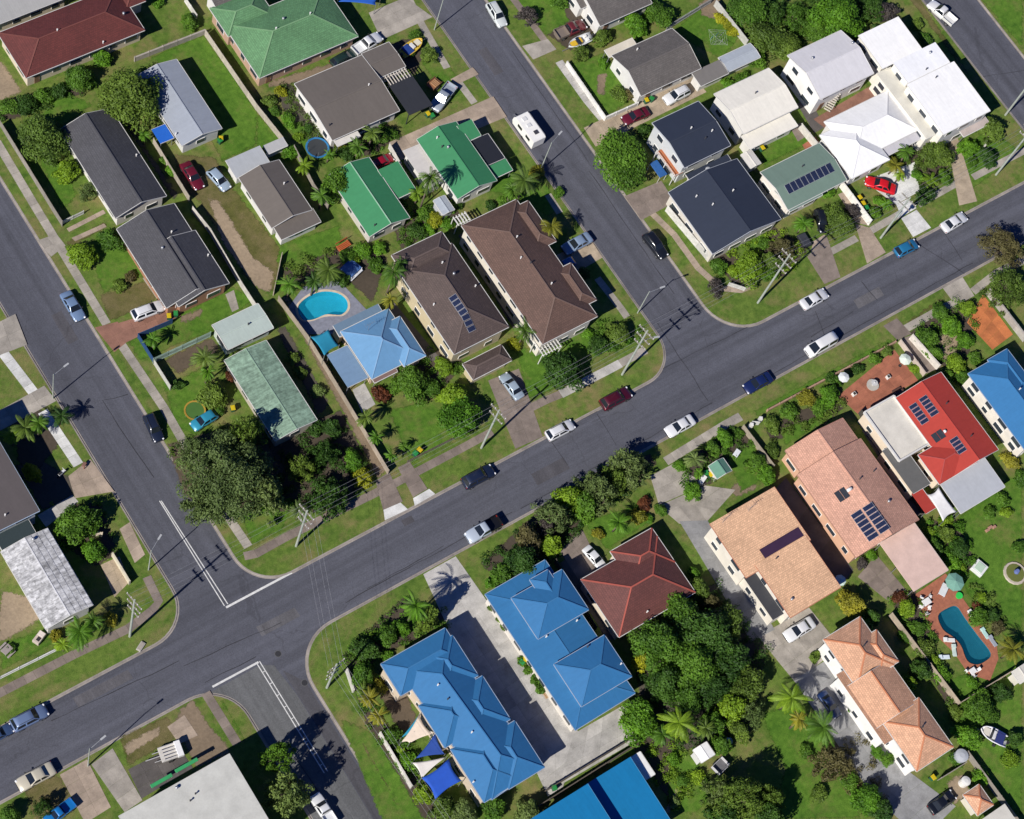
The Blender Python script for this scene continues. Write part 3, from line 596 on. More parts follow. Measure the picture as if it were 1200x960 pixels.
 {'water':[(-20.06,29.22),(-20.23,28.65),(-20.29,28.09),(-20.25,27.64),(-20.07,27.33),(-19.76,27.11),(-19.38,26.94),(-18.95,26.81),(-18.45,26.73),(-17.85,26.71),(-17.27,26.71),(-16.79,26.66),(-16.45,26.55),(-16.21,26.42),(-15.99,26.27),(-15.75,26.12),(-15.48,25.96),(-15.2,25.77),(-14.91,25.61),(-14.6,25.53),(-14.27,25.55),(-13.9,25.64),(-13.56,25.78),(-13.27,25.98),(-13.03,26.24),(-12.83,26.56),(-12.68,26.91),(-12.62,27.28),(-12.64,27.66),(-12.74,28.07),(-12.91,28.48),(-13.17,28.87),(-13.55,29.24),(-14.02,29.61),(-14.55,29.94),(-15.1,30.18),(-15.67,30.35),(-16.28,30.44),(-16.91,30.48),(-17.51,30.44),(-18.13,30.35),(-18.77,30.19),(-19.34,29.97),(-19.78,29.66)],'label':'kidney shaped turquoise swimming pool with cream coping beside the pale blue house','col':(0.01,0.32,0.48),'basin':(0.03,0.48,0.66),'coping':(0.55,0.45,0.34)},
 {'water':[(38.79,-59.82),(38.59,-60.38),(38.47,-60.98),(38.43,-61.53),(38.52,-62.0),(38.71,-62.44),(38.94,-62.87),(39.1,-63.29),(39.21,-63.7),(39.29,-64.09),(39.34,-64.5),(39.32,-64.95),(39.2,-65.5),(38.98,-66.11),(38.79,-66.71),(38.71,-67.21),(38.79,-67.61),(38.97,-67.93),(39.21,-68.2),(39.48,-68.41),(39.78,-68.58),(40.14,-68.7),(40.52,-68.77),(40.93,-68.78),(41.4,-68.78),(41.92,-68.76),(42.41,-68.62),(42.74,-68.27),(42.86,-67.61),(42.84,-66.72),(42.76,-65.76),(42.71,-64.87),(42.7,-64.07),(42.69,-63.31),(42.68,-62.57),(42.67,-61.9),(42.7,-61.26),(42.76,-60.66),(42.78,-60.13),(42.67,-59.72),(42.42,-59.46),(42.05,-59.31),(41.63,-59.24),(41.17,-59.2),(40.66,-59.16),(40.07,-59.14),(39.52,-59.21),(39.08,-59.42)],'label':'deep teal blue free-form swimming pool set in a terracotta deck','col':(0.004,0.09,0.15),'basin':(0.02,0.2,0.29),'coping':(0.34,0.13,0.07)},
 ],
 'houses': [
 {'label':'maroon hipped roof house with cream walls in the upper left corner','o':(-27.39,85.45),'wall':(0.58,0.5,0.38),'wings':[{'kind':'hip','c':(0.0,0.0),'sx':20.35,'sy':8.98,'e':3.2,'t':0.364,'roof':('tile',(0.115,0.026,0.022)),'cap':(0.16,0.05,0.04)},{'kind':'hip','c':(11.27,6.58),'sx':3.42,'sy':12.72,'e':3.22,'t':0.364,'roof':('tile',(0.115,0.026,0.022)),'axis':'y','cap':(0.16,0.05,0.04)}],'vents':[(-2.5,0.06,'p'),(3.18,-4.0,'p'),(8.42,-0.93,'w')]},
 {'label':'pale grey roofed cream building cut by the top left corner','o':(-35.17,95.23),'wall':(0.58,0.5,0.38),'wings':[{'kind':'gable','c':(0.0,0.0),'sx':20.46,'sy':7.73,'e':3.2,'t':0.176,'roof':('metal',(0.36,0.36,0.35))}]},
 {'label':'dark grey tiled gable house behind the big olive tree on the left','o':(-33.08,62.24),'wall':(0.62,0.6,0.56),'wings':[{'kind':'gable','c':(0.0,0.0),'sx':8.55,'sy':17.13,'e':3.0,'t':0.364,'roof':('tile',(0.062,0.062,0.071)),'axis':'y'}],'vents':[(3.58,-0.64,'p')]},
 {'label':'charcoal tiled brick house with a white van parked in front','o':(-33.25,44.61),'wall':(0.34,0.17,0.1),'wings':[{'kind':'gable','c':(0.0,-0.0),'sx':9.66,'sy':14.84,'e':3.0,'t':0.364,'roof':('tile',(0.062,0.062,0.071)),'axis':'y'},{'kind':'gable','c':(1.01,-3.12),'sx':8.5,'sy':10.03,'e':3.25,'t':0.364,'roof':('tile',(0.062,0.062,0.071)),'axis':'y'}],'vents':[(1.61,2.7,'p'),(-0.97,0.86,'w'),(4.7,-2.82,'p')]},
 {'label':'blue grey metal gable house beside the olive tree, blue tarp at its corner','o':(-18.84,67.34),'wall':(0.55,0.55,0.52),'wings':[{'kind':'gable','c':(-0.0,0.0),'sx':6.99,'sy':13.99,'e':2.9,'t':0.249,'roof':('metal',(0.3,0.33,0.38)),'axis':'y'},{'kind':'skillion','c':(-4.8,-3.52),'sx':2.34,'sy':2.75,'e':2.2,'t':0.035,'roof':('metal',(0.02,0.13,0.55)),'axis':'y','open':1}],'vents':[(-3.4,-4.9,'p')]},
 {'label':'pale green tiled hip roof house at the top, left of the street','o':(3.44,71.05),'wall':(0.42,0.28,0.2),'wings':[{'kind':'hip','c':(-0.0,0.0),'sx':18.21,'sy':10.95,'e':3.3,'t':0.384,'roof':('tile',(0.105,0.24,0.108)),'cap':(0.16,0.3,0.15)},{'kind':'hip','c':(-5.23,6.2),'sx':8.68,'sy':5.85,'e':3.32,'t':0.384,'roof':('tile',(0.105,0.24,0.108)),'cap':(0.16,0.3,0.15)}],'vents':[(3.34,0.31,'p'),(-0.8,1.54,'w'),(-3.04,0.12,'p')]},
 {'label':'brown flat-pitched house with dark slatted patio near two parked cars','o':(5.0,56.61),'wall':(0.66,0.64,0.6),'wings':[{'kind':'gable','c':(0.0,-0.0),'sx':12.44,'sy':11.43,'e':3.2,'t':0.123,'roof':('metal',(0.135,0.118,0.105))},{'kind':'gable','c':(8.92,3.43),'sx':5.17,'sy':5.07,'e':3.15,'t':0.105,'roof':('metal',(0.135,0.118,0.105))},{'kind':'skillion','c':(-3.6,-5.98),'sx':4.19,'sy':1.3,'e':2.4,'t':0.052,'roof':('flat',(0.6,0.58,0.55)),'open':1}],'vents':[(3.85,0.01,'p'),(-5.41,-3.39,'k')]},
 {'label':'small brown roofed white cottage in the back yard left of the green gables','o':(-13.92,46.7),'wall':(0.62,0.61,0.58),'wings':[{'kind':'gable','c':(-0.0,0.0),'sx':7.1,'sy':9.83,'e':3.0,'t':0.287,'roof':('metal',(0.135,0.118,0.105)),'axis':'y'},{'kind':'skillion','c':(0.33,-5.89),'sx':6.98,'sy':2.54,'e':2.7,'t':0.07,'roof':('metal',(0.135,0.118,0.105))},{'kind':'skillion','c':(-0.82,6.8),'sx':5.98,'sy':3.33,'e':2.7,'t':0.07,'roof':('metal',(0.38,0.4,0.42))},{'kind':'skillion','c':(4.69,7.74),'sx':3.45,'sy':1.61,'e':2.2,'t':0.052,'roof':('metal',(0.42,0.42,0.42))}],'vents':[(1.8,0.64,'p')]},
 {'label':'emerald green gable house half hidden by trees, middle of the block','o':(-1.23,39.87),'wall':(0.48,0.45,0.4),'wings':[{'kind':'gable','c':(0.0,0.0),'sx':7.35,'sy':12.03,'e':2.9,'t':0.325,'roof':('metal',(0.045,0.215,0.095)),'axis':'y','cap':(0.3,0.5,0.35)},{'kind':'skillion','c':(5.51,0.65),'sx':3.7,'sy':5.54,'e':2.6,'t':0.07,'roof':('metal',(0.045,0.215,0.095))}],'vents':[(-2.21,-4.95,'k')]},
 {'label':'bright green metal house with a palm shadow across its roof','o':(14.5,39.14),'wall':(0.62,0.61,0.58),'wings':[{'kind':'gable','c':(0.0,0.0),'sx':7.4,'sy':12.0,'e':3.3,'t':0.325,'roof':('metal',(0.045,0.215,0.095)),'axis':'y','trim':(0.5,0.55,0.5)},{'kind':'skillion','c':(4.65,3.68),'sx':2.78,'sy':3.03,'e':3.1,'t':0.141,'roof':('metal',(0.045,0.215,0.095))},{'kind':'skillion','c':(-5.15,1.56),'sx':3.14,'sy':7.48,'e':2.8,'t':0.07,'roof':('metal',(0.6,0.57,0.53)),'axis':'y'},{'kind':'skillion','c':(5.76,-0.34),'sx':3.3,'sy':4.98,'e':2.7,'t':0.052,'roof':('metal',(0.02,0.022,0.03)),'axis':'y','open':1},{'kind':'skillion','c':(5.74,-4.09),'sx':3.36,'sy':2.22,'e':2.6,'t':0.07,'roof':('metal',(0.045,0.215,0.095)),'open':1}],'vents':[(-1.33,2.65,'k'),(-1.17,4.37,'p'),(-0.61,2.06,'w')]},
 {'label':'pale blue hipped roof house beside the turquoise pool','o':(-13.11,17.64),'wall':(0.55,0.42,0.3),'wings':[{'kind':'hip','c':(0.0,0.0),'sx':8.42,'sy':8.86,'e':3.0,'t':0.424,'roof':('metal',(0.125,0.275,0.46)),'axis':'y','cap':(0.19,0.34,0.52)},{'kind':'hip','c':(3.01,-1.33),'sx':3.87,'sy':7.38,'e':3.3,'t':0.424,'roof':('metal',(0.125,0.275,0.46)),'axis':'y','cap':(0.19,0.34,0.52)},{'kind':'skillion','c':(-0.71,4.85),'sx':7.91,'sy':1.96,'e':2.7,'t':0.105,'roof':('metal',(0.13,0.2,0.28)),'ov':0.2},{'kind':'skillion','c':(-6.11,-0.79),'sx':3.56,'sy':5.98,'e':2.5,'t':0.035,'roof':('metal',(0.17,0.27,0.4)),'axis':'y','open':1},{'kind':'skillion','c':(-1.89,-4.26),'sx':4.04,'sy':1.34,'e':2.4,'t':0.07,'roof':('metal',(0.2,0.13,0.12)),'open':1}],'vents':[(-0.79,2.38,'a')]},
 {'label':'dark brown hipped two-storey house with a row of solar panels','o':(-0.09,18.22),'wall':(0.5,0.43,0.28),'wings':[{'kind':'hip','c':(-0.0,-0.0),'sx':9.89,'sy':16.04,'e':5.2,'t':0.404,'roof':('tile',(0.088,0.062,0.055)),'axis':'y','cap':(0.12,0.088,0.078)},{'kind':'hip','c':(0.04,8.02),'sx':9.09,'sy':4.79,'e':5.25,'t':0.404,'roof':('tile',(0.088,0.062,0.055)),'cap':(0.12,0.088,0.078)},{'kind':'hip','c':(-0.16,-10.69),'sx':7.02,'sy':2.94,'e':2.8,'t':0.404,'roof':('tile',(0.088,0.062,0.055)),'cap':(0.12,0.088,0.078)}],'solar':[(-0.75,-3.31,1.35,6.18,1,7,'pv')],'vents':[(1.66,2.87,'w'),(1.2,5.36,'p'),(3.85,-0.09,'p'),(-3.56,0.15,'p')]},
 {'label':'large reddish brown hip roof house with white pergola, beside the street corner','o':(12.9,16.69),'wall':(0.62,0.58,0.5),'wings':[{'kind':'hip','c':(-0.0,-0.0),'sx':10.26,'sy':22.81,'e':5.4,'t':0.384,'roof':('tile',(0.118,0.068,0.052)),'axis':'y','cap':(0.155,0.1,0.08)},{'kind':'hip','c':(4.67,6.37),'sx':4.01,'sy':7.99,'e':5.42,'t':0.384,'roof':('tile',(0.118,0.068,0.052)),'axis':'y','cap':(0.155,0.1,0.08)},{'kind':'hip','c':(4.78,-5.44),'sx':3.61,'sy':7.14,'e':5.43,'t':0.384,'roof':('tile',(0.118,0.068,0.052)),'axis':'y','cap':(0.155,0.1,0.08)}],'vents':[(0.57,5.09,'p'),(-0.1,0.29,'k'),(0.95,-4.06,'p'),(-0.84,1.81,'p')]},
 {'label':'grey brown gable house behind the white front wall and sandy driveway','o':(54.71,40.18),'wall':(0.62,0.61,0.58),'wings':[{'kind':'gable','c':(0.0,0.0),'sx':12.48,'sy':8.62,'e':3.2,'t':0.325,'roof':('tile',(0.125,0.113,0.105))},{'kind':'skillion','c':(-3.7,5.15),'sx':5.65,'sy':1.51,'e':2.8,'t':0.052,'roof':('flat',(0.6,0.55,0.45)),'open':1},{'kind':'skillion','c':(7.44,-5.53),'sx':5.88,'sy':2.83,'e':2.6,'t':0.052,'roof':('metal',(0.18,0.17,0.16))},{'kind':'gable','c':(14.05,-5.15),'sx':6.8,'sy':3.05,'e':2.4,'t':0.176,'roof':('metal',(0.36,0.4,0.45))}],'vents':[(-1.96,3.19,'p'),(1.2,4.46,'k')]},
 {'label':'grey roofed white house at the top edge with a red truck alongside','o':(55.31,55.0),'wall':(0.62,0.61,0.58),'wings':[{'kind':'gable','c':(0.0,-0.0),'sx':10.75,'sy':9.85,'e':3.3,'t':0.287,'roof':('tile',(0.125,0.113,0.105))},{'kind':'gable','c':(-4.2,3.89),'sx':4.3,'sy':8.97,'e':3.2,'t':0.249,'roof':('tile',(0.125,0.113,0.105))}]},
 {'label':'navy roofed two-storey house with an orange timber balcony','o':(50.44,25.22),'wall':(0.5,0.52,0.52),'wings':[{'kind':'gable','c':(0.01,0.0),'sx':9.45,'sy':9.21,'e':5.6,'t':0.176,'roof':('metal',(0.028,0.036,0.058)),'trim':(0.45,0.47,0.5)}],'vents':[(0.08,0.64,'p'),(3.0,-1.29,'p'),(1.24,-1.89,'k')]},
 {'label':'large navy metal roofed house below the balcony house','o':(48.91,12.55),'wall':(0.55,0.52,0.46),'wings':[{'kind':'gable','c':(0.0,0.0),'sx':13.98,'sy':12.48,'e':3.6,'t':0.249,'roof':('metal',(0.028,0.036,0.058)),'axis':'y','trim':(0.5,0.52,0.55)},{'kind':'skillion','c':(1.56,6.27),'sx':8.53,'sy':2.62,'e':3.7,'t':0.07,'roof':('metal',(0.028,0.036,0.058))}],'vents':[(1.29,6.67,'d'),(-3.88,3.24,'p'),(1.95,1.21,'p'),(-2.51,0.69,'p')]},
 {'label':'cream white metal roofed house between the navy and grey roofs','o':(65.1,26.14),'wall':(0.62,0.61,0.58),'wings':[{'kind':'gable','c':(0.0,0.0),'sx':11.58,'sy':8.44,'e':4.2,'t':0.213,'roof':('metal',(0.74,0.71,0.63))},{'kind':'skillion','c':(-0.61,-5.32),'sx':10.15,'sy':2.67,'e':3.0,'t':0.052,'roof':('metal',(0.74,0.71,0.63))}],'vents':[(0.23,0.94,'k'),(-6.01,-1.48,'p')]},
 {'label':'white two-storey house with light grey gable roof beside the bushland trees','o':(80.37,25.76),'wall':(0.74,0.73,0.71),'wings':[{'kind':'gable','c':(0.0,-0.0),'sx':11.66,'sy':9.43,'e':5.4,'t':0.268,'roof':('metal',(0.6,0.59,0.61))}],'vents':[(5.27,1.38,'w'),(-2.9,2.05,'w')]},
 {'label':'white hipped roof house behind the red car','o':(80.75,13.59),'wall':(0.62,0.61,0.58),'wings':[{'kind':'hip','c':(-0.0,0.0),'sx':14.02,'sy':8.58,'e':3.6,'t':0.364,'roof':('metal',(0.84,0.84,0.83)),'cap':(0.7,0.7,0.7)},{'kind':'hip','c':(-5.26,-2.05),'sx':8.19,'sy':9.15,'e':3.62,'t':0.364,'roof':('metal',(0.84,0.84,0.83)),'axis':'y','cap':(0.7,0.7,0.7)},{'kind':'skillion','c':(3.51,-4.88),'sx':8.8,'sy':1.69,'e':3.1,'t':0.087,'roof':('metal',(0.5,0.49,0.52)),'open':1}]},
 {'label':'long white flat-roofed building in three sections beside the upper right street','o':(94.57,11.04),'wall':(0.7,0.67,0.6),'wings':[{'kind':'skillion','c':(-0.0,0.0),'sx':10.55,'sy':10.53,'e':6.2,'t':0.035,'roof':('metal',(0.84,0.84,0.83)),'ov':0.2},{'kind':'skillion','c':(0.24,7.76),'sx':9.45,'sy':4.36,'e':6.0,'t':0.035,'roof':('metal',(0.8,0.81,0.83)),'ov':0.2},{'kind':'skillion','c':(-1.74,13.72),'sx':8.94,'sy':7.1,'e':5.2,'t':0.035,'roof':('metal',(0.84,0.84,0.83)),'ov':0.2},{'kind':'skillion','c':(-5.66,3.0),'sx':3.18,'sy':14.17,'e':4.4,'t':0.035,'roof':('flat',(0.62,0.6,0.52)),'axis':'y','ov':0.2},{'kind':'skillion','c':(3.24,-5.31),'sx':5.99,'sy':1.8,'e':2.9,'t':0.052,'roof':('flat',(0.42,0.36,0.33)),'open':1}],'name':'commercial_building','cat':'building','vents':[(2.67,8.6,'w'),(0.05,6.28,'k'),(0.22,4.06,'k')]},
 {'label':'sage green metal roofed house with a single row of solar panels','o':(64.33,11.12),'wall':(0.7,0.66,0.6),'wings':[{'kind':'gable','c':(0.0,-0.0),'sx':12.47,'sy':7.78,'e':3.4,'t':0.213,'roof':('metal',(0.155,0.225,0.185))},{'kind':'gable','c':(-2.62,-2.08),'sx':6.91,'sy':4.3,'e':3.3,'t':0.141,'roof':('metal',(0.155,0.225,0.185))}],'solar':[(0.17,-0.99,9.76,1.72,9,1,'pv')],'vents':[(0.43,1.36,'k')]},
 {'label':'bright red roofed house with solar panels beside the terracotta patio','o':(58.25,-35.57),'wall':(0.66,0.56,0.44),'wings':[{'kind':'gable','c':(-0.0,0.0),'sx':9.5,'sy':15.07,'e':3.6,'t':0.268,'roof':('metal',(0.4,0.05,0.036)),'axis':'y'},{'kind':'hip','c':(-3.72,-4.71),'sx':7.73,'sy':5.58,'e':3.63,'t':0.325,'roof':('metal',(0.4,0.05,0.036)),'cap':(0.4,0.07,0.06)},{'kind':'skillion','c':(-0.75,6.85),'sx':5.02,'sy':1.34,'e':3.5,'t':0.105,'roof':('metal',(0.4,0.05,0.036))},{'kind':'skillion','c':(-7.74,3.4),'sx':6.13,'sy':9.25,'e':3.2,'t':0.018,'roof':('flat',(0.6,0.57,0.5)),'axis':'y','parapet':1,'ov':0.1},{'kind':'skillion','c':(-10.13,-2.52),'sx':3.55,'sy':8.08,'e':2.9,'t':0.018,'roof':('flat',(0.115,0.115,0.11)),'axis':'y','ov':0.1},{'kind':'skillion','c':(-2.41,-10.05),'sx':9.28,'sy':5.59,'e':2.8,'t':0.035,'roof':('metal',(0.42,0.44,0.47)),'open':1},{'kind':'skillion','c':(-10.95,-8.26),'sx':2.12,'sy':3.72,'e':2.6,'t':0.052,'roof':('metal',(0.4,0.05,0.036)),'axis':'y','open':1}],'solar':[(-3.39,3.5,1.48,3.63,1,5,'pv'),(-1.43,3.68,1.52,3.52,1,5,'pv'),(-1.39,-3.89,1.58,2.73,1,4,'pv'),(-2.97,-1.04,1.91,1.54,2,1,'hot'),(-1.82,-1.01,0.43,0.83,1,1,'tank')],'vents':[(1.37,2.61,'k'),(1.49,-3.69,'k')]},
 {'label':'salmon tiled gable house with two blocks of solar panels','o':(37.63,-38.45),'wall':(0.6,0.36,0.24),'wings':[{'kind':'gable','c':(0.0,-0.0),'sx':12.62,'sy':15.21,'e':3.8,'t':0.268,'roof':('tile',(0.57,0.315,0.225)),'axis':'y','trim':(0.45,0.25,0.18)},{'kind':'gable','c':(0.3,9.79),'sx':11.46,'sy':4.02,'e':3.5,'t':0.268,'roof':('tile',(0.57,0.315,0.225)),'axis':'y','trim':(0.45,0.25,0.18)},{'kind':'skillion','c':(2.25,-11.9),'sx':7.09,'sy':8.71,'e':3.0,'t':0.035,'roof':('flat',(0.64,0.46,0.39)),'axis':'y','trim':(0.6,0.5,0.45),'open':1}],'solar':[(-2.55,-4.31,1.86,4.89,1,6,'pv'),(-0.54,-4.31,1.83,4.84,1,6,'pv'),(-2.65,1.41,1.82,1.79,2,1,'hot'),(-1.37,1.44,0.91,1.83,1,1,'tank')],'vents':[(1.21,2.04,'k'),(4.46,2.12,'k'),(3.29,-3.02,'w')]},
 {'label':'peach roofed house with purple solar matting beside the curved driveway','o':(19.97,-35.7),'wall':(0.66,0.62,0.54),'wings':[{'kind':'skillion','c':(0.0,-0.0),'sx':12.31,'sy':9.54,'e':5.0,'t':0.026,'roof':('tile',(0.7,0.43,0.26)),'trim':(0.48,0.2,0.12)},{'kind':'skillion','c':(1.0,-8.44),'sx':9.65,'sy':9.18,'e':4.85,'t':0.026,'roof':('tile',(0.7,0.43,0.26)),'trim':(0.48,0.2,0.12)},{'kind':'skillion','c':(-4.16,-6.1),'sx':2.54,'sy':11.46,'e':2.9,'t':0.035,'roof':('metal',(0.05,0.052,0.06)),'axis':'y','ov':0.1}],'solar':[(1.84,-3.01,7.49,1.61,1,1,'purple')],'vents':[(-4.38,3.97,'a'),(0.14,3.5,'a'),(-0.44,-4.63,'k'),(-2.1,-10.89,'w'),(6.01,-4.79,'k')]},
 {'label':'dark red tiled hip roof house with bright red ridge lines','o':(-0.34,-33.28),'wall':(0.62,0.55,0.45),'wings':[{'kind':'hip','c':(-0.0,0.01),'sx':13.92,'sy':9.97,'e':3.1,'t':0.424,'roof':('tile',(0.125,0.042,0.036)),'cap':(0.36,0.085,0.06)},{'kind':'hip','c':(3.17,3.41),'sx':7.62,'sy':6.07,'e':3.12,'t':0.424,'roof':('tile',(0.125,0.042,0.036)),'cap':(0.36,0.085,0.06)}],'vents':[(-1.39,-3.98,'p'),(7.14,-2.54,'w')]},
 {'label':'blue metal roofed duplex with two raised hip roofs beside the concrete driveway','o':(-15.44,-34.81),'wall':(0.6,0.57,0.52),'wings':[{'kind':'hip','c':(-0.01,-0.0),'sx':10.58,'sy':23.08,'e':3.2,'t':0.158,'roof':('metal',(0.03,0.15,0.335)),'axis':'y','trim':(0.3,0.38,0.5),'cap':(0.036,0.165,0.355),'rot':0.011},{'kind':'hip','c':(1.4,5.35),'sx':8.89,'sy':6.96,'e':4.9,'t':0.404,'roof':('metal',(0.03,0.15,0.335)),'trim':(0.3,0.38,0.5),'cap':(0.036,0.165,0.355)},{'kind':'hip','c':(1.28,-5.92),'sx':8.82,'sy':7.03,'e':4.9,'t':0.404,'roof':('metal',(0.03,0.15,0.335)),'trim':(0.3,0.38,0.5),'cap':(0.036,0.165,0.355)},{'kind':'hip','c':(2.34,6.94),'sx':3.17,'sy':5.69,'e':5.1,'t':0.404,'roof':('metal',(0.03,0.15,0.335)),'axis':'y','trim':(0.3,0.38,0.5),'cap':(0.036,0.165,0.355)}],'name':'duplex','cat':'duplex','vents':[(-1.49,1.7,'p'),(3.89,1.56,'p'),(5.19,-7.2,'p'),(2.43,-2.69,'k')]},
 {'label':'long blue metal roofed townhouse row with stepped hips and shade sails','o':(-33.38,-37.63),'wall':(0.55,0.46,0.36),'wings':[{'kind':'hip','c':(0.0,0.0),'sx':8.28,'sy':21.94,'e':5.0,'t':0.404,'roof':('metal',(0.03,0.15,0.335)),'axis':'y','trim':(0.3,0.38,0.5),'cap':(0.036,0.165,0.355),'rot':0.062},{'kind':'hip','c':(-1.2,9.96),'sx':10.66,'sy':5.18,'e':5.03,'t':0.404,'roof':('metal',(0.03,0.15,0.335)),'trim':(0.3,0.38,0.5),'cap':(0.036,0.165,0.355)},{'kind':'hip','c':(1.57,7.78),'sx':5.75,'sy':6.72,'e':5.06,'t':0.404,'roof':('metal',(0.03,0.15,0.335)),'axis':'y','trim':(0.3,0.38,0.5),'cap':(0.036,0.165,0.355)},{'kind':'hip','c':(2.02,0.5),'sx':5.83,'sy':7.15,'e':5.05,'t':0.404,'roof':('metal',(0.03,0.15,0.335)),'axis':'y','trim':(0.3,0.38,0.5),'cap':(0.036,0.165,0.355)},{'kind':'hip','c':(2.35,-7.39),'sx':6.0,'sy':7.6,'e':5.07,'t':0.404,'roof':('metal',(0.03,0.15,0.335)),'axis':'y','trim':(0.3,0.38,0.5),'cap':(0.036,0.165,0.355)},{'kind':'hip','c':(-2.03,1.5),'sx':6.24,'sy':6.79,'e':5.04,'t':0.404,'roof':('metal',(0.03,0.15,0.335)),'axis':'y','trim':(0.3,0.38,0.5),'cap':(0.036,0.165,0.355)},{'kind':'hip','c':(-1.51,-6.76),'sx':6.17,'sy':8.45,'e':5.05,'t':0.404,'roof':('metal',(0.03,0.15,0.335)),'axis':'y','trim':(0.3,0.38,0.5),'cap':(0.036,0.165,0.355)}],'name':'townhouse_block','cat':'building','vents':[(-5.11,6.56,'k'),(-1.52,3.46,'k'),(-1.65,5.84,'p'),(-1.19,-2.15,'p'),(-4.45,-7.93,'p')]},
 {'label':'vivid azure metal roofed house cut by the bottom edge','o':(-28.97,-60.02),'wall':(0.5,0.48,0.44),'wings':[{'kind':'skillion','c':(0.0,-0.0),'sx':9.64,'sy':12.42,'e':5.0,'t':0.026,'roof':('metal',(0.006,0.165,0.37)),'trim':(0.1,0.3,0.5)},{'kind':'skillion','c':(8.26,0.97),'sx':9.18,'sy':10.94,'e':3.2,'t':0.035,'roof':('metal',(0.006,0.165,0.37)),'trim':(0.1,0.3,0.5)}]},
 {'label':'flat pale grey roofed commercial building with green shutters at lower left','o':(-72.77,-32.49),'wall':(0.42,0.42,0.4),'wings':[{'kind':'skillion','c':(0.0,0.0),'sx':16.47,'sy':13.34,'e':6.3,'t':0.011,'roof':('flat',(0.5,0.5,0.46)),'trim':(0.5,0.5,0.48),'ov':0.15}],'name':'commercial_building','cat':'building','vents':[(-0.04,6.09,'w'),(0.65,3.7,'k'),(1.68,4.16,'k')]},
 {'label':'weathered white and grey fibre sheet gable roof building at the left edge','o':(-73.0,8.29),'wall':(0.55,0.54,0.5),'wings':[{'kind':'gable','c':(0.0,0.0),'sx':7.06,'sy':12.78,'e':3.6,'t':0.194,'roof':('old',(0.6,0.6,0.61)),'axis':'y'}],'vents':[(0.96,5.67,'w')],'sheets':[{'wing':0,'rows':4,'cols':9}]},
 {'label':'brown flat roof building with a pale blue gutter at the left edge','o':(-73.89,25.1),'wall':(0.45,0.5,0.55),'wings':[{'kind':'skillion','c':(0.0,-0.0),'sx':8.8,'sy':16.32,'e':5.2,'t':0.035,'roof':('metal',(0.098,0.085,0.085)),'trim':(0.34,0.42,0.52)},{'kind':'skillion','c':(0.2,-9.23),'sx':5.16,'sy':2.47,'e':3.4,'t':0.035,'roof':('metal',(0.03,0.045,0.05))}],'vents':[(0.0,-6.63,'p')]},
 {'label':'pale mint metal roofed garage behind the brown gravel yard','o':(-29.73,29.46),'wall':(0.42,0.48,0.42),'wings':[{'kind':'gable','c':(0.0,-0.0),'sx':7.81,'sy':4.5,'e':3.0,'t':0.105,'roof':('metal',(0.4,0.47,0.43))}],'name':'garage','cat':'garage','vents':[(0.76,-0.21,'k')]},
 {'label':'faded moss green metal roofed house beside the big gum tree','o':(-31.45,18.58),'wall':(0.4,0.36,0.3),'wings':[{'kind':'gable','c':(-0.0,0.0),'sx':7.03,'sy':14.54,'e':3.2,'t':0.141,'roof':('old',(0.22,0.33,0.245)),'axis':'y'}]},
 {'label':'blue hipped roof house at the right edge with cream balcony','o':(70.51,-38.07),'wall':(0.66,0.62,0.55),'wings':[{'kind':'hip','c':(0.0,0.0),'sx':8.34,'sy':15.08,'e':4.4,'t':0.404,'roof':('metal',(0.03,0.15,0.335)),'axis':'y','trim':(0.3,0.38,0.5),'cap':(0.036,0.165,0.355)},{'kind':'hip','c':(2.4,3.89),'sx':4.22,'sy':7.97,'e':4.45,'t':0.404,'roof':('metal',(0.03,0.15,0.335)),'axis':'y','trim':(0.3,0.38,0.5),'cap':(0.036,0.165,0.355)},{'kind':'skillion','c':(-1.18,6.24),'sx':3.47,'sy':1.11,'e':4.2,'t':0.035,'roof':('flat',(0.3,0.28,0.27)),'open':1}],'vents':[(0.74,1.08,'p')]},
 {'label':'apricot tiled two-storey house with white walls at the lower right','o':(22.08,-58.13),'wall':(0.74,0.73,0.7),'wings':[{'kind':'hip','c':(-0.0,0.0),'sx':7.1,'sy':8.47,'e':4.8,'t':0.424,'roof':('tile',(0.62,0.35,0.215)),'axis':'y','cap':(0.5,0.19,0.09)},{'kind':'hip','c':(2.63,-1.39),'sx':3.76,'sy':5.55,'e':4.82,'t':0.424,'roof':('tile',(0.62,0.35,0.215)),'axis':'y','cap':(0.5,0.19,0.09)},{'kind':'gable','c':(-0.73,-6.84),'sx':8.22,'sy':7.18,'e':4.6,'t':0.325,'roof':('tile',(0.62,0.35,0.215)),'axis':'y','cap':(0.5,0.19,0.09)},{'kind':'hip','c':(0.23,-14.3),'sx':7.12,'sy':8.47,'e':4.8,'t':0.424,'roof':('tile',(0.62,0.35,0.215)),'axis':'y','cap':(0.5,0.19,0.09)},{'kind':'skillion','c':(-3.64,-7.0),'sx':2.79,'sy':11.92,'e':4.2,'t':0.213,'roof':('tile',(0.62,0.35,0.215)),'axis':'y'}],'vents':[(0.5,0.28,'k'),(0.73,-13.84,'k')]},
 {'label':'small apricot tiled hip roof outbuilding at the bottom right corner','o':(25.42,-84.69),'wall':(0.6,0.55,0.45),'wings':[{'kind':'hip','c':(-0.0,0.0),'sx':3.12,'sy':3.47,'e':2.6,'t':0.488,'roof':('tile',(0.62,0.35,0.215)),'axis':'y','cap':(0.5,0.19,0.09)}],'name':'gazebo','cat':'gazebo'},
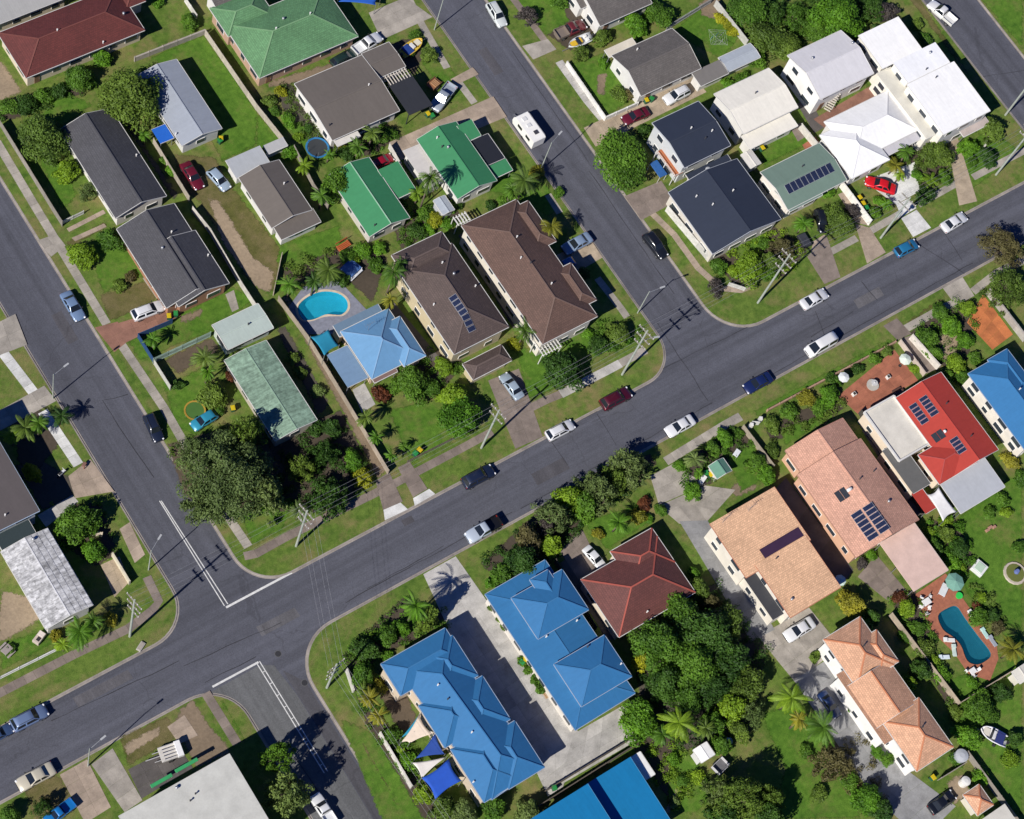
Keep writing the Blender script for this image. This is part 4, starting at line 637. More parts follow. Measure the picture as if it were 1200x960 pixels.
 {'label':'pale flat carport roof at the bottom right corner','o':(25.89,-88.5),'wall':(0.6,0.6,0.55),'wings':[{'kind':'skillion','c':(0.0,0.0),'sx':5.31,'sy':2.66,'e':2.5,'t':0.035,'roof':('flat',(0.55,0.53,0.47)),'open':1}],'name':'carport','cat':'carport'},
 {'label':'green gable roofed cubby house beside the small lawn','o':(22.24,-23.8),'wall':(0.62,0.6,0.55),'wings':[{'kind':'gable','c':(0.0,0.0),'sx':2.81,'sy':2.37,'e':1.8,'t':0.404,'roof':('metal',(0.12,0.26,0.19)),'axis':'y','ov':0.12}],'name':'cubby_house','cat':'cubby'},
 {'label':'small grey curved metal garden shed behind the bright green house','o':(8.81,33.69),'wall':(0.4,0.42,0.45),'wings':[{'kind':'gable','c':(-0.0,0.0),'sx':2.12,'sy':2.89,'e':2.1,'t':0.176,'roof':('metal',(0.36,0.4,0.45)),'axis':'y','ov':0.1}],'name':'garden_shed','cat':'shed'},
 {'label':'white walled house peeping in at the top edge beside green roof','o':(-1.73,81.22),'wall':(0.62,0.61,0.58),'wings':[{'kind':'gable','c':(0.0,-0.0),'sx':6.95,'sy':3.85,'e':3.2,'t':0.287,'roof':('tile',(0.125,0.113,0.105))}]},
 {'label':'white metal garden shed beside the azure roof','o':(-14.82,-55.42),'wall':(0.6,0.6,0.6),'wings':[{'kind':'gable','c':(0.0,-0.0),'sx':1.86,'sy':3.76,'e':2.2,'t':0.105,'roof':('metal',(0.84,0.84,0.83)),'axis':'y','ov':0.1}],'name':'garden_shed','cat':'shed'},
 {'label':'white roofed garden shed on the lawn under trees at the bottom','o':(-5.86,-58.32),'wall':(0.6,0.6,0.6),'wings':[{'kind':'gable','c':(-0.0,0.0),'sx':2.4,'sy':2.16,'e':2.2,'t':0.105,'roof':('metal',(0.84,0.84,0.83)),'axis':'y','ov':0.1}],'name':'garden_shed','cat':'shed'},
 {'label':'tiny cream shed in the lower right yard beside the palm','o':(43.87,-73.32),'wall':(0.6,0.58,0.5),'wings':[{'kind':'gable','c':(-0.0,0.0),'sx':2.61,'sy':2.12,'e':2.2,'t':0.141,'roof':('flat',(0.6,0.58,0.52)),'axis':'y','ov':0.1}],'name':'garden_shed','cat':'shed'},
 {'label':'white gable garden shed beside the sage green house','o':(58.92,18.18),'wall':(0.6,0.6,0.58),'wings':[{'kind':'gable','c':(0.0,0.0),'sx':2.16,'sy':2.88,'e':2.2,'t':0.141,'roof':('flat',(0.6,0.58,0.54)),'axis':'y','ov':0.1}],'name':'garden_shed','cat':'shed'},
 ],
 'pergolas': [
 {'label':'dark slatted patio roof beside the brown flat-pitched house','col':(0.028,0.03,0.036),'g':(14.38,52.77,4.38,6.22,0,2.8,7,0.62,'x')},
 {'label':'white slatted pergola beside the dark patio roof at upper left','col':(0.6,0.55,0.48),'g':(14.32,56.43,4.18,1.54,0,2.9,8,0.12,'x')},
 {'label':'white slatted pergola at the lower end of the reddish brown house','col':(0.62,0.61,0.58),'g':(9.61,5.62,3.81,2.48,0,2.7,7,0.14,'x')},
 {'label':'white slatted pergola between the brown house and green garden','col':(0.62,0.61,0.58),'g':(9.66,30.1,2.65,1.42,0,2.6,5,0.18,'x')},
 ],
 'sails': [
 {'label':'teal four-cornered shade sail beside the pool','col':(0.01,0.2,0.32),'pts':[(-21.68,23.43,2.8),(-18.8,23.14,3.2),(-18.69,20.28,2.8),(-21.63,19.7,3.2)]},
 {'label':'teal shade sail at the edge of the townhouse mulch yard','col':(0.01,0.22,0.34),'pts':[(-42.29,-34.93,2.4),(-38.65,-33.56,3.3),(-40.41,-35.17,2.8)]},
 {'label':'cream triangular shade sail beside the townhouse row','col':(0.62,0.52,0.42),'pts':[(-42.61,-35.44,2.4),(-38.68,-33.58,3.4),(-38.46,-36.78,3.4),(-41.71,-36.16,2.6)]},
 {'label':'blue triangular shade sail squeezed between two pale sails','col':(0.01,0.05,0.26),'pts':[(-42.08,-38.37,2.4),(-38.02,-36.82,3.2),(-38.45,-39.98,3.0)]},
 {'label':'off white narrow shade sail above the square blue one','col':(0.66,0.62,0.58),'pts':[(-42.81,-38.64,2.4),(-38.44,-40.41,3.0),(-42.89,-41.14,2.6)]},
 {'label':'large royal blue square shade sail beside the townhouse row','col':(0.008,0.07,0.42),'pts':[(-42.89,-41.14,2.6),(-38.32,-40.81,3.2),(-38.46,-44.32,3.2),(-42.85,-44.58,2.6)]},
 {'label':'white shade sail below the red roofed house','col':(0.7,0.69,0.68),'pts':[(48.47,-43.35,2.6),(50.62,-43.26,3.0),(50.86,-47.86,2.6),(47.8,-48.02,2.8)]},
 {'label':'blue tarp sail over the yard at the top beside the orange wall','col':(0.01,0.09,0.42),'pts':[(13.44,73.06,2.5),(17.7,73.76,2.8),(20.27,70.97,2.5),(18.63,69.91,2.5)]},
 ],
 'umbrellas': [
 {'label':'pale green patio umbrella on the terracotta patio near the driveway wall','col':(0.62,0.7,0.6),'g':(59.89,-23.2,1.0,2.4)},
 {'label':'white patio umbrella among shrubs at the edge of the terracotta patio','col':(0.66,0.68,0.66),'g':(48.84,-20.91,0.9,2.4)},
 {'label':'sage green patio umbrella beside the teal pool deck','col':(0.16,0.33,0.26),'g':(43.46,-56.67,1.5,2.5)},
 {'label':'pale mint folded-edge umbrella between the peach and salmon houses','col':(0.5,0.62,0.55),'g':(27.85,-47.55,0.9,2.2)},
 ],
 'fences': [
 {'label':'grey timber side fence along the left footpath','line':[(-44.1,76.83),(-44.16,60.51),(-44.14,57.41)],'h':1.7,'col':(0.26,0.235,0.2)},
 {'label':'low white fence closing the left front yard','line':[(-43.94,57.76),(-40.33,57.9)],'h':1.0,'col':(0.5,0.5,0.46)},
 {'label':'concrete boundary wall below the maroon roofed house','line':[(-20.29,78.38),(-7.96,78.17)],'h':1.2,'col':(0.34,0.31,0.27),'name':'wall','cat':'wall','th':0.25,'rail':False},
 {'label':'pale timber fence left of the pale green roof','line':[(-8.05,77.83),(-7.78,62.45),(-7.13,55.24)],'h':1.7,'col':(0.4,0.36,0.3)},
 {'label':'timber fence beside the red car behind the tiled gable house','line':[(-25.05,64.08),(-25.26,52.78)],'h':1.6,'col':(0.36,0.32,0.26)},
 {'label':'white capped fence behind the charcoal brick house','line':[(-25.72,50.96),(-25.24,46.43),(-25.68,36.55),(-25.65,32.35)],'h':1.7,'col':(0.5,0.48,0.44)},
 {'label':'dark blue front yard fence around a young palm','line':[(-37.78,35.86),(-43.33,36.06),(-43.34,31.53)],'h':1.5,'col':(0.015,0.06,0.16)},
 {'label':'mint green fence behind the brown gravel yard','line':[(-43.4,31.45),(-33.92,31.37)],'h':1.7,'col':(0.26,0.36,0.3)},
 {'label':'pale fence at the street side of the brown gravel yard','line':[(-43.37,31.23),(-43.34,26.56)],'h':1.5,'col':(0.42,0.42,0.38)},
 {'label':'long timber fence dividing the mossy roof from the pool house','line':[(-21.91,31.93),(-21.43,24.3),(-21.85,10.94),(-22.26,0.02)],'h':1.6,'col':(0.33,0.28,0.22)},
 {'label':'thin timber fence across the sandy back yard','line':[(-17.51,38.23),(-22.08,33.06)],'h':1.2,'col':(0.38,0.33,0.26)},
 {'label':'white rendered front wall around the green front lawn','line':[(42.33,47.74),(42.11,36.04),(48.66,35.95)],'h':1.1,'col':(0.66,0.65,0.61),'name':'wall','cat':'wall','th':0.22,'rail':False},
 {'label':'white slatted side fence along the navy roofed house','line':[(41.5,17.45),(42.4,7.12)],'h':1.8,'col':(0.55,0.54,0.5)},
 {'label':'pale picket fence at the corner garden of the navy house','line':[(42.85,1.65),(44.71,-0.33),(47.84,0.13)],'h':1.1,'col':(0.5,0.5,0.46)},
 {'label':'white wall between the sage green house and red car driveway','line':[(70.97,7.79),(71.02,-0.28)],'h':1.7,'col':(0.68,0.67,0.62),'name':'wall','cat':'wall','th':0.2,'rail':False},
 {'label':'cream wall beside the little lawn below the cream house','line':[(71.35,19.96),(71.56,15.83)],'h':1.7,'col':(0.62,0.6,0.55),'name':'wall','cat':'wall','th':0.2,'rail':False},
 {'label':'low brick fence in front of the terracotta patio','line':[(35.44,-19.2),(61.58,-19.58)],'h':0.7,'col':(0.34,0.22,0.15),'name':'wall','cat':'wall','th':0.25,'rail':False},
 {'label':'white driveway wall above the red roofed house','line':[(64.32,-20.15),(65.01,-26.63)],'h':1.6,'col':(0.6,0.56,0.5),'name':'wall','cat':'wall','th':0.25,'rail':False},
 {'label':'white wall with shrubs along the brown sloping driveway','line':[(62.21,-19.85),(62.24,-26.48)],'h':1.2,'col':(0.5,0.42,0.36),'name':'wall','cat':'wall','th':0.2,'rail':False},
 {'label':'grey rendered wall right of the orange court','line':[(81.39,-19.67),(81.51,-29.66)],'h':1.7,'col':(0.36,0.34,0.31),'name':'wall','cat':'wall','th':0.25,'rail':False},
 {'label':'dark timber boundary fence above the azure roof','line':[(-31.08,-52.49),(-14.12,-52.3)],'h':1.8,'col':(0.12,0.1,0.08)},
 {'label':'second dark timber fence parallel to the duplex driveway','line':[(-28.3,-51.17),(-13.75,-51.17)],'h':1.2,'col':(0.1,0.085,0.07)},
 {'label':'white garden wall beside the corner palms of the townhouses','line':[(-43.29,-22.62),(-44.01,-25.61)],'h':1.4,'col':(0.55,0.53,0.48),'name':'wall','cat':'wall','th':0.2,'rail':False},
 {'label':'white garden wall along the townhouse verge','line':[(-44.02,-32.62),(-44.24,-41.22)],'h':1.4,'col':(0.58,0.55,0.5),'name':'wall','cat':'wall','th':0.2,'rail':False},
 {'label':'tan timber fence between the apricot house and pool yard','line':[(32.16,-55.59),(32.82,-71.88),(43.33,-72.14)],'h':1.7,'col':(0.36,0.3,0.23)},
 {'label':'grey timber fence at the lower end of the apricot house','line':[(23.17,-79.27),(27.92,-79.41)],'h':1.7,'col':(0.26,0.235,0.2)},
 {'label':'white rail fence beside the lower left footpath','line':[(-84.53,-0.25),(-76.22,-0.41)],'h':1.0,'col':(0.6,0.6,0.58)},
 {'label':'cream wall at the tan paved forecourt on the left','line':[(-63.02,7.99),(-62.99,3.22)],'h':1.3,'col':(0.6,0.55,0.42),'name':'wall','cat':'wall','th':0.22,'rail':False},
 {'label':'cream wall stub beside the round green bush on the left','line':[(-64.88,12.83),(-62.81,11.26)],'h':1.2,'col':(0.6,0.52,0.4),'name':'wall','cat':'wall','th':0.3,'rail':False},
 {'label':'pale metal fence along the bushland edge at the top','line':[(72.43,46.47),(72.68,37.44)],'h':1.8,'col':(0.45,0.45,0.42)},
 {'label':'short white fence beside the red hatch in the carport','line':[(7.36,47.18),(7.04,43.36)],'h':1.6,'col':(0.55,0.53,0.5)},
 {'label':'white fence strip behind the top left garden','line':[(-7.74,84.8),(-7.73,81.04)],'h':1.5,'col':(0.55,0.54,0.5)},
 {'label':'timber fence between the green gable house and the cottage yard','line':[(-6.25,53.58),(-7.07,46.32),(-7.03,42.08)],'h':1.5,'col':(0.26,0.235,0.2)},
 {'label':'dark timber fence between the duplex and the dark red roof','line':[(-8.06,-23.56),(-8.62,-35.2)],'h':1.6,'col':(0.07,0.06,0.05)},
 {'label':'timber fence between the salmon and red roofed houses','line':[(48.52,-26.61),(47.06,-45.32)],'h':1.6,'col':(0.07,0.06,0.05)},
 {'label':'timber fence right of the apricot house yard at the bottom right','line':[(29.26,-78.25),(29.6,-91.26)],'h':1.6,'col':(0.26,0.235,0.2)},
 {'label':'timber retaining fence along the small lawn by the cubby house','line':[(30.04,-19.66),(30.38,-27.42)],'h':1.5,'col':(0.3,0.26,0.2)},
 {'label':'low garden edging fence along the front lawn with wheelie bins','line':[(-18.66,0.26),(-8.58,0.15)],'h':0.6,'col':(0.12,0.1,0.08)},
 {'label':'white wall along the right side of the red car garden','line':[(101.19,4.04),(98.85,2.38)],'h':1.0,'col':(0.6,0.6,0.55),'name':'wall','cat':'wall','th':0.2,'rail':False},
 {'label':'pale fence behind the clothes hoist yard shed','line':[(61.81,46.0),(72.15,47.21)],'h':1.5,'col':(0.3,0.3,0.3)},
 ],
 'plants': [
 ('round',5.65,9,'olive',-25.59,70.79,'olive green leafy tree covering the corner of the blue grey roof'),
 ('round',4.24,7.5,'olive',-40.24,70.76,'olive green leafy tree inside the left front yard by the timber fence'),
 ('round',2.18,3.26,'lime',-39.36,64.96,'lime green leafy tree below the left front yard tree'),
 ('gum',1.79,2.42,'grey',-37.99,60.63,'grey green loose-crowned tree overhanging the dark tiled gable roof'),
 ('round',1.85,2.77,'bright',-24.81,80.46,'bright green leafy tree in front of the maroon roofed house'),
 ('round',2.75,4.12,'green',-29.85,78.53,'green leafy tree under the maroon roof eaves beside the porch'),
 ('shrub',2.06,2.27,'dark',-39.16,78.12,'dark green shrub in the hedge row below the maroon house'),
 ('shrub',1.8,1.98,'green',-41.6,78.9,'green shrub at the left edge hedge row below the maroon house'),
 ('shrub',1.55,1.71,'green',-36.13,78.41,'green shrub in the middle of the hedge below the maroon house'),
 ('shrub',1.56,1.72,'dark',-33.33,78.24,'dark green shrub at the right end of the hedge below the maroon house'),
 ('round',1.75,2.63,'green',-9.36,80.6,'green leafy tree behind the concrete boundary wall at the top left'),
 ('shrub',1.08,1.18,'bright',-11.84,86.12,'bright green shrub at the top edge right of the maroon roof'),
 ('palm',1.17,2.5,'bright',-26.3,64.54,'bright green palm growing at the foot of the olive tree by the tarp'),
 ('shrub',1.04,1.14,'bright',-25.23,58.42,'bright green shrub beside the fence of the red car driveway'),
 ('shrub',0.91,1.0,'green',-25.05,60.57,'green shrub between the tarp and the dark gable roof'),
 ('round',2.52,3.78,'lime',-44.32,51.14,'lime green leafy tree in the front yard of the charcoal brick house'),
 ('round',2.29,3.43,'green',-39.26,51.59,'green leafy tree against the wall of the charcoal brick house'),
 ('shrub',1.26,1.38,'olive',-41.7,44.52,'olive green shrub in the front garden strip of the charcoal house'),
 ('shrub',1.01,1.11,'brown',-39.57,45.28,'brownish shrub in the flower bed by the charcoal house wall'),
 ('palm',1.75,3,'bright',-42.35,33.43,'bright green palm inside the dark blue fence'),
 ('palm',2.51,4.5,'olive',-37.5,27.02,'olive green palm over the brown gravel yard'),
 ('palm',1.5,4,'bright',-38.23,25.18,'bright green palm at the corner of the mossy green roof'),
 ('round',2.5,3.74,'olive',-38.76,22.3,'olive green leafy tree beside the mossy green roof'),
 ('shrub',1.0,1.09,'dark',-42.14,26.57,'dark green shrub below the brown gravel yard'),
 ('gum',7.64,13,'gum',-44.34,9.14,'feathery green loose-crowned tree the biggest beside the left street corner'),
 ('gum',3.7,9,'gum',-40.59,4.74,'feathery green loose-crowned tree adjoining the biggest corner tree on its right'),
 ('gum',2.93,8,'gum',-49.49,8.36,'feathery green loose-crowned tree leaning over the street at the corner'),
 ('gum',3.48,11,'olive',-38.99,13.36,'olive green loose-crowned tree behind the biggest corner tree'),
 ('gum',2.46,8,'gum',-46.01,15.39,'feathery green loose-crowned tree on the kerb side of the biggest corner tree'),
 ('gum',3.48,7,'dark',-32.66,0.5,'dark green loose-crowned tree behind the corner power pole'),
 ('palm',1.73,3,'grey',-37.56,0.39,'grey green palm beside the corner power pole'),
 ('palm',1.72,3,'green',-40.95,2.99,'green palm in the shade of the corner trees'),
 ('round',1.76,2.64,'yellow',-26.12,1.11,'yellow leafy tree next to the brown driveway apron'),
 ('round',1.76,2.64,'bright',-25.91,4.06,'bright green leafy tree above the yellow shrub tree by the driveway'),
 ('round',1.77,2.65,'dark',-25.87,9.89,'dark green leafy tree under the mossy roof edge at the shaded yard'),
 ('gum',2.51,6,'dark',-29.7,6.42,'dark green loose-crowned tree in the middle of the shaded corner yard'),
 ('gum',2.24,6,'olive',-33.45,6.16,'olive green loose-crowned tree in the shaded corner yard near the mossy roof'),
 ('shrub',1.64,1.8,'dark',-28.14,11.34,'dark green shrub at the lower end of the mossy roof'),
 ('palm',1.78,4,'olive',-21.51,7.98,'olive green palm at the top of the narrow dirt driveway'),
 ('palm',1.39,3,'bright',-21.54,5.06,'bright green palm midway along the narrow dirt driveway'),
 ('palm',1.27,2.5,'bright',-21.18,1.71,'bright green palm beside the narrow driveway near the front fence'),
 ('palm',0.89,2,'green',-18.51,2.04,'green palm at the corner of the green front lawn'),
 ('shrub',1.27,1.4,'olive',-25.13,22.39,'olive green shrub first in the row along the dirt driveway'),
 ('shrub',1.27,1.4,'olive',-25.27,19.94,'olive green shrub second in the row along the dirt driveway'),
 ('shrub',1.27,1.4,'grey',-24.62,16.13,'grey green shrub third in the row along the dirt driveway'),
 ('round',3.1,4.64,'green',-11.79,10.3,'green leafy tree in front of the pale blue house'),
 ('round',3.61,5.42,'bright',-8.76,1.86,'bright green leafy tree on the lawn beside the brown driveway'),
 ('round',2.59,3.88,'lime',-7.55,5.59,'lime green leafy tree next to the garage of the solar panel house'),
 ('round',1.69,2.53,'lime',-5.83,10.66,'lime green leafy tree at the corner of the solar panel house garage'),
 ('shrub',1.66,1.83,'red',-16.57,11.12,'dark red shrub beside the cream patio of the pale blue house'),
 ('shrub',1.54,1.7,'green',-13.76,11.25,'green shrub between the red shrub and the front tree'),
 ('shrub',1.81,1.99,'green',-9.49,8.44,'green shrub under the front tree of the pale blue house'),
 ('round',3.71,6,'dark',9.38,1.15,'dark green leafy tree on the corner lawn by the big pole'),
 ('round',2.15,3.23,'olive',21.55,2.66,'olive green leafy tree on the tip of the street corner lawn'),
 ('round',1.87,2.81,'dark',17.6,2.54,'dark green leafy tree between the corner lawn and brown house'),
 ('shrub',1.34,1.47,'green',19.41,1.51,'green shrub behind the corner footpath'),
 ('shrub',1.2,1.32,'bright',17.4,4.75,'bright green shrub along the wall of the reddish brown house'),
 ('palm',2.25,5,'palm',6.93,8.66,'green palm beside the white pergola of the brown house'),
 ('shrub',1.32,1.45,'yellow',6.17,8.92,'yellow shrub below the palm by the brown house'),
 ('palm',2.45,6,'gold',19.92,21.28,'golden green palm leaning over the reddish brown roof edge'),
 ('palm',3.01,6,'olive',20.85,29.97,'olive green palm on the verge near the caravan'),
 ('palm',1.91,4.5,'green',19.05,30.41,'green palm behind the verge palm by the caravan'),
 ('shrub',1.38,1.51,'gold',26.39,32.76,'golden green shrub at the kerb by the parked caravan'),
 ('round',2.93,6,'green',-4.4,44.31,'green leafy tree over the emerald gable roof'),
 ('palm',1.98,4,'green',-7.97,42.81,'green palm beside the emerald gable roof'),
 ('shrub',1.59,1.75,'bright',-7.26,53.06,'bright green shrub beside the blue trampoline'),
 ('palm',1.73,2.5,'lime',-7.37,49.32,'lime green palm below the blue trampoline'),
 ('shrub',1.21,1.33,'yellow',-2.8,63.35,'yellow shrub at the corner of the brown flat-pitched house'),
 ('shrub',1.34,1.47,'olive',-5.29,62.58,'olive green shrub beside the yellow shrub by the brown flat roof'),
 ('shrub',1.47,1.62,'bright',-4.44,58.28,'bright green shrub in the back yard of the brown flat-pitched house'),
 ('palm',2.03,4,'olive',4.56,48.85,'olive green palm at the wall of the brown flat-pitched house'),
 ('shrub',1.36,1.49,'green',8.57,49.39,'green shrub beside the driveway of the bright green house'),
 ('palm',1.88,3.5,'green',1.82,48.1,'green palm behind the red car under the carport'),
 ('shrub',1.47,1.62,'dark',0.4,49.01,'dark green shrub in the bed behind the emerald roof'),
 ('palm',2.56,9,'palm',6.15,35.79,'green palm casting a shadow on the bright green roof'),
 ('palm',1.61,3,'lime',5.88,36.84,'lime green palm below the bright green house wall'),
 ('shrub',1.34,1.47,'bright',3.55,37.57,'bright green shrub between the two green roofs'),
 ('palm',2.87,5,'olive',-14.5,31.04,'olive green palm beside the pool'),
 ('palm',1.82,4,'dark',-16.9,30.55,'dark green palm in the terracotta bed above the pool'),
 ('palm',2.2,4,'bright',-20.23,31.94,'bright green palm left of the pool by the timber fence'),
 ('shrub',1.56,1.72,'dark',-11.71,30.5,'dark green shrub against the blue cover by the pool'),
 ('palm',2.37,7,'green',-6.72,25.31,'green palm above the solar panel house passage'),
 ('palm',1.58,6.5,'dark',-4.6,26.13,'dark green palm shading the brown solar panel roof corner'),
 ('palm',1.44,5,'gold',-8.48,22.45,'golden green palm in the passage beside the solar panel house'),
 ('shrub',1.71,1.88,'bright',-6.28,33.13,'bright green shrub in the garden below the emerald roof'),
 ('shrub',1.58,1.73,'green',-5.81,30.13,'green shrub in the passage garden below the emerald roof'),
 ('shrub',1.57,1.73,'green',-8.78,33.29,'green shrub near the orange garden bench'),
 ('shrub',1.61,1.77,'yellow',6.74,32.64,'yellow shrub in the garden between green and brown roofs'),
 ('shrub',1.73,1.91,'dark',2.89,32.34,'dark green shrub in the bed above the brown solar panel roof'),
 ('shrub',1.47,1.62,'green',5.79,34.36,'green shrub behind the grey garden shed'),
 ('shrub',1.34,1.48,'bright',8.22,31.16,'bright green shrub next to the yellow shrub between roofs'),
 ('shrub',1.11,1.22,'green',19.88,60.92,'green shrub beside the yellow boat'),
 ('round',1.67,2.5,'olive',22.17,58.77,'olive green leafy tree on the front lawn by the yellow boat'),
 ('shrub',0.97,1.06,'brown',16.3,64.31,'brownish shrub at the corner of the brown flat roof by the white ute'),
 ('shrub',1.25,1.38,'green',22.49,63.25,'green shrub in the hedge behind the yellow boat'),
 ('shrub',1.64,1.8,'gold',2.67,78.18,'golden green shrub behind the pale green roof at the top'),
 ('round',2.46,3.69,'bright',56.75,48.72,'bright green leafy tree between the two grey roofs at the top'),
 ('round',2.91,4.37,'green',61.32,48.54,'green leafy tree behind the grey roofs at the top'),
 ('round',1.86,2.8,'olive',50.3,49.15,'olive green leafy tree beside the yellow boat on the left of the grey house'),
 ('gum',1.71,3,'olive',45.35,48.09,'olive green loose-crowned tree at the end of the white front wall'),
 ('shrub',1.84,2.03,'olive',46.49,38.62,'olive green shrub in the middle of the walled front lawn'),
 ('shrub',1.28,1.41,'brown',48.36,38.14,'brownish shrub by the porch of the walled front lawn house'),
 ('shrub',1.14,1.25,'bright',47.99,45.16,'bright green shrub inside the walled front lawn near the porch'),
 ('gum',1.99,3.5,'purple',41.3,58.1,'purple grey loose-crowned tree bare-looking on the verge at the top'),
 ('round',2.01,3.02,'green',47.83,58.42,'green leafy tree at the top edge beside the white house'),
 ('hedge',5.45,5.5,'green',38.48,27.42,'green dense rounded bush at the kerb beside the sandy driveway'),
 ('shrub',1.68,1.85,'purple',41.58,32.24,'purple grey shrub at the upper end of the big kerbside bush'),
 ('shrub',1.27,1.4,'dark',46.62,31.38,'dark green shrub at the corner of the balcony house'),
 ('shrub',1.32,1.45,'yellow',71.55,43.47,'yellow shrub first along the pale metal fence at the top'),
 ('shrub',1.32,1.45,'yellow',72.27,42.18,'yellow shrub second along the pale metal fence at the top'),
 ('shrub',1.32,1.45,'yellow',72.31,40.45,'yellow shrub third along the pale metal fence at the top'),
 ('hedge',3.84,5.19,'green',75.47,42.32,'green dense rounded bush the first of the thicket right of the hoist yard'),
 ('round',3.83,5.75,'olive',75.38,36.08,'olive green leafy tree in the thicket above the cream roof'),
 ('gum',3.56,4.81,'dark',79.57,40.19,'dark green loose-crowned tree in the thicket at the top edge'),
 ('gum',3.27,4.42,'green',83.27,37.48,'green loose-crowned tree in the thicket beside the white debris'),
 ('round',3.25,4.87,'olive',78.13,33.26,'olive green leafy tree in the thicket touching the white two-storey house'),
 ('round',5.39,8.09,'bright',88.73,33.36,'bright green leafy tree the brightest above the white two-storey house'),
 ('round',2.98,4.47,'green',85.18,34.27,'green leafy tree between the thicket and the bright tree'),
 ('gum',3.32,4.48,'dark',96.59,33.13,'dark green loose-crowned tree right of the bright tree at the top'),
 ('gum',2.72,3.67,'purple',99.07,31.54,'purple grey loose-crowned tree at the top corner of the long white building'),
 ('shrub',2.34,2.58,'green',72.23,34.37,'green shrub behind the cream roof at the shed'),
 ('round',2.39,3.59,'dark',90.37,30.28,'dark green leafy tree behind the white two-storey house gable'),
 ('shrub',1.74,1.92,'green',67.67,31.97,'green shrub in the hedge beside the blue grey shed'),
 ('shrub',1.45,1.59,'bright',65.16,32.19,'bright green shrub in the hedge end beside the blue grey shed'),
 ('shrub',1.51,1.66,'green',102.74,24.28,'green shrub first along the white building street side'),
 ('shrub',1.36,1.5,'olive',103.27,27.39,'olive green shrub second along the white building street side'),
 ('round',3.07,4.6,'lime',47.02,1.92,'lime green leafy tree in the corner garden of the navy house'),
 ('round',2.24,3.36,'olive',51.14,1.44,'olive green leafy tree right of the corner garden tree'),
 ('shrub',1.66,1.83,'green',43.11,4.83,'green shrub at the lower corner of the navy roof'),
 ('gum',1.66,2.5,'purple',40.44,2.04,'purple grey loose-crowned tree bare and dry at the street corner'),
 ('gum',2.39,4,'brown',54.18,2.63,'brownish loose-crowned tree beside the navy house driveway'),
 ('palm',2.13,3.5,'bright',59.1,4.05,'bright green palm beside the black car'),
 ('round',3.0,4.5,'olive',65.8,2.21,'olive green leafy tree right of the black car on the front lawn'),
 ('gum',1.72,3,'purple',69.32,2.74,'purple grey loose-crowned tree bare beside the white wall'),
 ('shrub',1.43,1.58,'bright',67.95,7.69,'bright green shrub under the sage green roof corner'),
 ('shrub',1.95,2.15,'green',49.71,0.33,'green shrub beside the leaning power pole'),
 ('palm',2.19,3,'gold',80.22,5.95,'golden green palm behind the red car'),
 ('palm',1.91,3.5,'green',83.22,6.7,'green palm at the white house verandah'),
 ('round',3.24,4.87,'olive',89.04,4.58,'olive green leafy tree between the red car and the tan driveway'),
 ('palm',2.05,2.5,'lime',84.61,1.17,'lime green palm in the round garden right of the red car'),
 ('shrub',2.04,2.24,'dark',82.86,-0.52,'dark green shrub at the footpath by the red car garden'),
 ('shrub',1.61,1.78,'green',88.28,0.6,'green shrub left of the tan driveway'),
 ('round',2.08,3.12,'bright',95.52,3.34,'bright green leafy tree right of the tan driveway'),
 ('round',2.69,4.04,'olive',101.04,4.2,'olive green leafy tree at the lower corner of the long white building'),
 ('round',1.93,2.9,'dark',97.39,0.28,'dark green leafy tree in the last garden at the right top corner'),
 ('palm',1.59,2,'bright',75.13,0.79,'bright green palm below the red car by the footpath'),
 ('shrub',1.44,1.58,'green',72.8,0.79,'green shrub at the end of the white wall'),
 ('shrub',1.15,1.27,'bright',75.1,2.44,'bright green shrub by the wheelie bins near the red car'),
 ('gum',3.94,7,'brown',87.63,-14.8,'brownish loose-crowned tree at the right edge over the road'),
 ('gum',4.05,7,'olive',83.52,-21.16,'olive green loose-crowned tree at the right edge beside the lower footpath'),
 ('round',2.12,3.17,'green',66.33,-21.44,'green leafy tree right of the brown sloping driveway'),
 ('round',1.69,2.53,'green',65.78,-24.2,'green leafy tree beside the middle of the white driveway wall'),
 ('round',2.13,3.2,'bright',71.39,-22.02,'bright green leafy tree in the middle of the sandy garden'),
 ('round',1.85,2.77,'green',71.42,-19.14,'green leafy tree at the street end of the sandy garden'),
 ('round',1.7,2.55,'bright',72.04,-24.91,'bright green leafy tree left of the orange court'),
 ('round',1.57,2.36,'lime',76.16,-20.59,'lime green leafy tree at the upper corner of the orange court'),
 ('round',1.97,2.96,'lime',67.86,-27.63,'lime green leafy tree between the orange court and the red roof'),
 ('round',1.55,2.32,'green',67.7,-29.9,'green leafy tree at the upper corner of the right blue house'),
 ('round',1.68,2.52,'green',64.78,-28.43,'green leafy tree at the top of the red roof'),
 ('shrub',1.41,1.56,'green',71.61,-28.32,'green shrub left of the blue house balcony'),
 ('shrub',0.98,1.08,'red',68.78,-31.29,'dark red shrub under the blue house balcony'),
 ('round',2.06,3.09,'bright',45.34,-22.01,'bright green leafy tree left of the terracotta patio'),
 ('shrub',1.77,1.95,'gold',42.01,-20.57,'golden green shrub in the long front bed left of the patio'),
 ('shrub',1.51,1.67,'green',47.98,-20.16,'green shrub behind the white umbrella on the patio'),
 ('shrub',1.63,1.79,'green',38.18,-21.13,'green shrub in the middle of the long front bed'),
 ('shrub',1.62,1.78,'olive',34.42,-21.58,'olive green shrub at the left end of the long front bed'),
 ('shrub',1.25,1.37,'dark',52.8,-20.43,'dark green shrub in the first bed along the patio wall'),
 ('shrub',1.25,1.38,'green',56.45,-20.33,'green shrub in the second bed along the patio wall'),
 ('shrub',1.12,1.23,'olive',59.36,-20.11,'olive green shrub in the third bed along the patio wall'),
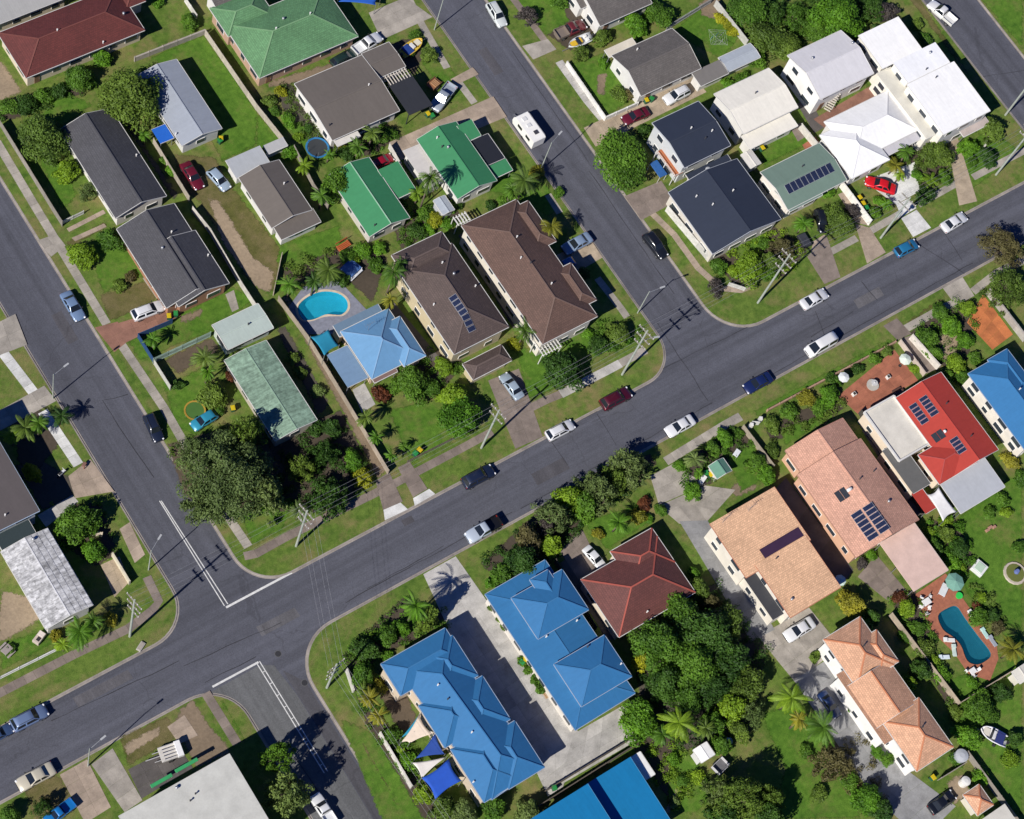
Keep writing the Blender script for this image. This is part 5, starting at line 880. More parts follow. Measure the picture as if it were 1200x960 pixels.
 ('shrub',0.98,1.08,'lime',61.44,-24.89,'lime green shrub beside the pale green umbrella'),
 ('shrub',1.36,1.5,'green',42.77,-23.16,'green shrub beside the upper side lawn'),
 ('gum',3.54,7,'gum',9.13,-17.09,'feathery green loose-crowned tree at the right end of the kerbside row'),
 ('gum',3.63,7.5,'gum',2.76,-17.96,'feathery green loose-crowned tree in the middle of the kerbside row'),
 ('gum',2.87,6,'olive',6.13,-17.54,'olive green loose-crowned tree between the two grey kerbside trees'),
 ('round',2.58,5,'lime',-1.34,-16.78,'lime green leafy tree among the kerbside row'),
 ('gum',3.2,6.5,'gum',-5.16,-17.99,'feathery green loose-crowned tree at the left of the kerbside row'),
 ('round',2.58,5,'green',0.06,-18.62,'green leafy tree behind the kerbside row'),
 ('round',2.54,5,'brown',-10.4,-19.3,'brownish leafy tree left of the dark red house driveway'),
 ('round',2.04,4,'lime',-7.53,-21.39,'lime green leafy tree at the mouth of the dark red house driveway'),
 ('round',3.03,6,'dark',-13.18,-21.46,'dark green leafy tree above the blue duplex roof'),
 ('round',2.01,4,'green',-16.4,-21.74,'green leafy tree at the duplex driveway entrance'),
 ('gum',1.92,4,'purple',-6.68,-18.52,'purple grey loose-crowned tree over the dark red house driveway'),
 ('shrub',1.0,1.2,'bright',-18.25,-21.71,'bright green shrub at the kerb end of the duplex hedge'),
 ('palm',2.33,4,'bright',2.5,-23.76,'bright green palm on the front lawn of the dark red house'),
 ('round',1.17,1.76,'green',10.67,-24.68,'green leafy tree at the small corner of the curved driveway'),
 ('shrub',1.3,1.43,'red',8.99,-22.58,'dark red shrub beside the curved driveway entrance'),
 ('shrub',1.56,1.71,'gold',6.93,-23.86,'golden green shrub on the lawn edge by the dark red house'),
 ('round',1.16,1.75,'bright',9.3,-35.19,'bright green leafy tree beside the shady narrow driveway'),
 ('round',1.71,2.56,'bright',16.53,-24.63,'bright green leafy tree on the island of the curved driveway'),
 ('round',1.19,1.78,'bright',17.42,-20.17,'bright green leafy tree at the footpath beside the curved driveway'),
 ('palm',1.99,3.77,'grey',18.86,-21.05,'grey green palm large on the driveway island'),
 ('round',1.46,2.2,'green',23.47,-20.35,'green leafy tree first in the row behind the cubby house'),
 ('round',1.6,2.41,'bright',26.29,-19.83,'bright green leafy tree second in the row behind the cubby house'),
 ('shrub',1.21,1.33,'green',28.76,-20.21,'green shrub third in the row behind the cubby house'),
 ('round',1.87,2.81,'green',28.14,-25.43,'green leafy tree right of the cubby house lawn'),
 ('round',1.74,2.6,'bright',28.61,-28.03,'bright green leafy tree above the peach roof corner'),
 ('shrub',1.48,1.62,'olive',31.8,-25.15,'olive green shrub at the salmon house side bed'),
 ('palm',1.06,2.01,'bright',18.88,-22.96,'bright green palm left of the cubby house'),
 ('round',4.57,8.5,'green',-2.9,-42.13,'green leafy tree nearest the dark red roof in the big grove'),
 ('round',5.12,9,'dark',3.82,-44.55,'dark green leafy tree in the middle of the big grove'),
 ('round',3.35,7,'olive',8.21,-44.51,'olive green leafy tree at the top right of the big grove'),
 ('round',4.57,9,'green',-0.54,-47.37,'green leafy tree at the heart of the big grove'),
 ('round',3.83,8,'dark',4.59,-49.2,'dark green leafy tree on the right of the big grove'),
 ('round',3.33,7,'green',3.02,-39.66,'green leafy tree at the top of the big grove'),
 ('round',1.64,5,'yellow',-6.3,-42.84,'yellow leafy tree at the left edge of the big grove'),
 ('round',3.18,6,'olive',5.28,-53.58,'olive green leafy tree at the lower right of the big grove'),
 ('round',2.53,5,'lime',1.47,-55.0,'lime green leafy tree below the big grove'),
 ('round',3.49,6,'bright',-11.58,-49.7,'bright green leafy tree at the end of the duplex driveway'),
 ('round',2.01,4,'green',-1.76,-55.42,'green leafy tree above the lawn below the big grove'),
 ('gum',2.28,5,'grey',3.93,-57.43,'grey green loose-crowned tree right of the lawn tree below the grove'),
 ('round',2.06,4.5,'olive',7.83,-38.04,'olive green leafy tree over the corner of the dark red roof'),
 ('gum',1.8,4,'brown',8.5,-40.57,'brownish loose-crowned tree beside the shady driveway near the grove'),
 ('round',3.02,7,'dark',-5.38,-47.12,'dark green leafy tree in the lower left of the big grove'),
 ('round',2.77,7,'green',-3.55,-50.62,'green leafy tree between the grove and the broad palm'),
 ('round',2.79,7,'dark',0.15,-51.29,'dark green leafy tree in the lower middle of the big grove'),
 ('round',1.76,4,'green',-2.65,-58.79,'green leafy tree above the white dinghy'),
 ('round',1.89,4,'olive',0.81,-58.34,'olive green leafy tree right of the white dinghy lawn'),
 ('gum',2.48,7,'gum',-7.5,-64.0,'feathery green loose-crowned tree left of the shadowed lawn at the bottom'),
 ('shrub',1.24,1.5,'lime',-8.09,-60.61,'lime green shrub below the white roofed garden shed'),
 ('gum',2.5,8,'olive',-2.0,-68.79,'olive green loose-crowned tree in the middle of the shadowed lawn'),
 ('shrub',1.27,1.6,'green',8.07,-65.73,'green shrub on the lawn edge below the driveway palms'),
 ('shrub',1.51,1.8,'olive',5.91,-71.7,'olive green shrub at the bottom of the lawn below the palms'),
 ('shrub',1.12,1.4,'bright',-9.67,-56.83,'bright green shrub on the slope above the azure house'),
 ('palm',3.25,6,'lime',-7.85,-53.46,'lime green palm broad below the big grove'),
 ('palm',1.99,4,'green',-10.32,-53.12,'green palm left of the broad palm below the grove'),
 ('palm',1.76,4,'olive',-4.55,-55.74,'olive green palm right of the broad palm below the grove'),
 ('gum',4.23,11,'olive',-5.89,-66.3,'olive green loose-crowned tree at the bottom beside the shadowed lawn'),
 ('round',2.72,6,'dark',-8.88,-67.23,'dark green leafy tree at the bottom edge left of the lawn'),
 ('round',2.74,8,'dark',-3.44,-70.74,'dark green leafy tree at the bottom edge of the shadowed lawn'),
 ('shrub',0.98,1.08,'grey',-13.16,-61.82,'grey green shrub beside the azure roof'),
 ('shrub',1.11,1.23,'green',-10.34,-59.97,'green shrub on the slope right of the azure roof'),
 ('round',2.37,4.5,'gold',27.4,-51.25,'golden green leafy tree perfectly round between the peach and apricot roofs'),
 ('round',1.71,4,'dark',28.73,-54.48,'dark green leafy tree at the top of the apricot roof'),
 ('round',1.57,3.5,'green',27.1,-55.44,'green leafy tree touching the apricot roof top'),
 ('round',1.44,3.5,'lime',27.73,-65.6,'lime green leafy tree beside the apricot gable in the narrow yard'),
 ('round',1.84,4,'dark',30.48,-64.72,'dark green leafy tree in the shaded narrow yard by the fence'),
 ('shrub',1.06,1.2,'purple',33.33,-46.84,'purple grey shrub beside the salmon house carport'),
 ('shrub',1.07,1.2,'bright',35.62,-46.54,'bright green shrub at the salmon house carport corner'),
 ('palm',3.2,6,'lime',8.7,-58.66,'lime green palm at the edge of the shadowed lawn by the driveway'),
 ('palm',3.32,6,'green',9.89,-64.26,'green palm in front of the apricot house'),
 ('palm',1.78,4,'gold',8.3,-61.71,'golden green palm between the two driveway palms'),
 ('gum',3.56,5,'brown',9.95,-69.15,'brownish loose-crowned tree bare-branched below the apricot house driveway'),
 ('round',2.79,5,'bright',11.13,-76.0,'bright green leafy tree at the bottom beside the shaded driveway'),
 ('round',2.03,5,'dark',12.02,-78.38,'dark green leafy tree at the bottom edge by the shaded driveway'),
 ('shrub',1.78,1.95,'green',10.89,-72.49,'green shrub below the bare tree'),
 ('shrub',1.28,1.41,'green',18.04,-72.93,'green shrub at the white wall of the apricot house'),
 ('shrub',1.15,1.27,'bright',17.5,-71.13,'bright green shrub at the stones by the apricot house'),
 ('palm',2.94,4,'gold',43.76,-69.63,'golden green palm beside the teal pool'),
 ('round',1.59,3,'lime',34.94,-56.21,'lime green leafy tree left of the pool dining set'),
 ('shrub',1.33,1.46,'red',35.24,-54.18,'dark red shrub at the carport beside the pool yard'),
 ('shrub',1.59,1.75,'green',34.57,-59.27,'green shrub in the bed left of the pool'),
 ('shrub',1.98,2.18,'olive',33.53,-62.59,'olive green shrub in the bed along the tan fence'),
 ('shrub',1.71,1.88,'bright',33.47,-67.05,'bright green shrub at the lower corner of the pool yard'),
 ('shrub',1.87,2.06,'green',44.3,-62.8,'green shrub in the bed right of the pool'),
 ('shrub',1.08,1.18,'lime',46.75,-60.55,'lime green shrub right of the pool deck umbrella'),
 ('shrub',0.94,1.03,'red',45.15,-61.49,'dark red shrub red-leaved right of the pool'),
 ('round',1.34,2.01,'dark',46.54,-63.74,'dark green leafy tree on the lawn right of the pool'),
 ('shrub',1.34,1.47,'brown',46.02,-65.65,'brownish shrub above the gold palm'),
 ('round',1.89,2.83,'green',44.78,-50.41,'green leafy tree in the bed below the silver patio roof'),
 ('round',1.76,2.64,'olive',47.99,-49.75,'olive green leafy tree beside the silver patio roof'),
 ('round',1.9,2.84,'dark',48.43,-52.43,'dark green leafy tree at the edge of the right lawn'),
 ('shrub',1.62,1.78,'bright',46.17,-54.09,'bright green shrub by the pool yard above the umbrella'),
 ('shrub',1.36,1.49,'lime',49.47,-47.89,'lime green shrub under the white sail'),
 ('shrub',1.38,1.51,'green',60.07,-49.65,'green shrub below the silver patio roof corner'),
 ('shrub',1.23,1.36,'green',56.87,-50.29,'green shrub left on the right lawn under the silver roof'),
 ('shrub',1.37,1.5,'green',57.52,-57.12,'green shrub at the right edge of the right lawn'),
 ('shrub',1.4,1.55,'bright',70.93,-39.82,'bright green shrub below the right blue roof'),
 ('shrub',1.67,1.84,'gold',65.41,-45.26,'golden green shrub at the right edge by the red roof end'),
 ('shrub',1.67,1.83,'green',65.18,-48.42,'green shrub at the right edge below the blue roof'),
 ('round',2.89,4.33,'green',34.83,-74.01,'green leafy tree below the pool yard fence'),
 ('round',2.35,3.52,'bright',30.54,-76.44,'bright green leafy tree left of the white boat'),
 ('round',1.85,2.78,'dark',39.76,-73.84,'dark green leafy tree right below the pool yard fence'),
 ('shrub',1.31,1.44,'olive',31.64,-72.68,'olive green shrub at the tan fence corner'),
 ('shrub',1.7,1.87,'lime',34.43,-82.54,'lime green shrub right of the white boat'),
 ('round',1.57,2.36,'dark',37.04,-80.44,'dark green leafy tree at the right edge by the white boat'),
 ('shrub',1.55,1.71,'bright',28.91,-82.24,'bright green shrub above the little apricot gazebo'),
 ('shrub',1.29,1.42,'green',27.16,-78.24,'green shrub between the apricot house and the boat'),
 ('round',3.34,6,'green',-65.4,13.91,'green leafy tree largest by the fibre sheet roof'),
 ('round',1.9,4,'bright',-65.04,9.44,'bright green leafy tree small round below the largest one by the fibre roof'),
 ('round',1.56,3.5,'yellow',-66.9,23.84,'yellow leafy tree beside the pale blue gutter'),
 ('palm',2.65,4,'olive',-65.23,29.48,'olive green palm at the left edge driveway'),
 ('palm',1.93,4,'green',-63.23,29.01,'green palm beside the white footpath slab'),
 ('palm',1.68,3,'lime',-66.99,29.4,'lime green palm lowest at the left edge driveway'),
 ('palm',2.07,3.2,'dark',-59.58,29.08,'dark green palm at the kerb shading the white footpath'),
 ('palm',2.8,4.5,'bright',-73.17,-0.83,'bright green palm with broad leaves at the lower left corner'),
 ('palm',1.64,4,'green',-70.61,-0.42,'green palm right of the broad-leaved palm at the corner'),
 ('palm',1.51,3,'lime',-75.35,-0.88,'lime green palm at the footpath below the fibre roof'),
 ('shrub',1.18,1.6,'gold',-67.78,-0.2,'golden green shrub by the lower left power pole'),
 ('shrub',1.05,1.4,'gold',-75.42,1.32,'golden green shrub at the left of the corner palms'),
 ('gum',2.47,10,'green',-58.63,-28.8,'green loose-crowned tree upper on the lower side street'),
 ('gum',3.62,11,'grey',-60.12,-34.28,'grey green loose-crowned tree lower over the lower side street'),
 ('palm',2.46,7.5,'bright',-32.11,-20.77,'bright green palm above the townhouse row'),
 ('round',1.85,9,'olive',-30.24,-22.47,'olive green leafy tree between the palm and townhouse roof'),
 ('round',1.95,3.5,'green',-35.67,-21.12,'green leafy tree in the corner garden of the townhouses'),
 ('round',2.06,4,'dark',-39.64,-21.28,'dark green leafy tree at the corner of the townhouse garden'),
 ('round',1.59,3,'bright',-33.53,-21.2,'bright green leafy tree right in the townhouse corner garden'),
 ('round',2.05,4,'green',-41.83,-24.59,'green leafy tree by the white garden wall of the townhouses'),
 ('palm',1.8,3.5,'gold',-43.11,-28.18,'golden green palm first along the townhouse verge wall'),
 ('palm',1.8,3.5,'gold',-43.67,-30.65,'golden green palm second along the townhouse verge wall'),
 ('palm',1.56,3,'olive',-43.62,-26.88,'olive green palm near the corner pole'),
 ('shrub',1.33,1.6,'gold',-40.55,-26.97,'golden green shrub at the mulch yard of the townhouses'),
 ('round',1.56,3,'green',-42.78,-33.7,'green leafy tree beside the teal sail'),
 ('shrub',1.67,1.8,'bright',-42.79,-37.93,'bright green shrub beside the off white sail'),
 ('shrub',1.2,1.4,'green',-41.49,-35.27,'green shrub below the teal sail'),
 ('round',1.66,3,'lime',-43.46,-42.98,'lime green leafy tree at the lower end of the shade sails'),
 ('round',2.14,4,'olive',-42.23,-45.92,'olive green leafy tree at the bottom of the townhouse row'),
 ('round',2.15,4,'grey',-40.0,-47.91,'grey green leafy tree at the bottom edge below the townhouse row'),
 ('round',2.16,4,'green',-36.1,-49.52,'green leafy tree right of the townhouse row at the bottom'),
 ('round',2.17,4,'grey',-32.3,-52.44,'grey green leafy tree left of the azure roof'),
 ('shrub',0.87,1.3,'green',-20.69,-33.77,'green shrub topmost in the clipped hedge beside the duplex wall'),
 ('shrub',0.87,1.3,'green',-20.7,-35.36,'green shrub second in the clipped hedge beside the duplex wall'),
 ('shrub',0.86,1.3,'green',-20.68,-37.11,'green shrub third in the clipped hedge beside the duplex wall'),
 ('shrub',0.86,1.3,'green',-20.63,-38.58,'green shrub lowest in the clipped hedge beside the duplex wall'),
 ('shrub',0.75,1.0,'olive',-20.06,-24.96,'olive green shrub topmost in the small hedge at the duplex front'),
 ('shrub',0.75,1.0,'olive',-20.04,-26.75,'olive green shrub middle in the small hedge at the duplex front'),
 ('shrub',0.75,1.0,'olive',-20.05,-28.36,'olive green shrub lowest in the small hedge at the duplex front'),
 ('gum',1.57,4,'dark',-88.18,-18.93,'dark green loose-crowned tree at the bottom left corner behind the blue ute'),
 ('round',1.56,3,'green',-92.4,-17.6,'green leafy tree in the bottom left corner'),
 ('shrub',1.07,1.18,'green',-5.46,60.69,'green shrub by the pale timber fence behind the brown flat roof'),
 ('shrub',1.07,1.18,'lime',-4.5,55.02,'lime green shrub in the yard left of the blue trampoline'),
 ('shrub',0.94,1.03,'dark',-2.22,55.69,'dark green shrub against the white wall of the brown flat roof'),
 ('palm',1.2,2.28,'bright',-2.69,49.36,'bright green palm right of the blue trampoline'),
 ('shrub',1.07,1.18,'gold',0.64,51.13,'golden green shrub below the brown flat roof wall'),
 ('shrub',1.2,1.32,'lime',3.58,35.58,'lime green shrub first above the brown solar panel roof'),
 ('shrub',1.2,1.32,'bright',5.11,31.76,'bright green shrub second above the brown solar panel roof'),
 ('shrub',1.07,1.18,'green',8.84,33.33,'green shrub third above the brown solar panel roof'),
 ('shrub',1.08,1.19,'dark',11.33,33.45,'dark green shrub near the white pergola by the green house'),
 ('shrub',1.32,1.45,'bright',-3.59,32.41,'bright green shrub below the emerald roof by the passage'),
 ('shrub',1.05,1.15,'lime',-8.22,32.37,'lime green shrub beside the crumpled blue cover'),
 ('shrub',1.22,1.35,'green',18.44,30.7,'green shrub in the hedge behind the reddish brown roof'),
 ('shrub',1.23,1.35,'green',20.89,30.68,'green shrub right in the hedge behind the reddish brown roof'),
 ('shrub',1.08,1.19,'dark',16.21,31.0,'dark green shrub left in the hedge behind the reddish brown roof'),
 ('shrub',1.1,1.21,'green',27.42,28.0,'green shrub by the verge footpath above the tan driveway'),
 ('shrub',1.22,1.34,'dark',22.86,13.96,'dark green shrub beside the tan driveway pillar'),
 ('shrub',1.08,1.18,'bright',22.38,1.21,'bright green shrub behind the corner street light'),
 ('shrub',1.25,1.37,'lime',44.87,3.05,'lime green shrub at the pale picket fence corner'),
 ('shrub',1.26,1.39,'green',52.4,4.94,'green shrub under the navy roof eaves'),
 ('shrub',1.26,1.39,'lime',54.87,1.08,'lime green shrub beside the dark covered trailer'),
 ('palm',1.31,2.49,'lime',80.38,4.18,'lime green palm by the bonnet of the red car'),
 ('shrub',1.17,1.29,'bright',84.27,3.31,'bright green shrub in the middle of the red car garden'),
 ('shrub',1.18,1.3,'green',94.82,0.85,'green shrub along the last right top footpath'),
 ('shrub',1.13,1.25,'red',74.61,-33.22,'dark red shrub in front of the right blue house'),
 ('shrub',1.35,1.49,'lime',45.93,-48.34,'lime green shrub first in the bed below the white sail'),
 ('shrub',1.35,1.48,'bright',44.76,-52.45,'bright green shrub second in the bed below the white sail'),
 ('shrub',1.08,1.19,'lime',46.88,-55.6,'lime green shrub third in the bed by the spa'),
 ('shrub',1.1,1.21,'lime',59.42,-51.65,'lime green shrub right along the top of the right lawn'),
 ('shrub',1.19,1.3,'green',32.1,-59.31,'green shrub first along the narrow yard fence'),
 ('shrub',1.18,1.3,'lime',33.72,-64.8,'lime green shrub second along the narrow yard fence'),
 ('shrub',1.19,1.31,'bright',36.94,-70.42,'bright green shrub inside the lower pool yard fence'),
 ('shrub',1.18,1.3,'green',36.53,-76.21,'green shrub between the pool fence and the boat'),
 ('shrub',0.96,1.05,'lime',-42.73,-36.17,'lime green shrub by the white garden wall near the sails'),
 ('shrub',1.09,1.2,'bright',-37.14,-23.83,'bright green shrub left of the townhouse roof corner'),
 ('shrub',1.1,1.21,'lime',-37.06,-20.28,'lime green shrub at the tip of the townhouse garden'),
 ('shrub',1.13,1.25,'lime',-13.85,-20.72,'lime green shrub by the duplex roof top'),
 ('shrub',1.03,1.13,'gold',0.02,-23.02,'golden green shrub on the lawn of the dark red house'),
 ('shrub',0.91,1.0,'bright',8.26,-24.88,'bright green shrub between the lawn and curved driveway'),
 ('shrub',1.04,1.14,'olive',17.88,-55.02,'olive green shrub by the apricot house wall top'),
 ('shrub',1.03,1.13,'bright',18.29,-64.21,'bright green shrub along the shaded apricot driveway'),
 ('shrub',1.11,1.22,'bright',-37.31,2.72,'bright green shrub beside the shaded corner footpath'),
 ('shrub',0.98,1.08,'green',-44.91,5.4,'green shrub below the biggest corner tree'),
 ('shrub',0.81,0.89,'green',-81.45,2.74,'green shrub by the weathered table'),
 ('shrub',1.07,1.17,'bright',-68.71,12.57,'bright green shrub left of the round trees by the fibre roof'),
 ('shrub',1.0,1.11,'red',-34.61,24.31,'dark red shrub at the wall of the mossy roof house'),
 ('shrub',1.12,1.23,'green',-39.03,20.39,'green shrub beside the orange rimmed trampoline'),
 ],
 'beds': [
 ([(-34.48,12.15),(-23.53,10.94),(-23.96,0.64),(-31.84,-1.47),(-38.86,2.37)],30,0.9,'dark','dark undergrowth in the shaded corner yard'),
 ([(1.14,37.26),(11.45,34.67),(10.99,30.96),(-0.68,30.6)],35,0.9,'green','mixed garden planting between the green and brown roofs'),
 ([(-18.23,37.03),(-8.75,36.36),(-10.1,32.89),(-18.55,31.47)],30,0.7,'olive','leafy planting above the turquoise pool'),
 ([(-1.38,65.31),(0.04,63.75),(0.44,52.19),(-2.43,49.28),(-4.63,57.26),(-3.62,62.87)],25,0.8,'olive','untidy back yard planting beside the brown flat roof'),
 ([(0.8,52.01),(9.59,52.09),(10.38,48.2),(5.04,47.33),(-0.02,48.09)],40,1.0,'green','dense planting behind the red car'),
 ([(45.44,9.46),(55.71,7.79),(59.56,0.92),(52.35,-1.52),(43.77,1.15)],22,0.7,'lime','corner garden planting of the navy house'),
 ([(80.35,7.55),(88.3,9.17),(93.87,6.44),(90.41,1.66),(82.71,0.9),(85.14,5.18)],35,0.9,'olive','mixed garden around the red car driveway'),
 ([(33.49,-21.07),(48.63,-21.69),(46.99,-24.98),(42.1,-25.66),(32.98,-24.05)],35,0.8,'olive','front bed planting left of the terracotta patio'),
 ([(64.94,-19.22),(76.58,-17.43),(79.58,-20.72),(71.16,-27.62),(67.27,-28.99),(65.86,-25.69)],20,0.8,'green','garden planting beside the orange court'),
 ([(46.59,-46.26),(51.91,-48.05),(50.35,-54.39),(47.08,-57.33),(45.59,-54.14)],60,1.6,'bright','dense bed below the silver patio roof'),
 ([(17.08,-19.51),(29.23,-18.79),(31.16,-23.07),(25.24,-23.11),(21.13,-24.88),(16.01,-24.47)],35,0.9,'green','planting around the cubby house'),
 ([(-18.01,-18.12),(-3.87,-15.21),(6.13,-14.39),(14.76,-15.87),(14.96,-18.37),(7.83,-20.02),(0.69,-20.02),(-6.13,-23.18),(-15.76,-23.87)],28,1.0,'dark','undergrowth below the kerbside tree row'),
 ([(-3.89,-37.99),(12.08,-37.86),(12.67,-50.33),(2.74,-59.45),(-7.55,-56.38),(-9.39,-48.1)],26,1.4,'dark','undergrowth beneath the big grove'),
 ([(33.9,-53.11),(38.94,-54.36),(34.64,-67.34),(33.66,-72.82),(31.15,-70.62),(32.91,-58.73)],30,0.8,'green','bed along the tan pool yard fence'),
 ([(-42.71,-20.43),(-30.62,-17.06),(-25.18,-22.31),(-27.31,-24.49),(-38.52,-23.95),(-42.44,-29.12),(-40.23,-34.62),(-42.68,-42.94),(-44.41,-41.24),(-44.76,-30.6)],28,0.9,'green','garden bed around the townhouse corner'),
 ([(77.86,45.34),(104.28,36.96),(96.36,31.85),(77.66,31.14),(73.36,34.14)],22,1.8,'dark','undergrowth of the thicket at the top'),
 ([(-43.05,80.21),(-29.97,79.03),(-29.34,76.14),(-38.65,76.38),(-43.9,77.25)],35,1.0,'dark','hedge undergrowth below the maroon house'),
 ([(-66.57,18.98),(-60.38,15.61),(-62.04,7.72),(-66.02,7.75),(-68.08,12.51)],25,0.8,'green','planting by the fibre sheet roof building'),
 ([(-47.99,19.4),(-34.59,16.84),(-35.6,6.64),(-45.93,4.74),(-49.79,11.33)],14,0.7,'olive','sparse undergrowth below the biggest corner tree'),
 ([(-8.88,15.11),(-2.3,13.29),(-2.5,9.35),(-7.32,7.87),(-14.17,9.11)],30,0.8,'green','front garden between the pale blue and brown houses'),
 ([(-13.9,-51.27),(-6.46,-52.68),(-7.89,-63.32),(-13.63,-62.78)],25,0.8,'lime','rough slope planting right of the azure roof'),
 ([(18.77,6.44),(25.71,4.51),(24.98,-0.12),(16.64,0.94)],22,0.7,'green','planting on the street corner lawn'),
 ([(46.47,-56.99),(49.24,-60.11),(47.89,-67.16),(43.23,-65.31)],28,0.8,'olive','mixed bed right of the teal pool'),
 ([(13.19,-66.95),(17.94,-68.23),(14.53,-77.9),(9.7,-73.63)],22,0.8,'brown','leafy rubble below the bare tree'),
 ],
 'cars': [
 {'name':'parked_car','k':'sedan','label':'steel blue sedan parked on the left street opposite the white van','cat':'car','x':-49.25,'y':44.7,'z':-0.116,'rz':-1.585,'col':(0.16,0.24,0.38),'s':1.066},
 {'name':'parked_car','k':'suv','label':'navy SUV parked on the left street beside the gum tree','cat':'car','x':-48.53,'y':22.21,'z':-0.116,'rz':-1.692,'col':(0.012,0.018,0.04),'s':0.922},
 {'name':'parked_car','k':'wagon','label':'white wagon on the brick driveway of the charcoal house','cat':'car','x':-39.98,'y':39.05,'z':0,'rz':-0.075,'col':(0.72,0.73,0.74),'s':1.055},
 {'name':'parked_car','k':'sedan','label':'dark red sedan beside the blue tarp','cat':'car','x':-22.76,'y':56.14,'z':0,'rz':-1.581,'col':(0.13,0.01,0.022),'s':1.066},
 {'name':'parked_car','k':'hatch','label':'pale blue hatchback beside the small brown cottage','cat':'car','x':-19.5,'y':53.77,'z':0,'rz':-1.406,'col':(0.33,0.42,0.52),'s':1.043},
 {'name':'parked_car','k':'ute','label':'white ute beside the pale green roof','cat':'ute','x':14.38,'y':65.05,'z':0,'rz':0.145,'col':(0.72,0.73,0.74),'s':1.075},
 {'name':'parked_car','k':'wagon','label':'dark green wagon beside the pale green roof','cat':'car','x':9.54,'y':64.38,'z':0,'rz':0.115,'col':(0.015,0.035,0.03),'s':1.013},
 {'name':'parked_car','k':'ute','label':'silver ute on the front lawn of the brown flat-pitched house','cat':'ute','x':20.03,'y':51.06,'z':0,'rz':-2.692,'col':(0.3,0.34,0.4),'s':1.12},
 {'name':'parked_car','k':'hatch','label':'crimson hatchback under the trees between the green roofs','cat':'car','x':4.96,'y':45.34,'z':0,'rz':0.039,'col':(0.3,0.008,0.022),'s':0.949},
 {'name':'parked_car','k':'suv','label':'white SUV with dark sides at the top of the middle street','cat':'car','x':36.87,'y':60.75,'z':-0.116,'rz':-1.658,'col':(0.62,0.66,0.64),'s':0.993},
 {'name':'parked_car','k':'sedan','label':'dark red sedan on the sandy driveway','cat':'car','x':46.94,'y':34.17,'z':0,'rz':3.097,'col':(0.12,0.01,0.024),'s':1.046},
 {'name':'parked_car','k':'suv','label':'white SUV on the sandy driveway','cat':'car','x':55.55,'y':34.37,'z':0,'rz':-3.105,'col':(0.72,0.73,0.74),'s':1.019},
 {'name':'parked_car','k':'ute','label':'old maroon truck with timber tray beside the white house','cat':'truck','x':46.53,'y':52.87,'z':0,'rz':-0.027,'col':(0.13,0.02,0.025),'s':1.12,'tray':(0.22,0.18,0.15)},
 {'name':'parked_car','k':'suv','label':'black SUV parked on the middle street','cat':'car','x':36.05,'y':12.81,'z':-0.116,'rz':-1.516,'col':(0.01,0.012,0.018),'s':1.024},
 {'name':'parked_car','k':'sedan','label':'blue grey sedan on the tan driveway of the reddish brown house','cat':'car','x':24.75,'y':18.89,'z':0,'rz':-3.112,'col':(0.22,0.3,0.42),'s':1.12},
 {'name':'parked_car','k':'hatch','label':'blue hatchback half under the reddish brown house eaves','cat':'car','x':20.71,'y':16.61,'z':0,'rz':-3.139,'col':(0.05,0.13,0.32),'s':0.966},
 {'name':'parked_car','k':'suv','label':'maroon SUV parked near the middle street corner','cat':'car','x':15.02,'y':-6.26,'z':-0.116,'rz':-0.011,'col':(0.07,0.006,0.016),'s':1.095},
 {'name':'parked_car','k':'sedan','label':'deep blue sedan parked on the lower kerb of the main road','cat':'car','x':36.75,'y':-14.72,'z':-0.116,'rz':3.132,'col':(0.01,0.02,0.09),'s':1.085},
 {'name':'parked_car','k':'wagon','label':'white wagon parked on the main road near the brown driveway','cat':'car','x':4.44,'y':-6.48,'z':-0.116,'rz':-0.012,'col':(0.72,0.73,0.74),'s':1.015},
 {'name':'parked_car','k':'sedan','label':'white sedan parked beside the kerbside trees','cat':'car','x':21.32,'y':-14.79,'z':-0.116,'rz':-3.14,'col':(0.72,0.73,0.74),'s':1.089},
 {'name':'parked_van','k':'van','label':'white delivery van parked on the main road','cat':'van','x':49.78,'y':-14.29,'z':-0.116,'rz':-3.117,'col':(0.76,0.76,0.75),'s':1.12},
 {'name':'parked_car','k':'sedan','label':'white sedan parked on the upper kerb across from the van','cat':'car','x':53.98,'y':-7.1,'z':-0.116,'rz':0.024,'col':(0.72,0.73,0.74),'s':1.12},
 {'name':'parked_car','k':'hatch','label':'teal blue hatchback parked on the main road at right','cat':'car','x':73.84,'y':-6.86,'z':-0.116,'rz':-0.023,'col':(0.02,0.16,0.32),'s':1.12},
 {'name':'parked_car','k':'sedan','label':'white sedan parked furthest right on the main road','cat':'car','x':84.48,'y':-6.78,'z':-0.116,'rz':0.049,'col':(0.72,0.73,0.74),'s':1.12},
 {'name':'parked_car','k':'sedan','label':'bright red car on the white curved driveway','cat':'car','x':77.12,'y':4.68,'z':0,'rz':2.301,'col':(0.62,0.012,0.02),'s':1.12},
 {'name':'parked_car','k':'ute','label':'white ute parked on the upper right street','cat':'ute','x':109.01,'y':27.32,'z':-0.116,'rz':1.815,'col':(0.74,0.74,0.74),'s':1.098,'tray':(0.72,0.72,0.7)},
 {'name':'parked_car','k':'suv','label':'black SUV on the driveway of the sage green house','cat':'car','x':63.73,'y':3.85,'z':0,'rz':-1.972,'col':(0.01,0.012,0.018),'s':0.88},
 {'name':'parked_car','k':'sedan','label':'silver blue sedan on the brown driveway by the solar panel house','cat':'car','x':1.79,'y':3.09,'z':0,'rz':1.607,'col':(0.34,0.42,0.5),'s':1.011},
 {'name':'parked_car','k':'suv','label':'midnight blue SUV parked on the main road near the aprons','cat':'car','x':-10.78,'y':-6.92,'z':-0.116,'rz':-0.013,'col':(0.014,0.022,0.05),'s':1.091},
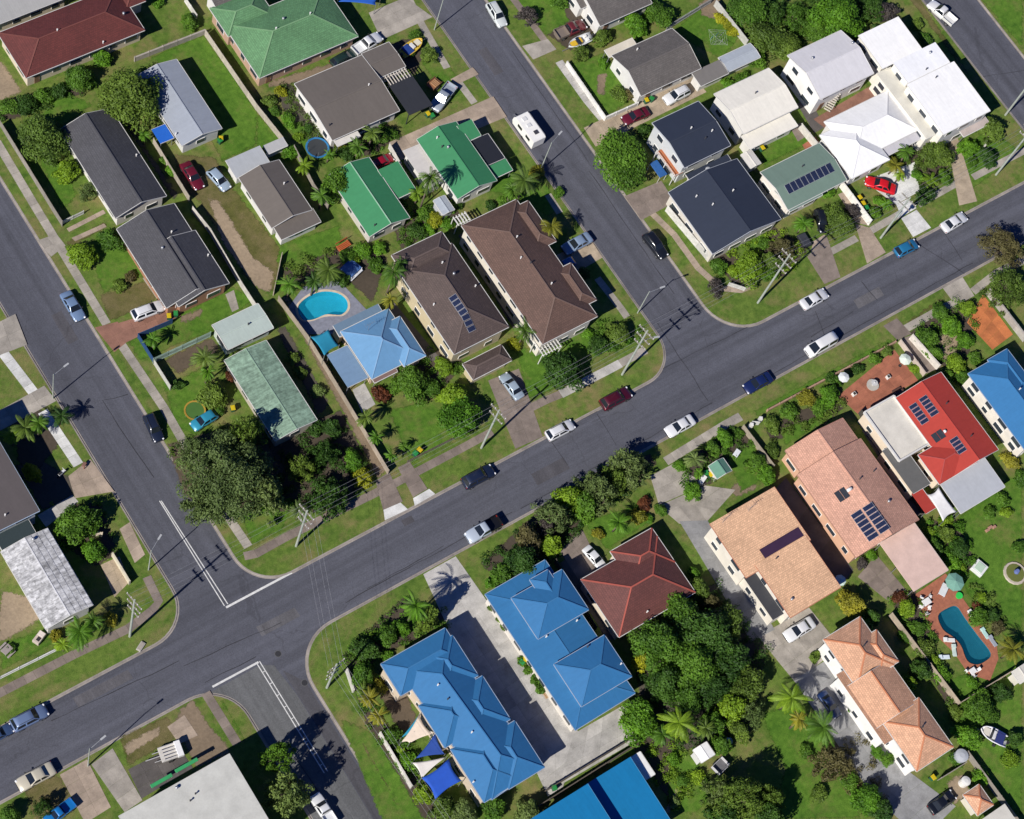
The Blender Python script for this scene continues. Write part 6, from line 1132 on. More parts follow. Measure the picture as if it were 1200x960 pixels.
 {'name':'parked_car','k':'ute','label':'silver ute with black tray parked on the lower kerb','cat':'ute','x':-14.68,'y':-14.31,'z':-0.116,'rz':-3.132,'col':(0.42,0.48,0.56),'s':1.12,'tray':(0.01,0.01,0.012)},
 {'name':'parked_car','k':'sedan','label':'white sedan on the driveway of the dark red house','cat':'car','x':-2.52,'y':-26.01,'z':0,'rz':-1.427,'col':(0.72,0.73,0.74),'s':0.888},
 {'name':'parked_car','k':'sedan','label':'white sedan parked behind the peach house','cat':'car','x':18.27,'y':-50.44,'z':0,'rz':3.138,'col':(0.72,0.73,0.74),'s':1.12},
 {'name':'parked_car','k':'sedan','label':'dark blue sedan in the shade beside the apricot house','cat':'car','x':15.46,'y':-61.95,'z':0,'rz':-1.546,'col':(0.012,0.03,0.1),'s':0.926},
 {'name':'parked_car','k':'ute','label':'white ute parked on the lower side street at the bottom','cat':'ute','x':-56.2,'y':-37.77,'z':-0.116,'rz':1.595,'col':(0.72,0.73,0.74),'s':0.952},
 {'name':'parked_car','k':'suv','label':'slate blue SUV parked on the main road at lower left','cat':'car','x':-83.81,'y':-7.13,'z':-0.116,'rz':-0.02,'col':(0.14,0.2,0.34),'s':1.054},
 {'name':'parked_car','k':'sedan','label':'dark blue sedan cut by the left edge on the main road','cat':'car','x':-88.36,'y':-7.08,'z':-0.116,'rz':0.0,'col':(0.05,0.09,0.19),'s':0.88},
 {'name':'parked_car','k':'sedan','label':'beige sedan parked at the lower left kerb','cat':'car','x':-86.92,'y':-14.62,'z':-0.116,'rz':3.132,'col':(0.52,0.48,0.38),'s':1.12},
 {'name':'parked_car','k':'ute','label':'bright blue ute at the bottom left corner','cat':'ute','x':-86.59,'y':-20.41,'z':0,'rz':-3.009,'col':(0.01,0.16,0.45),'s':0.887},
 {'name':'parked_car','k':'hatch','label':'turquoise hatchback on the lawn beside the gum tree','cat':'car','x':-41.62,'y':19.84,'z':0,'rz':-3.048,'col':(0.03,0.25,0.38),'s':1.022},
 {'name':'parked_car','k':'sedan','label':'black sedan in the shade at the bottom right','cat':'car','x':21.41,'y':-82.13,'z':0,'rz':0.021,'col':(0.01,0.012,0.018),'s':1.011},
 ],
 'poles': [
 {'name':'power_pole','x':18.55,'y':-3.18,'h':15,'kind':'power','az':100,'label':'tallest power pole with crossarms at the middle street corner','arms':3,'lamp':-20},
 {'name':'power_pole','x':-7.6,'y':-3.06,'h':13.5,'kind':'power','az':100,'label':'power pole beside the brown driveway of the solar panel house','arms':2},
 {'name':'power_pole','x':-39.73,'y':-3.13,'h':13.5,'kind':'power','az':100,'label':'power pole at the left street corner lawn','arms':3},
 {'name':'power_pole','x':-46.8,'y':-23.23,'h':10.5,'kind':'power','az':10,'label':'leaning power pole on the townhouse corner verge','arms':3},
 {'name':'power_pole','x':-66.65,'y':-3.47,'h':15,'kind':'power','az':100,'label':'power pole at the lower left corner verge','arms':3},
 {'name':'power_pole','x':45.5,'y':-3.16,'h':16,'kind':'power','az':100,'label':'tall pale power pole on the verge by the navy house','arms':3},
 {'name':'power_pole','x':71.45,'y':-3.15,'h':13,'kind':'power','az':100,'label':'power pole with transformer near the red car driveway','arms':2,'trans':1},
 {'name':'power_pole','x':97.53,'y':-2.79,'h':14.5,'kind':'power','az':100,'label':'power pole on the verge at the right edge','arms':2},
 {'name':'power_pole','x':106.77,'y':5.79,'h':13,'kind':'power','az':15,'label':'power pole at the upper right street kerb','arms':2},
 {'name':'street_light','x':26.83,'y':4.44,'h':7.2,'kind':'lamp','az':0,'label':'street light at the middle street corner','lamp':-10},
 {'name':'street_light','x':27.21,'y':32.91,'h':8.5,'kind':'lamp','az':0,'label':'street light beside the caravan','lamp':20},
 {'name':'street_light','x':26.14,'y':63.01,'h':9.5,'kind':'lamp','az':0,'label':'street light at the top of the middle street','lamp':20},
 {'name':'street_light','x':-59.66,'y':3.79,'h':7.6,'kind':'lamp','az':0,'label':'street light at the left street corner','lamp':30},
 {'name':'street_light','x':-80.26,'y':-16.64,'h':8.5,'kind':'lamp','az':0,'label':'green street light on the lower left verge','lamp':10},
 {'name':'street_light','x':-58.69,'y':33.17,'h':8.0,'kind':'lamp','az':0,'label':'street light beside the left edge driveway','lamp':10},
 ],
 'wires': [
 ((-40.77,-2.77,13.2),(-47.84,-22.87,10.2),0.38,'first thin overhead wire crossing the main road to the townhouse verge'),
 ((-40.2,-2.96,13.2),(-47.27,-23.06,10.2),0.38,'second thin overhead wire crossing the main road to the townhouse verge'),
 ((-39.26,-3.3,13.2),(-46.33,-23.4,10.2),0.38,'third thin overhead wire crossing the main road to the townhouse verge'),
 ((-38.69,-3.49,13.2),(-45.76,-23.59,10.2),0.38,'fourth thin overhead wire crossing the main road to the townhouse verge'),
 ((-39.73,-4.23,13.2),(-7.6,-4.16,13.2),0.58,'first thin overhead wire between the left corner pole and the solar house pole'),
 ((-39.73,-3.63,13.2),(-7.6,-3.56,13.2),0.58,'second thin overhead wire between the left corner pole and the solar house pole'),
 ((-39.73,-2.63,13.2),(-7.6,-2.56,13.2),0.58,'third thin overhead wire between the left corner pole and the solar house pole'),
 ((-39.73,-2.03,13.2),(-7.6,-1.96,13.2),0.58,'fourth thin overhead wire between the left corner pole and the solar house pole'),
 ((-7.61,-4.16,13.2),(18.54,-4.28,14.7),0.47,'first thin overhead wire between the solar house pole and the tallest pole'),
 ((-7.6,-3.56,13.2),(18.55,-3.68,14.7),0.47,'second thin overhead wire between the solar house pole and the tallest pole'),
 ((-7.6,-2.56,13.2),(18.55,-2.68,14.7),0.47,'third thin overhead wire between the solar house pole and the tallest pole'),
 ((-7.59,-1.96,13.2),(18.56,-2.08,14.7),0.47,'fourth thin overhead wire between the solar house pole and the tallest pole'),
 ((18.55,-4.28,14.7),(45.5,-4.26,15.7),0.49,'first thin overhead wire across the middle street mouth'),
 ((18.55,-3.68,14.7),(45.5,-3.66,15.7),0.49,'second thin overhead wire across the middle street mouth'),
 ((18.55,-2.68,14.7),(45.5,-2.66,15.7),0.49,'third thin overhead wire across the middle street mouth'),
 ((18.55,-2.08,14.7),(45.5,-2.06,15.7),0.49,'fourth thin overhead wire across the middle street mouth'),
 ((45.5,-4.26,15.7),(71.45,-4.25,12.7),0.47,'first thin overhead wire between the pale pole and the transformer pole'),
 ((45.5,-3.66,15.7),(71.45,-3.65,12.7),0.47,'second thin overhead wire between the pale pole and the transformer pole'),
 ((45.5,-2.66,15.7),(71.45,-2.65,12.7),0.47,'third thin overhead wire between the pale pole and the transformer pole'),
 ((45.5,-2.06,15.7),(71.45,-2.05,12.7),0.47,'fourth thin overhead wire between the pale pole and the transformer pole'),
 ((71.47,-4.25,12.7),(97.55,-3.89,14.2),0.47,'first thin overhead wire to the right edge pole'),
 ((71.46,-3.65,12.7),(97.54,-3.29,14.2),0.47,'second thin overhead wire to the right edge pole'),
 ((71.44,-2.65,12.7),(97.52,-2.29,14.2),0.47,'third thin overhead wire to the right edge pole'),
 ((71.43,-2.05,12.7),(97.51,-1.69,14.2),0.47,'fourth thin overhead wire to the right edge pole'),
 ((-66.64,-4.57,14.7),(-39.72,-4.23,13.2),0.48,'first thin overhead wire across the left street mouth'),
 ((-66.64,-3.97,14.7),(-39.72,-3.63,13.2),0.48,'second thin overhead wire across the left street mouth'),
 ((-66.66,-2.97,14.7),(-39.74,-2.63,13.2),0.48,'third thin overhead wire across the left street mouth'),
 ((-66.66,-2.37,14.7),(-39.74,-2.03,13.2),0.48,'fourth thin overhead wire across the left street mouth'),
 ((-47.9,-23.27,10.2),(-46.8,-52.11,10.7),0.52,'first thin overhead wire along the townhouse verge to the bottom'),
 ((-47.3,-23.25,10.2),(-46.2,-52.09,10.7),0.52,'second thin overhead wire along the townhouse verge to the bottom'),
 ((-46.3,-23.21,10.2),(-45.2,-52.05,10.7),0.52,'third thin overhead wire along the townhouse verge to the bottom'),
 ((-45.7,-23.19,10.2),(-44.6,-52.03,10.7),0.52,'fourth thin overhead wire along the townhouse verge to the bottom'),
 ],
 'bins': [
 {'label':'yellow lidded bin beside the silver ute','x':16.14,'y':49.44,'rz':0.01,'col':(0.55,0.42,0.01)},
 {'label':'green lidded bin beside the silver ute','x':16.59,'y':48.86,'rz':-0.02,'col':(0.02,0.22,0.05)},
 {'label':'yellow lidded bin at the white front wall','x':50.31,'y':35.76,'rz':-0.17,'col':(0.55,0.42,0.01)},
 {'label':'green lidded bin at the white front wall','x':51.3,'y':35.65,'rz':0.5,'col':(0.02,0.22,0.05)},
 {'label':'yellow lidded bin by the white wagon','x':-37.8,'y':36.79,'rz':-0.45,'col':(0.55,0.42,0.01)},
 {'label':'green lidded bin by the white wagon','x':-36.7,'y':36.7,'rz':-0.49,'col':(0.02,0.22,0.05)},
 {'label':'yellow lidded bin on the green front lawn','x':-16.29,'y':0.8,'rz':0.31,'col':(0.55,0.42,0.01)},
 {'label':'green lidded bin on the green front lawn','x':-17.14,'y':0.64,'rz':0.32,'col':(0.02,0.22,0.05)},
 {'label':'yellow lidded bin along the navy house fence','x':43.17,'y':15.03,'rz':-0.39,'col':(0.55,0.42,0.01)},
 {'label':'green lidded bin along the navy house fence','x':43.0,'y':14.07,'rz':-0.02,'col':(0.02,0.22,0.05)},
 {'label':'yellow lidded bin by the white wall and red car','x':72.33,'y':4.34,'rz':0.02,'col':(0.55,0.42,0.01)},
 {'label':'second yellow lidded bin by the white wall and red car','x':72.17,'y':3.17,'rz':-0.16,'col':(0.55,0.42,0.01)},
 {'label':'green lidded bin by the white wall and red car','x':72.2,'y':2.25,'rz':-0.14,'col':(0.02,0.22,0.05)},
 {'label':'yellow lidded bin at the cubby house','x':20.77,'y':-23.73,'rz':0.07,'col':(0.55,0.42,0.01)},
 {'label':'green lidded bin at the cubby house','x':20.34,'y':-23.19,'rz':-0.3,'col':(0.02,0.22,0.05)},
 {'label':'yellow lidded bin at the duplex hedge','x':-20.29,'y':-33.95,'rz':-0.47,'col':(0.55,0.42,0.01)},
 {'label':'green lidded bin at the duplex hedge','x':-20.93,'y':-34.02,'rz':0.33,'col':(0.02,0.22,0.05)},
 {'label':'yellow lidded bin on the little lawn by the cream house','x':62.87,'y':19.48,'rz':-0.06,'col':(0.55,0.42,0.01)},
 {'label':'yellow lidded bin at the end of the apricot house','x':22.4,'y':-78.6,'rz':0.04,'col':(0.55,0.42,0.01)},
 {'label':'yellow lidded bin at the blue grey gable end','x':-15.61,'y':59.87,'rz':-0.46,'col':(0.55,0.42,0.01)},
 {'label':'green lidded bin at the blue grey gable end','x':-15.88,'y':59.66,'rz':0.15,'col':(0.02,0.22,0.05)},
 {'label':'green lidded bin by the dark timber fence','x':-26.98,'y':-51.46,'rz':-0.19,'col':(0.02,0.22,0.05)},
 {'label':'yellow lidded bin beside the mossy roof house','x':-37.03,'y':19.47,'rz':-0.31,'col':(0.55,0.42,0.01)},
 ],
 'boats': [
 {'name':'boat','label':'yellow trailer boat with blue cover on the front lawn','x':20.48,'y':61.28,'rz':0.219,'L':4.51,'W':2.1,'hull':(0.6,0.42,0.06),'deck':(0.62,0.58,0.45),'cover':(0.01,0.04,0.2)},
 {'name':'boat','label':'white and yellow trailer boat beside the maroon truck','x':46.64,'y':50.17,'rz':-3.127,'L':4.94,'W':1.9,'hull':(0.66,0.68,0.68),'deck':(0.62,0.4,0.03),'con':(0.6,0.38,0.03)},
 {'name':'boat','label':'white trailer boat with navy cover on the lower right lawn','x':34.54,'y':-78.41,'rz':2.127,'L':4.36,'W':2.3,'hull':(0.7,0.7,0.72),'deck':(0.62,0.58,0.5),'cover':(0.02,0.03,0.14)},
 {'name':'boat','label':'small white dinghy beside the sheds at the bottom','x':-1.92,'y':-58.79,'rz':0.025,'L':2.39,'W':1.5,'hull':(0.72,0.73,0.76),'deck':(0.7,0.7,0.72)},
 ],
 'caravans': [
 {'label':'white caravan parked on the middle street','x':29.02,'y':39.52,'z':-0.116,'rz':1.584,'L':5.6},
 ],
 'trampolines': [
 {'label':'blue rimmed trampoline in the back yard of the brown flat roof','x':-2.97,'y':51.93,'R':1.6,'col':(0.02,0.16,0.36),'mat':(0.03,0.035,0.04),'net':1},
 {'label':'orange rimmed round trampoline on the lawn by the turquoise hatchback','x':-42.02,'y':21.77,'R':1.35,'col':(0.35,0.22,0.03),'mat':(0.05,0.13,0.02)},
 ],
 'hoists': [
 {'label':'rotary clothes hoist with towels in the back yard lawn','x':67.83,'y':39.96},
 ],
 'boxes': [
 {'name':'table','label':'white outdoor table on the teal pool deck near the sage umbrella','cat':'table','x':42.18,'y':-56.64,'rz':0.5,'z':0,'parts':[('table_top',(0.6,0.62,0.64),[((0,0,0.72),(2.1,1.1,0.05))]),('leg',(0.3,0.3,0.3),[((-0.97,-0.47,0.35),(0.06,0.06,0.7)),((-0.97,0.47,0.35),(0.06,0.06,0.7)),((0.97,-0.47,0.35),(0.06,0.06,0.7)),((0.97,0.47,0.35),(0.06,0.06,0.7))])]},
 {'name':'table','label':'white round-cornered dining table left of the teal pool','cat':'table','x':38.57,'y':-56.8,'rz':0,'z':0,'parts':[('table_top',(0.72,0.71,0.7),[((0,0,0.72),(1.4,1.0,0.05))]),('leg',(0.3,0.3,0.3),[((-0.62,-0.42,0.35),(0.06,0.06,0.7)),((-0.62,0.42,0.35),(0.06,0.06,0.7)),((0.62,-0.42,0.35),(0.06,0.06,0.7)),((0.62,0.42,0.35),(0.06,0.06,0.7))])]},
 {'name':'chair','label':'white chair upper left of the dining table left of the pool','cat':'chair','x':38.48,'y':-55.82,'rz':2.2,'z':0,'parts':[('seat',(0.72,0.71,0.7),[((0,0,0.43),(0.5,0.5,0.05))]),('backrest',(0.72,0.71,0.7),[((0,0.24,0.68),(0.5,0.05,0.5))]),('leg',(0.72,0.71,0.7),[((-0.2,-0.2,0.2),(0.05,0.05,0.4)),((-0.2,0.2,0.2),(0.05,0.05,0.4)),((0.2,-0.2,0.2),(0.05,0.05,0.4)),((0.2,0.2,0.2),(0.05,0.05,0.4))])],'group':'white pool chairs'},
 {'name':'chair','label':'white chair upper right of the dining table left of the pool','cat':'chair','x':39.77,'y':-56.38,'rz':0.6,'z':0,'parts':[('seat',(0.72,0.71,0.7),[((0,0,0.43),(0.5,0.5,0.05))]),('backrest',(0.72,0.71,0.7),[((0,0.24,0.68),(0.5,0.05,0.5))]),('leg',(0.72,0.71,0.7),[((-0.2,-0.2,0.2),(0.05,0.05,0.4)),((-0.2,0.2,0.2),(0.05,0.05,0.4)),((0.2,-0.2,0.2),(0.05,0.05,0.4)),((0.2,0.2,0.2),(0.05,0.05,0.4))])],'group':'white pool chairs'},
 {'name':'chair','label':'white chair lower left of the dining table left of the pool','cat':'chair','x':37.42,'y':-56.94,'rz':-2.4,'z':0,'parts':[('seat',(0.72,0.71,0.7),[((0,0,0.43),(0.5,0.5,0.05))]),('backrest',(0.72,0.71,0.7),[((0,0.24,0.68),(0.5,0.05,0.5))]),('leg',(0.72,0.71,0.7),[((-0.2,-0.2,0.2),(0.05,0.05,0.4)),((-0.2,0.2,0.2),(0.05,0.05,0.4)),((0.2,-0.2,0.2),(0.05,0.05,0.4)),((0.2,0.2,0.2),(0.05,0.05,0.4))])],'group':'white pool chairs'},
 {'name':'chair','label':'white chair lower right of the dining table left of the pool','cat':'chair','x':38.45,'y':-57.82,'rz':-0.6,'z':0,'parts':[('seat',(0.72,0.71,0.7),[((0,0,0.43),(0.5,0.5,0.05))]),('backrest',(0.72,0.71,0.7),[((0,0.24,0.68),(0.5,0.05,0.5))]),('leg',(0.72,0.71,0.7),[((-0.2,-0.2,0.2),(0.05,0.05,0.4)),((-0.2,0.2,0.2),(0.05,0.05,0.4)),((0.2,-0.2,0.2),(0.05,0.05,0.4)),((0.2,0.2,0.2),(0.05,0.05,0.4))])],'group':'white pool chairs'},
 {'name':'chair','label':'white chair set apart below of the dining table left of the pool','cat':'chair','x':37.58,'y':-58.27,'rz':3,'z':0,'parts':[('seat',(0.72,0.71,0.7),[((0,0,0.43),(0.5,0.5,0.05))]),('backrest',(0.72,0.71,0.7),[((0,0.24,0.68),(0.5,0.05,0.5))]),('leg',(0.72,0.71,0.7),[((-0.2,-0.2,0.2),(0.05,0.05,0.4)),((-0.2,0.2,0.2),(0.05,0.05,0.4)),((0.2,-0.2,0.2),(0.05,0.05,0.4)),((0.2,0.2,0.2),(0.05,0.05,0.4))])],'group':'white pool chairs'},
 {'name':'table','label':'white table at the lower end of the teal pool','cat':'table','x':38.12,'y':-69.01,'rz':0,'z':0,'parts':[('table_top',(0.7,0.69,0.68),[((0,0,0.72),(1.1,0.9,0.05))]),('leg',(0.3,0.3,0.3),[((-0.47,-0.37,0.35),(0.06,0.06,0.7)),((-0.47,0.37,0.35),(0.06,0.06,0.7)),((0.47,-0.37,0.35),(0.06,0.06,0.7)),((0.47,0.37,0.35),(0.06,0.06,0.7))])]},
 {'name':'chair','label':'white chair left of the table at the lower end of the pool','cat':'chair','x':37.49,'y':-68.5,'rz':1.6,'z':0,'parts':[('seat',(0.72,0.71,0.7),[((0,0,0.43),(0.5,0.5,0.05))]),('backrest',(0.72,0.71,0.7),[((0,0.24,0.68),(0.5,0.05,0.5))]),('leg',(0.72,0.71,0.7),[((-0.2,-0.2,0.2),(0.05,0.05,0.4)),((-0.2,0.2,0.2),(0.05,0.05,0.4)),((0.2,-0.2,0.2),(0.05,0.05,0.4)),((0.2,0.2,0.2),(0.05,0.05,0.4))])],'group':'white pool chairs'},
 {'name':'chair','label':'white chair right of the table at the lower end of the pool','cat':'chair','x':39.12,'y':-69.28,'rz':-1.6,'z':0,'parts':[('seat',(0.72,0.71,0.7),[((0,0,0.43),(0.5,0.5,0.05))]),('backrest',(0.72,0.71,0.7),[((0,0.24,0.68),(0.5,0.05,0.5))]),('leg',(0.72,0.71,0.7),[((-0.2,-0.2,0.2),(0.05,0.05,0.4)),((-0.2,0.2,0.2),(0.05,0.05,0.4)),((0.2,-0.2,0.2),(0.05,0.05,0.4)),((0.2,0.2,0.2),(0.05,0.05,0.4))])],'group':'white pool chairs'},
 {'name':'chair','label':'white chair below the table at the lower end of the pool','cat':'chair','x':37.94,'y':-69.67,'rz':3.1,'z':0,'parts':[('seat',(0.72,0.71,0.7),[((0,0,0.43),(0.5,0.5,0.05))]),('backrest',(0.72,0.71,0.7),[((0,0.24,0.68),(0.5,0.05,0.5))]),('leg',(0.72,0.71,0.7),[((-0.2,-0.2,0.2),(0.05,0.05,0.4)),((-0.2,0.2,0.2),(0.05,0.05,0.4)),((0.2,-0.2,0.2),(0.05,0.05,0.4)),((0.2,0.2,0.2),(0.05,0.05,0.4))])],'group':'white pool chairs'},
 {'name':'sun_lounger','label':'white sun lounger left of the pool waist','cat':'sun lounger','x':38.05,'y':-63.31,'rz':1.0,'z':0,'parts':[('seat',(0.72,0.72,0.7),[((0,-0.3,0.35),(0.65,1.3,0.08))]),('backrest',(0.72,0.72,0.7),[((0,0.62,0.5),(0.65,0.6,0.3))]),('leg',(0.72,0.72,0.7),[((-0.26,-0.6,0.16),(0.06,0.06,0.32)),((-0.26,0.6,0.16),(0.06,0.06,0.32)),((0.26,-0.6,0.16),(0.06,0.06,0.32)),((0.26,0.6,0.16),(0.06,0.06,0.32))])]},
 {'name':'sun_lounger','label':'pale green sun lounger left of the pool','cat':'sun lounger','x':37.74,'y':-64.98,'rz':-0.5,'z':0,'parts':[('seat',(0.5,0.6,0.55),[((0,-0.3,0.35),(0.65,1.3,0.08))]),('backrest',(0.5,0.6,0.55),[((0,0.62,0.5),(0.65,0.6,0.3))]),('leg',(0.5,0.6,0.55),[((-0.26,-0.6,0.16),(0.06,0.06,0.32)),((-0.26,0.6,0.16),(0.06,0.06,0.32)),((0.26,-0.6,0.16),(0.06,0.06,0.32)),((0.26,0.6,0.16),(0.06,0.06,0.32))])]},
 {'name':'sun_lounger','label':'pale blue sun lounger near the pool garden bed','cat':'sun lounger','x':35.64,'y':-65.01,'rz':1.1,'z':0,'parts':[('seat',(0.6,0.68,0.74),[((0,-0.3,0.35),(0.65,1.3,0.08))]),('backrest',(0.6,0.68,0.74),[((0,0.62,0.5),(0.65,0.6,0.3))]),('leg',(0.6,0.68,0.74),[((-0.26,-0.6,0.16),(0.06,0.06,0.32)),((-0.26,0.6,0.16),(0.06,0.06,0.32)),((0.26,-0.6,0.16),(0.06,0.06,0.32)),((0.26,0.6,0.16),(0.06,0.06,0.32))])]},
 {'name':'sun_lounger','label':'white sun lounger right of the pool','cat':'sun lounger','x':43.77,'y':-62.05,'rz':-0.02,'z':0,'parts':[('seat',(0.66,0.66,0.66),[((0,-0.3,0.35),(0.65,1.3,0.08))]),('backrest',(0.66,0.66,0.66),[((0,0.62,0.5),(0.65,0.6,0.3))]),('leg',(0.66,0.66,0.66),[((-0.26,-0.6,0.16),(0.06,0.06,0.32)),((-0.26,0.6,0.16),(0.06,0.06,0.32)),((0.26,-0.6,0.16),(0.06,0.06,0.32)),((0.26,0.6,0.16),(0.06,0.06,0.32))])]},
 {'name':'sun_lounger','label':'mint sun lounger right of the pool','cat':'sun lounger','x':43.76,'y':-65.3,'rz':0.0,'z':0,'parts':[('seat',(0.4,0.6,0.56),[((0,-0.3,0.35),(0.65,1.3,0.08))]),('backrest',(0.4,0.6,0.56),[((0,0.62,0.5),(0.65,0.6,0.3))]),('leg',(0.4,0.6,0.56),[((-0.26,-0.6,0.16),(0.06,0.06,0.32)),((-0.26,0.6,0.16),(0.06,0.06,0.32)),((0.26,-0.6,0.16),(0.06,0.06,0.32)),((0.26,0.6,0.16),(0.06,0.06,0.32))])]},
 {'name':'sun_lounger','label':'grey sun lounger beside the gold palm','cat':'sun lounger','x':44.07,'y':-66.87,'rz':0,'z':0,'parts':[('seat',(0.3,0.33,0.38),[((0,-0.3,0.35),(0.65,1.3,0.08))]),('backrest',(0.3,0.33,0.38),[((0,0.62,0.5),(0.65,0.6,0.3))]),('leg',(0.3,0.33,0.38),[((-0.26,-0.6,0.16),(0.06,0.06,0.32)),((-0.26,0.6,0.16),(0.06,0.06,0.32)),((0.26,-0.6,0.16),(0.06,0.06,0.32)),((0.26,0.6,0.16),(0.06,0.06,0.32))])]},
 {'name':'outdoor_spa','label':'white square spa tub on the right lawn edge','cat':'spa','x':49.57,'y':-56.66,'rz':0.3,'z':0,'parts':[('shell',(0.66,0.67,0.66),[((0,0,0.4),(2,2,0.8))]),('cover',(0.42,0.55,0.42),[((0,0,0.84),(1.5,1.3,0.08))])]},
 {'name':'bench','label':'orange slatted garden bench below the emerald house','cat':'bench','x':-8.24,'y':35.43,'rz':0.1,'z':0,'parts':[('seat',(0.42,0.1,0.03),[((0,-0.5,0.5),(2.2,0.2,0.06)),((0,-0.25,0.5),(2.2,0.2,0.06)),((0,0.0,0.5),(2.2,0.2,0.06)),((0,0.25,0.5),(2.2,0.2,0.06))]),('backrest',(0.42,0.1,0.03),[((0,0.6,0.85),(2.2,0.06,0.15)),((0,0.6,1.05),(2.2,0.06,0.15))]),('leg',(0.3,0.08,0.03),[((-1,0,0.22),(0.1,1.0,0.44)),((1,0,0.22),(0.1,1.0,0.44))])]},
 {'name':'trailer','label':'white caged box trailer on the commercial forecourt','cat':'trailer','x':-70.3,'y':-20.53,'rz':-1.75,'z':0,'parts':[('tray',(0.5,0.48,0.45),[((0,0,0.6),(2.0,2.4,0.12))]),('hatch_cover',(0.72,0.72,0.72),[((0,1.45,0.95),(2.2,0.8,0.8))]),('rail',(0.6,0.58,0.56),[((-0.9,0,1.15),(0.1,2.4,0.1)),((-0.45,0,1.15),(0.1,2.4,0.1)),((0.0,0,1.15),(0.1,2.4,0.1)),((0.45,0,1.15),(0.1,2.4,0.1)),((0.9,0,1.15),(0.1,2.4,0.1))]),('side_board',(0.6,0.58,0.56),[((-1,0,0.85),(0.06,2.4,0.5)),((1,0,0.85),(0.06,2.4,0.5))]),('wheel',(0.02,0.02,0.02),[((-1.12,0,0.32),(0.2,0.6,0.6)),((1.12,0,0.32),(0.2,0.6,0.6))]),('drawbar',(0.4,0.4,0.4),[((0,-2.2,0.5),(0.12,2.0,0.1)),((-0.6,-1.6,0.5),(0.1,1.0,0.1)),((0.6,-1.6,0.5),(0.1,1.0,0.1))])]},
 {'name':'cage_trailer','label':'dark cage trailer beside the small white dinghy','cat':'trailer','x':-4.41,'y':-61.07,'rz':0.2,'z':0,'parts':[('tray',(0.12,0.12,0.13),[((0,0,0.6),(2.2,1.6,0.1))]),('rail',(0.5,0.5,0.52),[((-1.05,0,1.0),(0.06,1.6,0.7)),((1.05,0,1.0),(0.06,1.6,0.7)),((0,-0.78,1.0),(2.1,0.06,0.7)),((0,0.78,1.0),(2.1,0.06,0.7))]),('wheel',(0.02,0.02,0.02),[((0,-0.9,0.32),(0.6,0.2,0.6)),((0,0.9,0.32),(0.6,0.2,0.6))])]},
 {'name':'rusty_trailer','label':'rusty trailer loaded with timber beside the silver ute','cat':'trailer','x':20.17,'y':53.9,'rz':0.3,'z':0,'parts':[('tray',(0.22,0.1,0.05),[((0,0,0.6),(2.2,1.5,0.15))]),('side_board',(0.2,0.1,0.05),[((0,-0.75,0.85),(2.2,0.06,0.4)),((0,0.75,0.85),(2.2,0.06,0.4))]),('load',(0.32,0.17,0.08),[((-0.3,-0.1,0.8),(0.22,1.2,0.2)),((0.0,-0.1,0.8),(0.22,1.2,0.2)),((0.3,-0.1,0.8),(0.22,1.2,0.2)),((0.6,-0.1,0.8),(0.22,1.2,0.2))]),('wheel',(0.02,0.02,0.02),[((0,-0.88,0.32),(0.6,0.18,0.6)),((0,0.88,0.32),(0.6,0.18,0.6))])]},
 {'name':'skip_trailer','label':'dark covered trailer under the bushes at the navy house driveway','cat':'trailer','x':58.96,'y':2.27,'rz':-0.1,'z':0,'parts':[('tray',(0.02,0.022,0.03),[((0,0,0.6),(1.5,2.4,0.5))]),('cover',(0.035,0.038,0.05),[((0,0,0.9),(1.4,2.2,0.12))]),('wheel',(0.02,0.02,0.02),[((-0.85,0,0.32),(0.2,0.6,0.6)),((0.85,0,0.32),(0.2,0.6,0.6))])]},
 {'name':'pool_cover_roller','label':'crumpled blue cover and frame beside the pool palms','cat':'cover','x':-9.55,'y':31.29,'rz':0.3,'z':0,'parts':[('cover',(0.05,0.12,0.3),[((0,0,0.9),(2.6,2.2,0.3))]),('frame',(0.6,0.62,0.66),[((-1.2,-1.2,0.6),(0.1,0.1,1.2)),((1.2,-1.2,0.6),(0.1,0.1,1.2)),((0,-1.2,0.5),(2.6,0.5,0.25))])]},
 {'name':'planter','label':'small planted white box on the terracotta patio near the chairs','cat':'planter','x':56.7,'y':-23.93,'rz':0,'z':0,'parts':[('pot',(0.66,0.64,0.6),[((0,0,0.3),(0.6,0.6,0.6))]),('soil',(0.04,0.03,0.02),[((0,0,0.6),(0.45,0.45,0.04))])]},
 {'name':'planter','label':'white planter at the left corner of the terracotta patio','cat':'planter','x':49.79,'y':-23.63,'rz':0,'z':0,'parts':[('pot',(0.66,0.64,0.6),[((0,0,0.3),(0.6,0.6,0.6))]),('soil',(0.04,0.03,0.02),[((0,0,0.6),(0.45,0.45,0.04))])]},
 {'name':'patio_set','label':'dark timber table with benches beside the cream flat roof','cat':'table','x':56.49,'y':-27.18,'rz':0.0,'z':0,'parts':[('table_top',(0.08,0.04,0.03),[((0,0,0.72),(1.8,1.0,0.05))]),('leg',(0.3,0.3,0.3),[((-0.82,-0.42,0.35),(0.06,0.06,0.7)),((-0.82,0.42,0.35),(0.06,0.06,0.7)),((0.82,-0.42,0.35),(0.06,0.06,0.7)),((0.82,0.42,0.35),(0.06,0.06,0.7))]),('bench',(0.08,0.04,0.03),[((0,-0.85,0.42),(1.8,0.35,0.06)),((0,0.85,0.42),(1.8,0.35,0.06))])]},
 {'name':'electrical_box','label':'low white box at the edge of the main road verge','cat':'box','x':-66.06,'y':-5.5,'rz':0.5,'z':0,'parts':[('cabinet',(0.4,0.38,0.34),[((0,0,0.12),(1.4,0.7,0.3))]),('lid',(0.34,0.3,0.26),[((0,0,0.28),(1.2,0.5,0.05))])]},
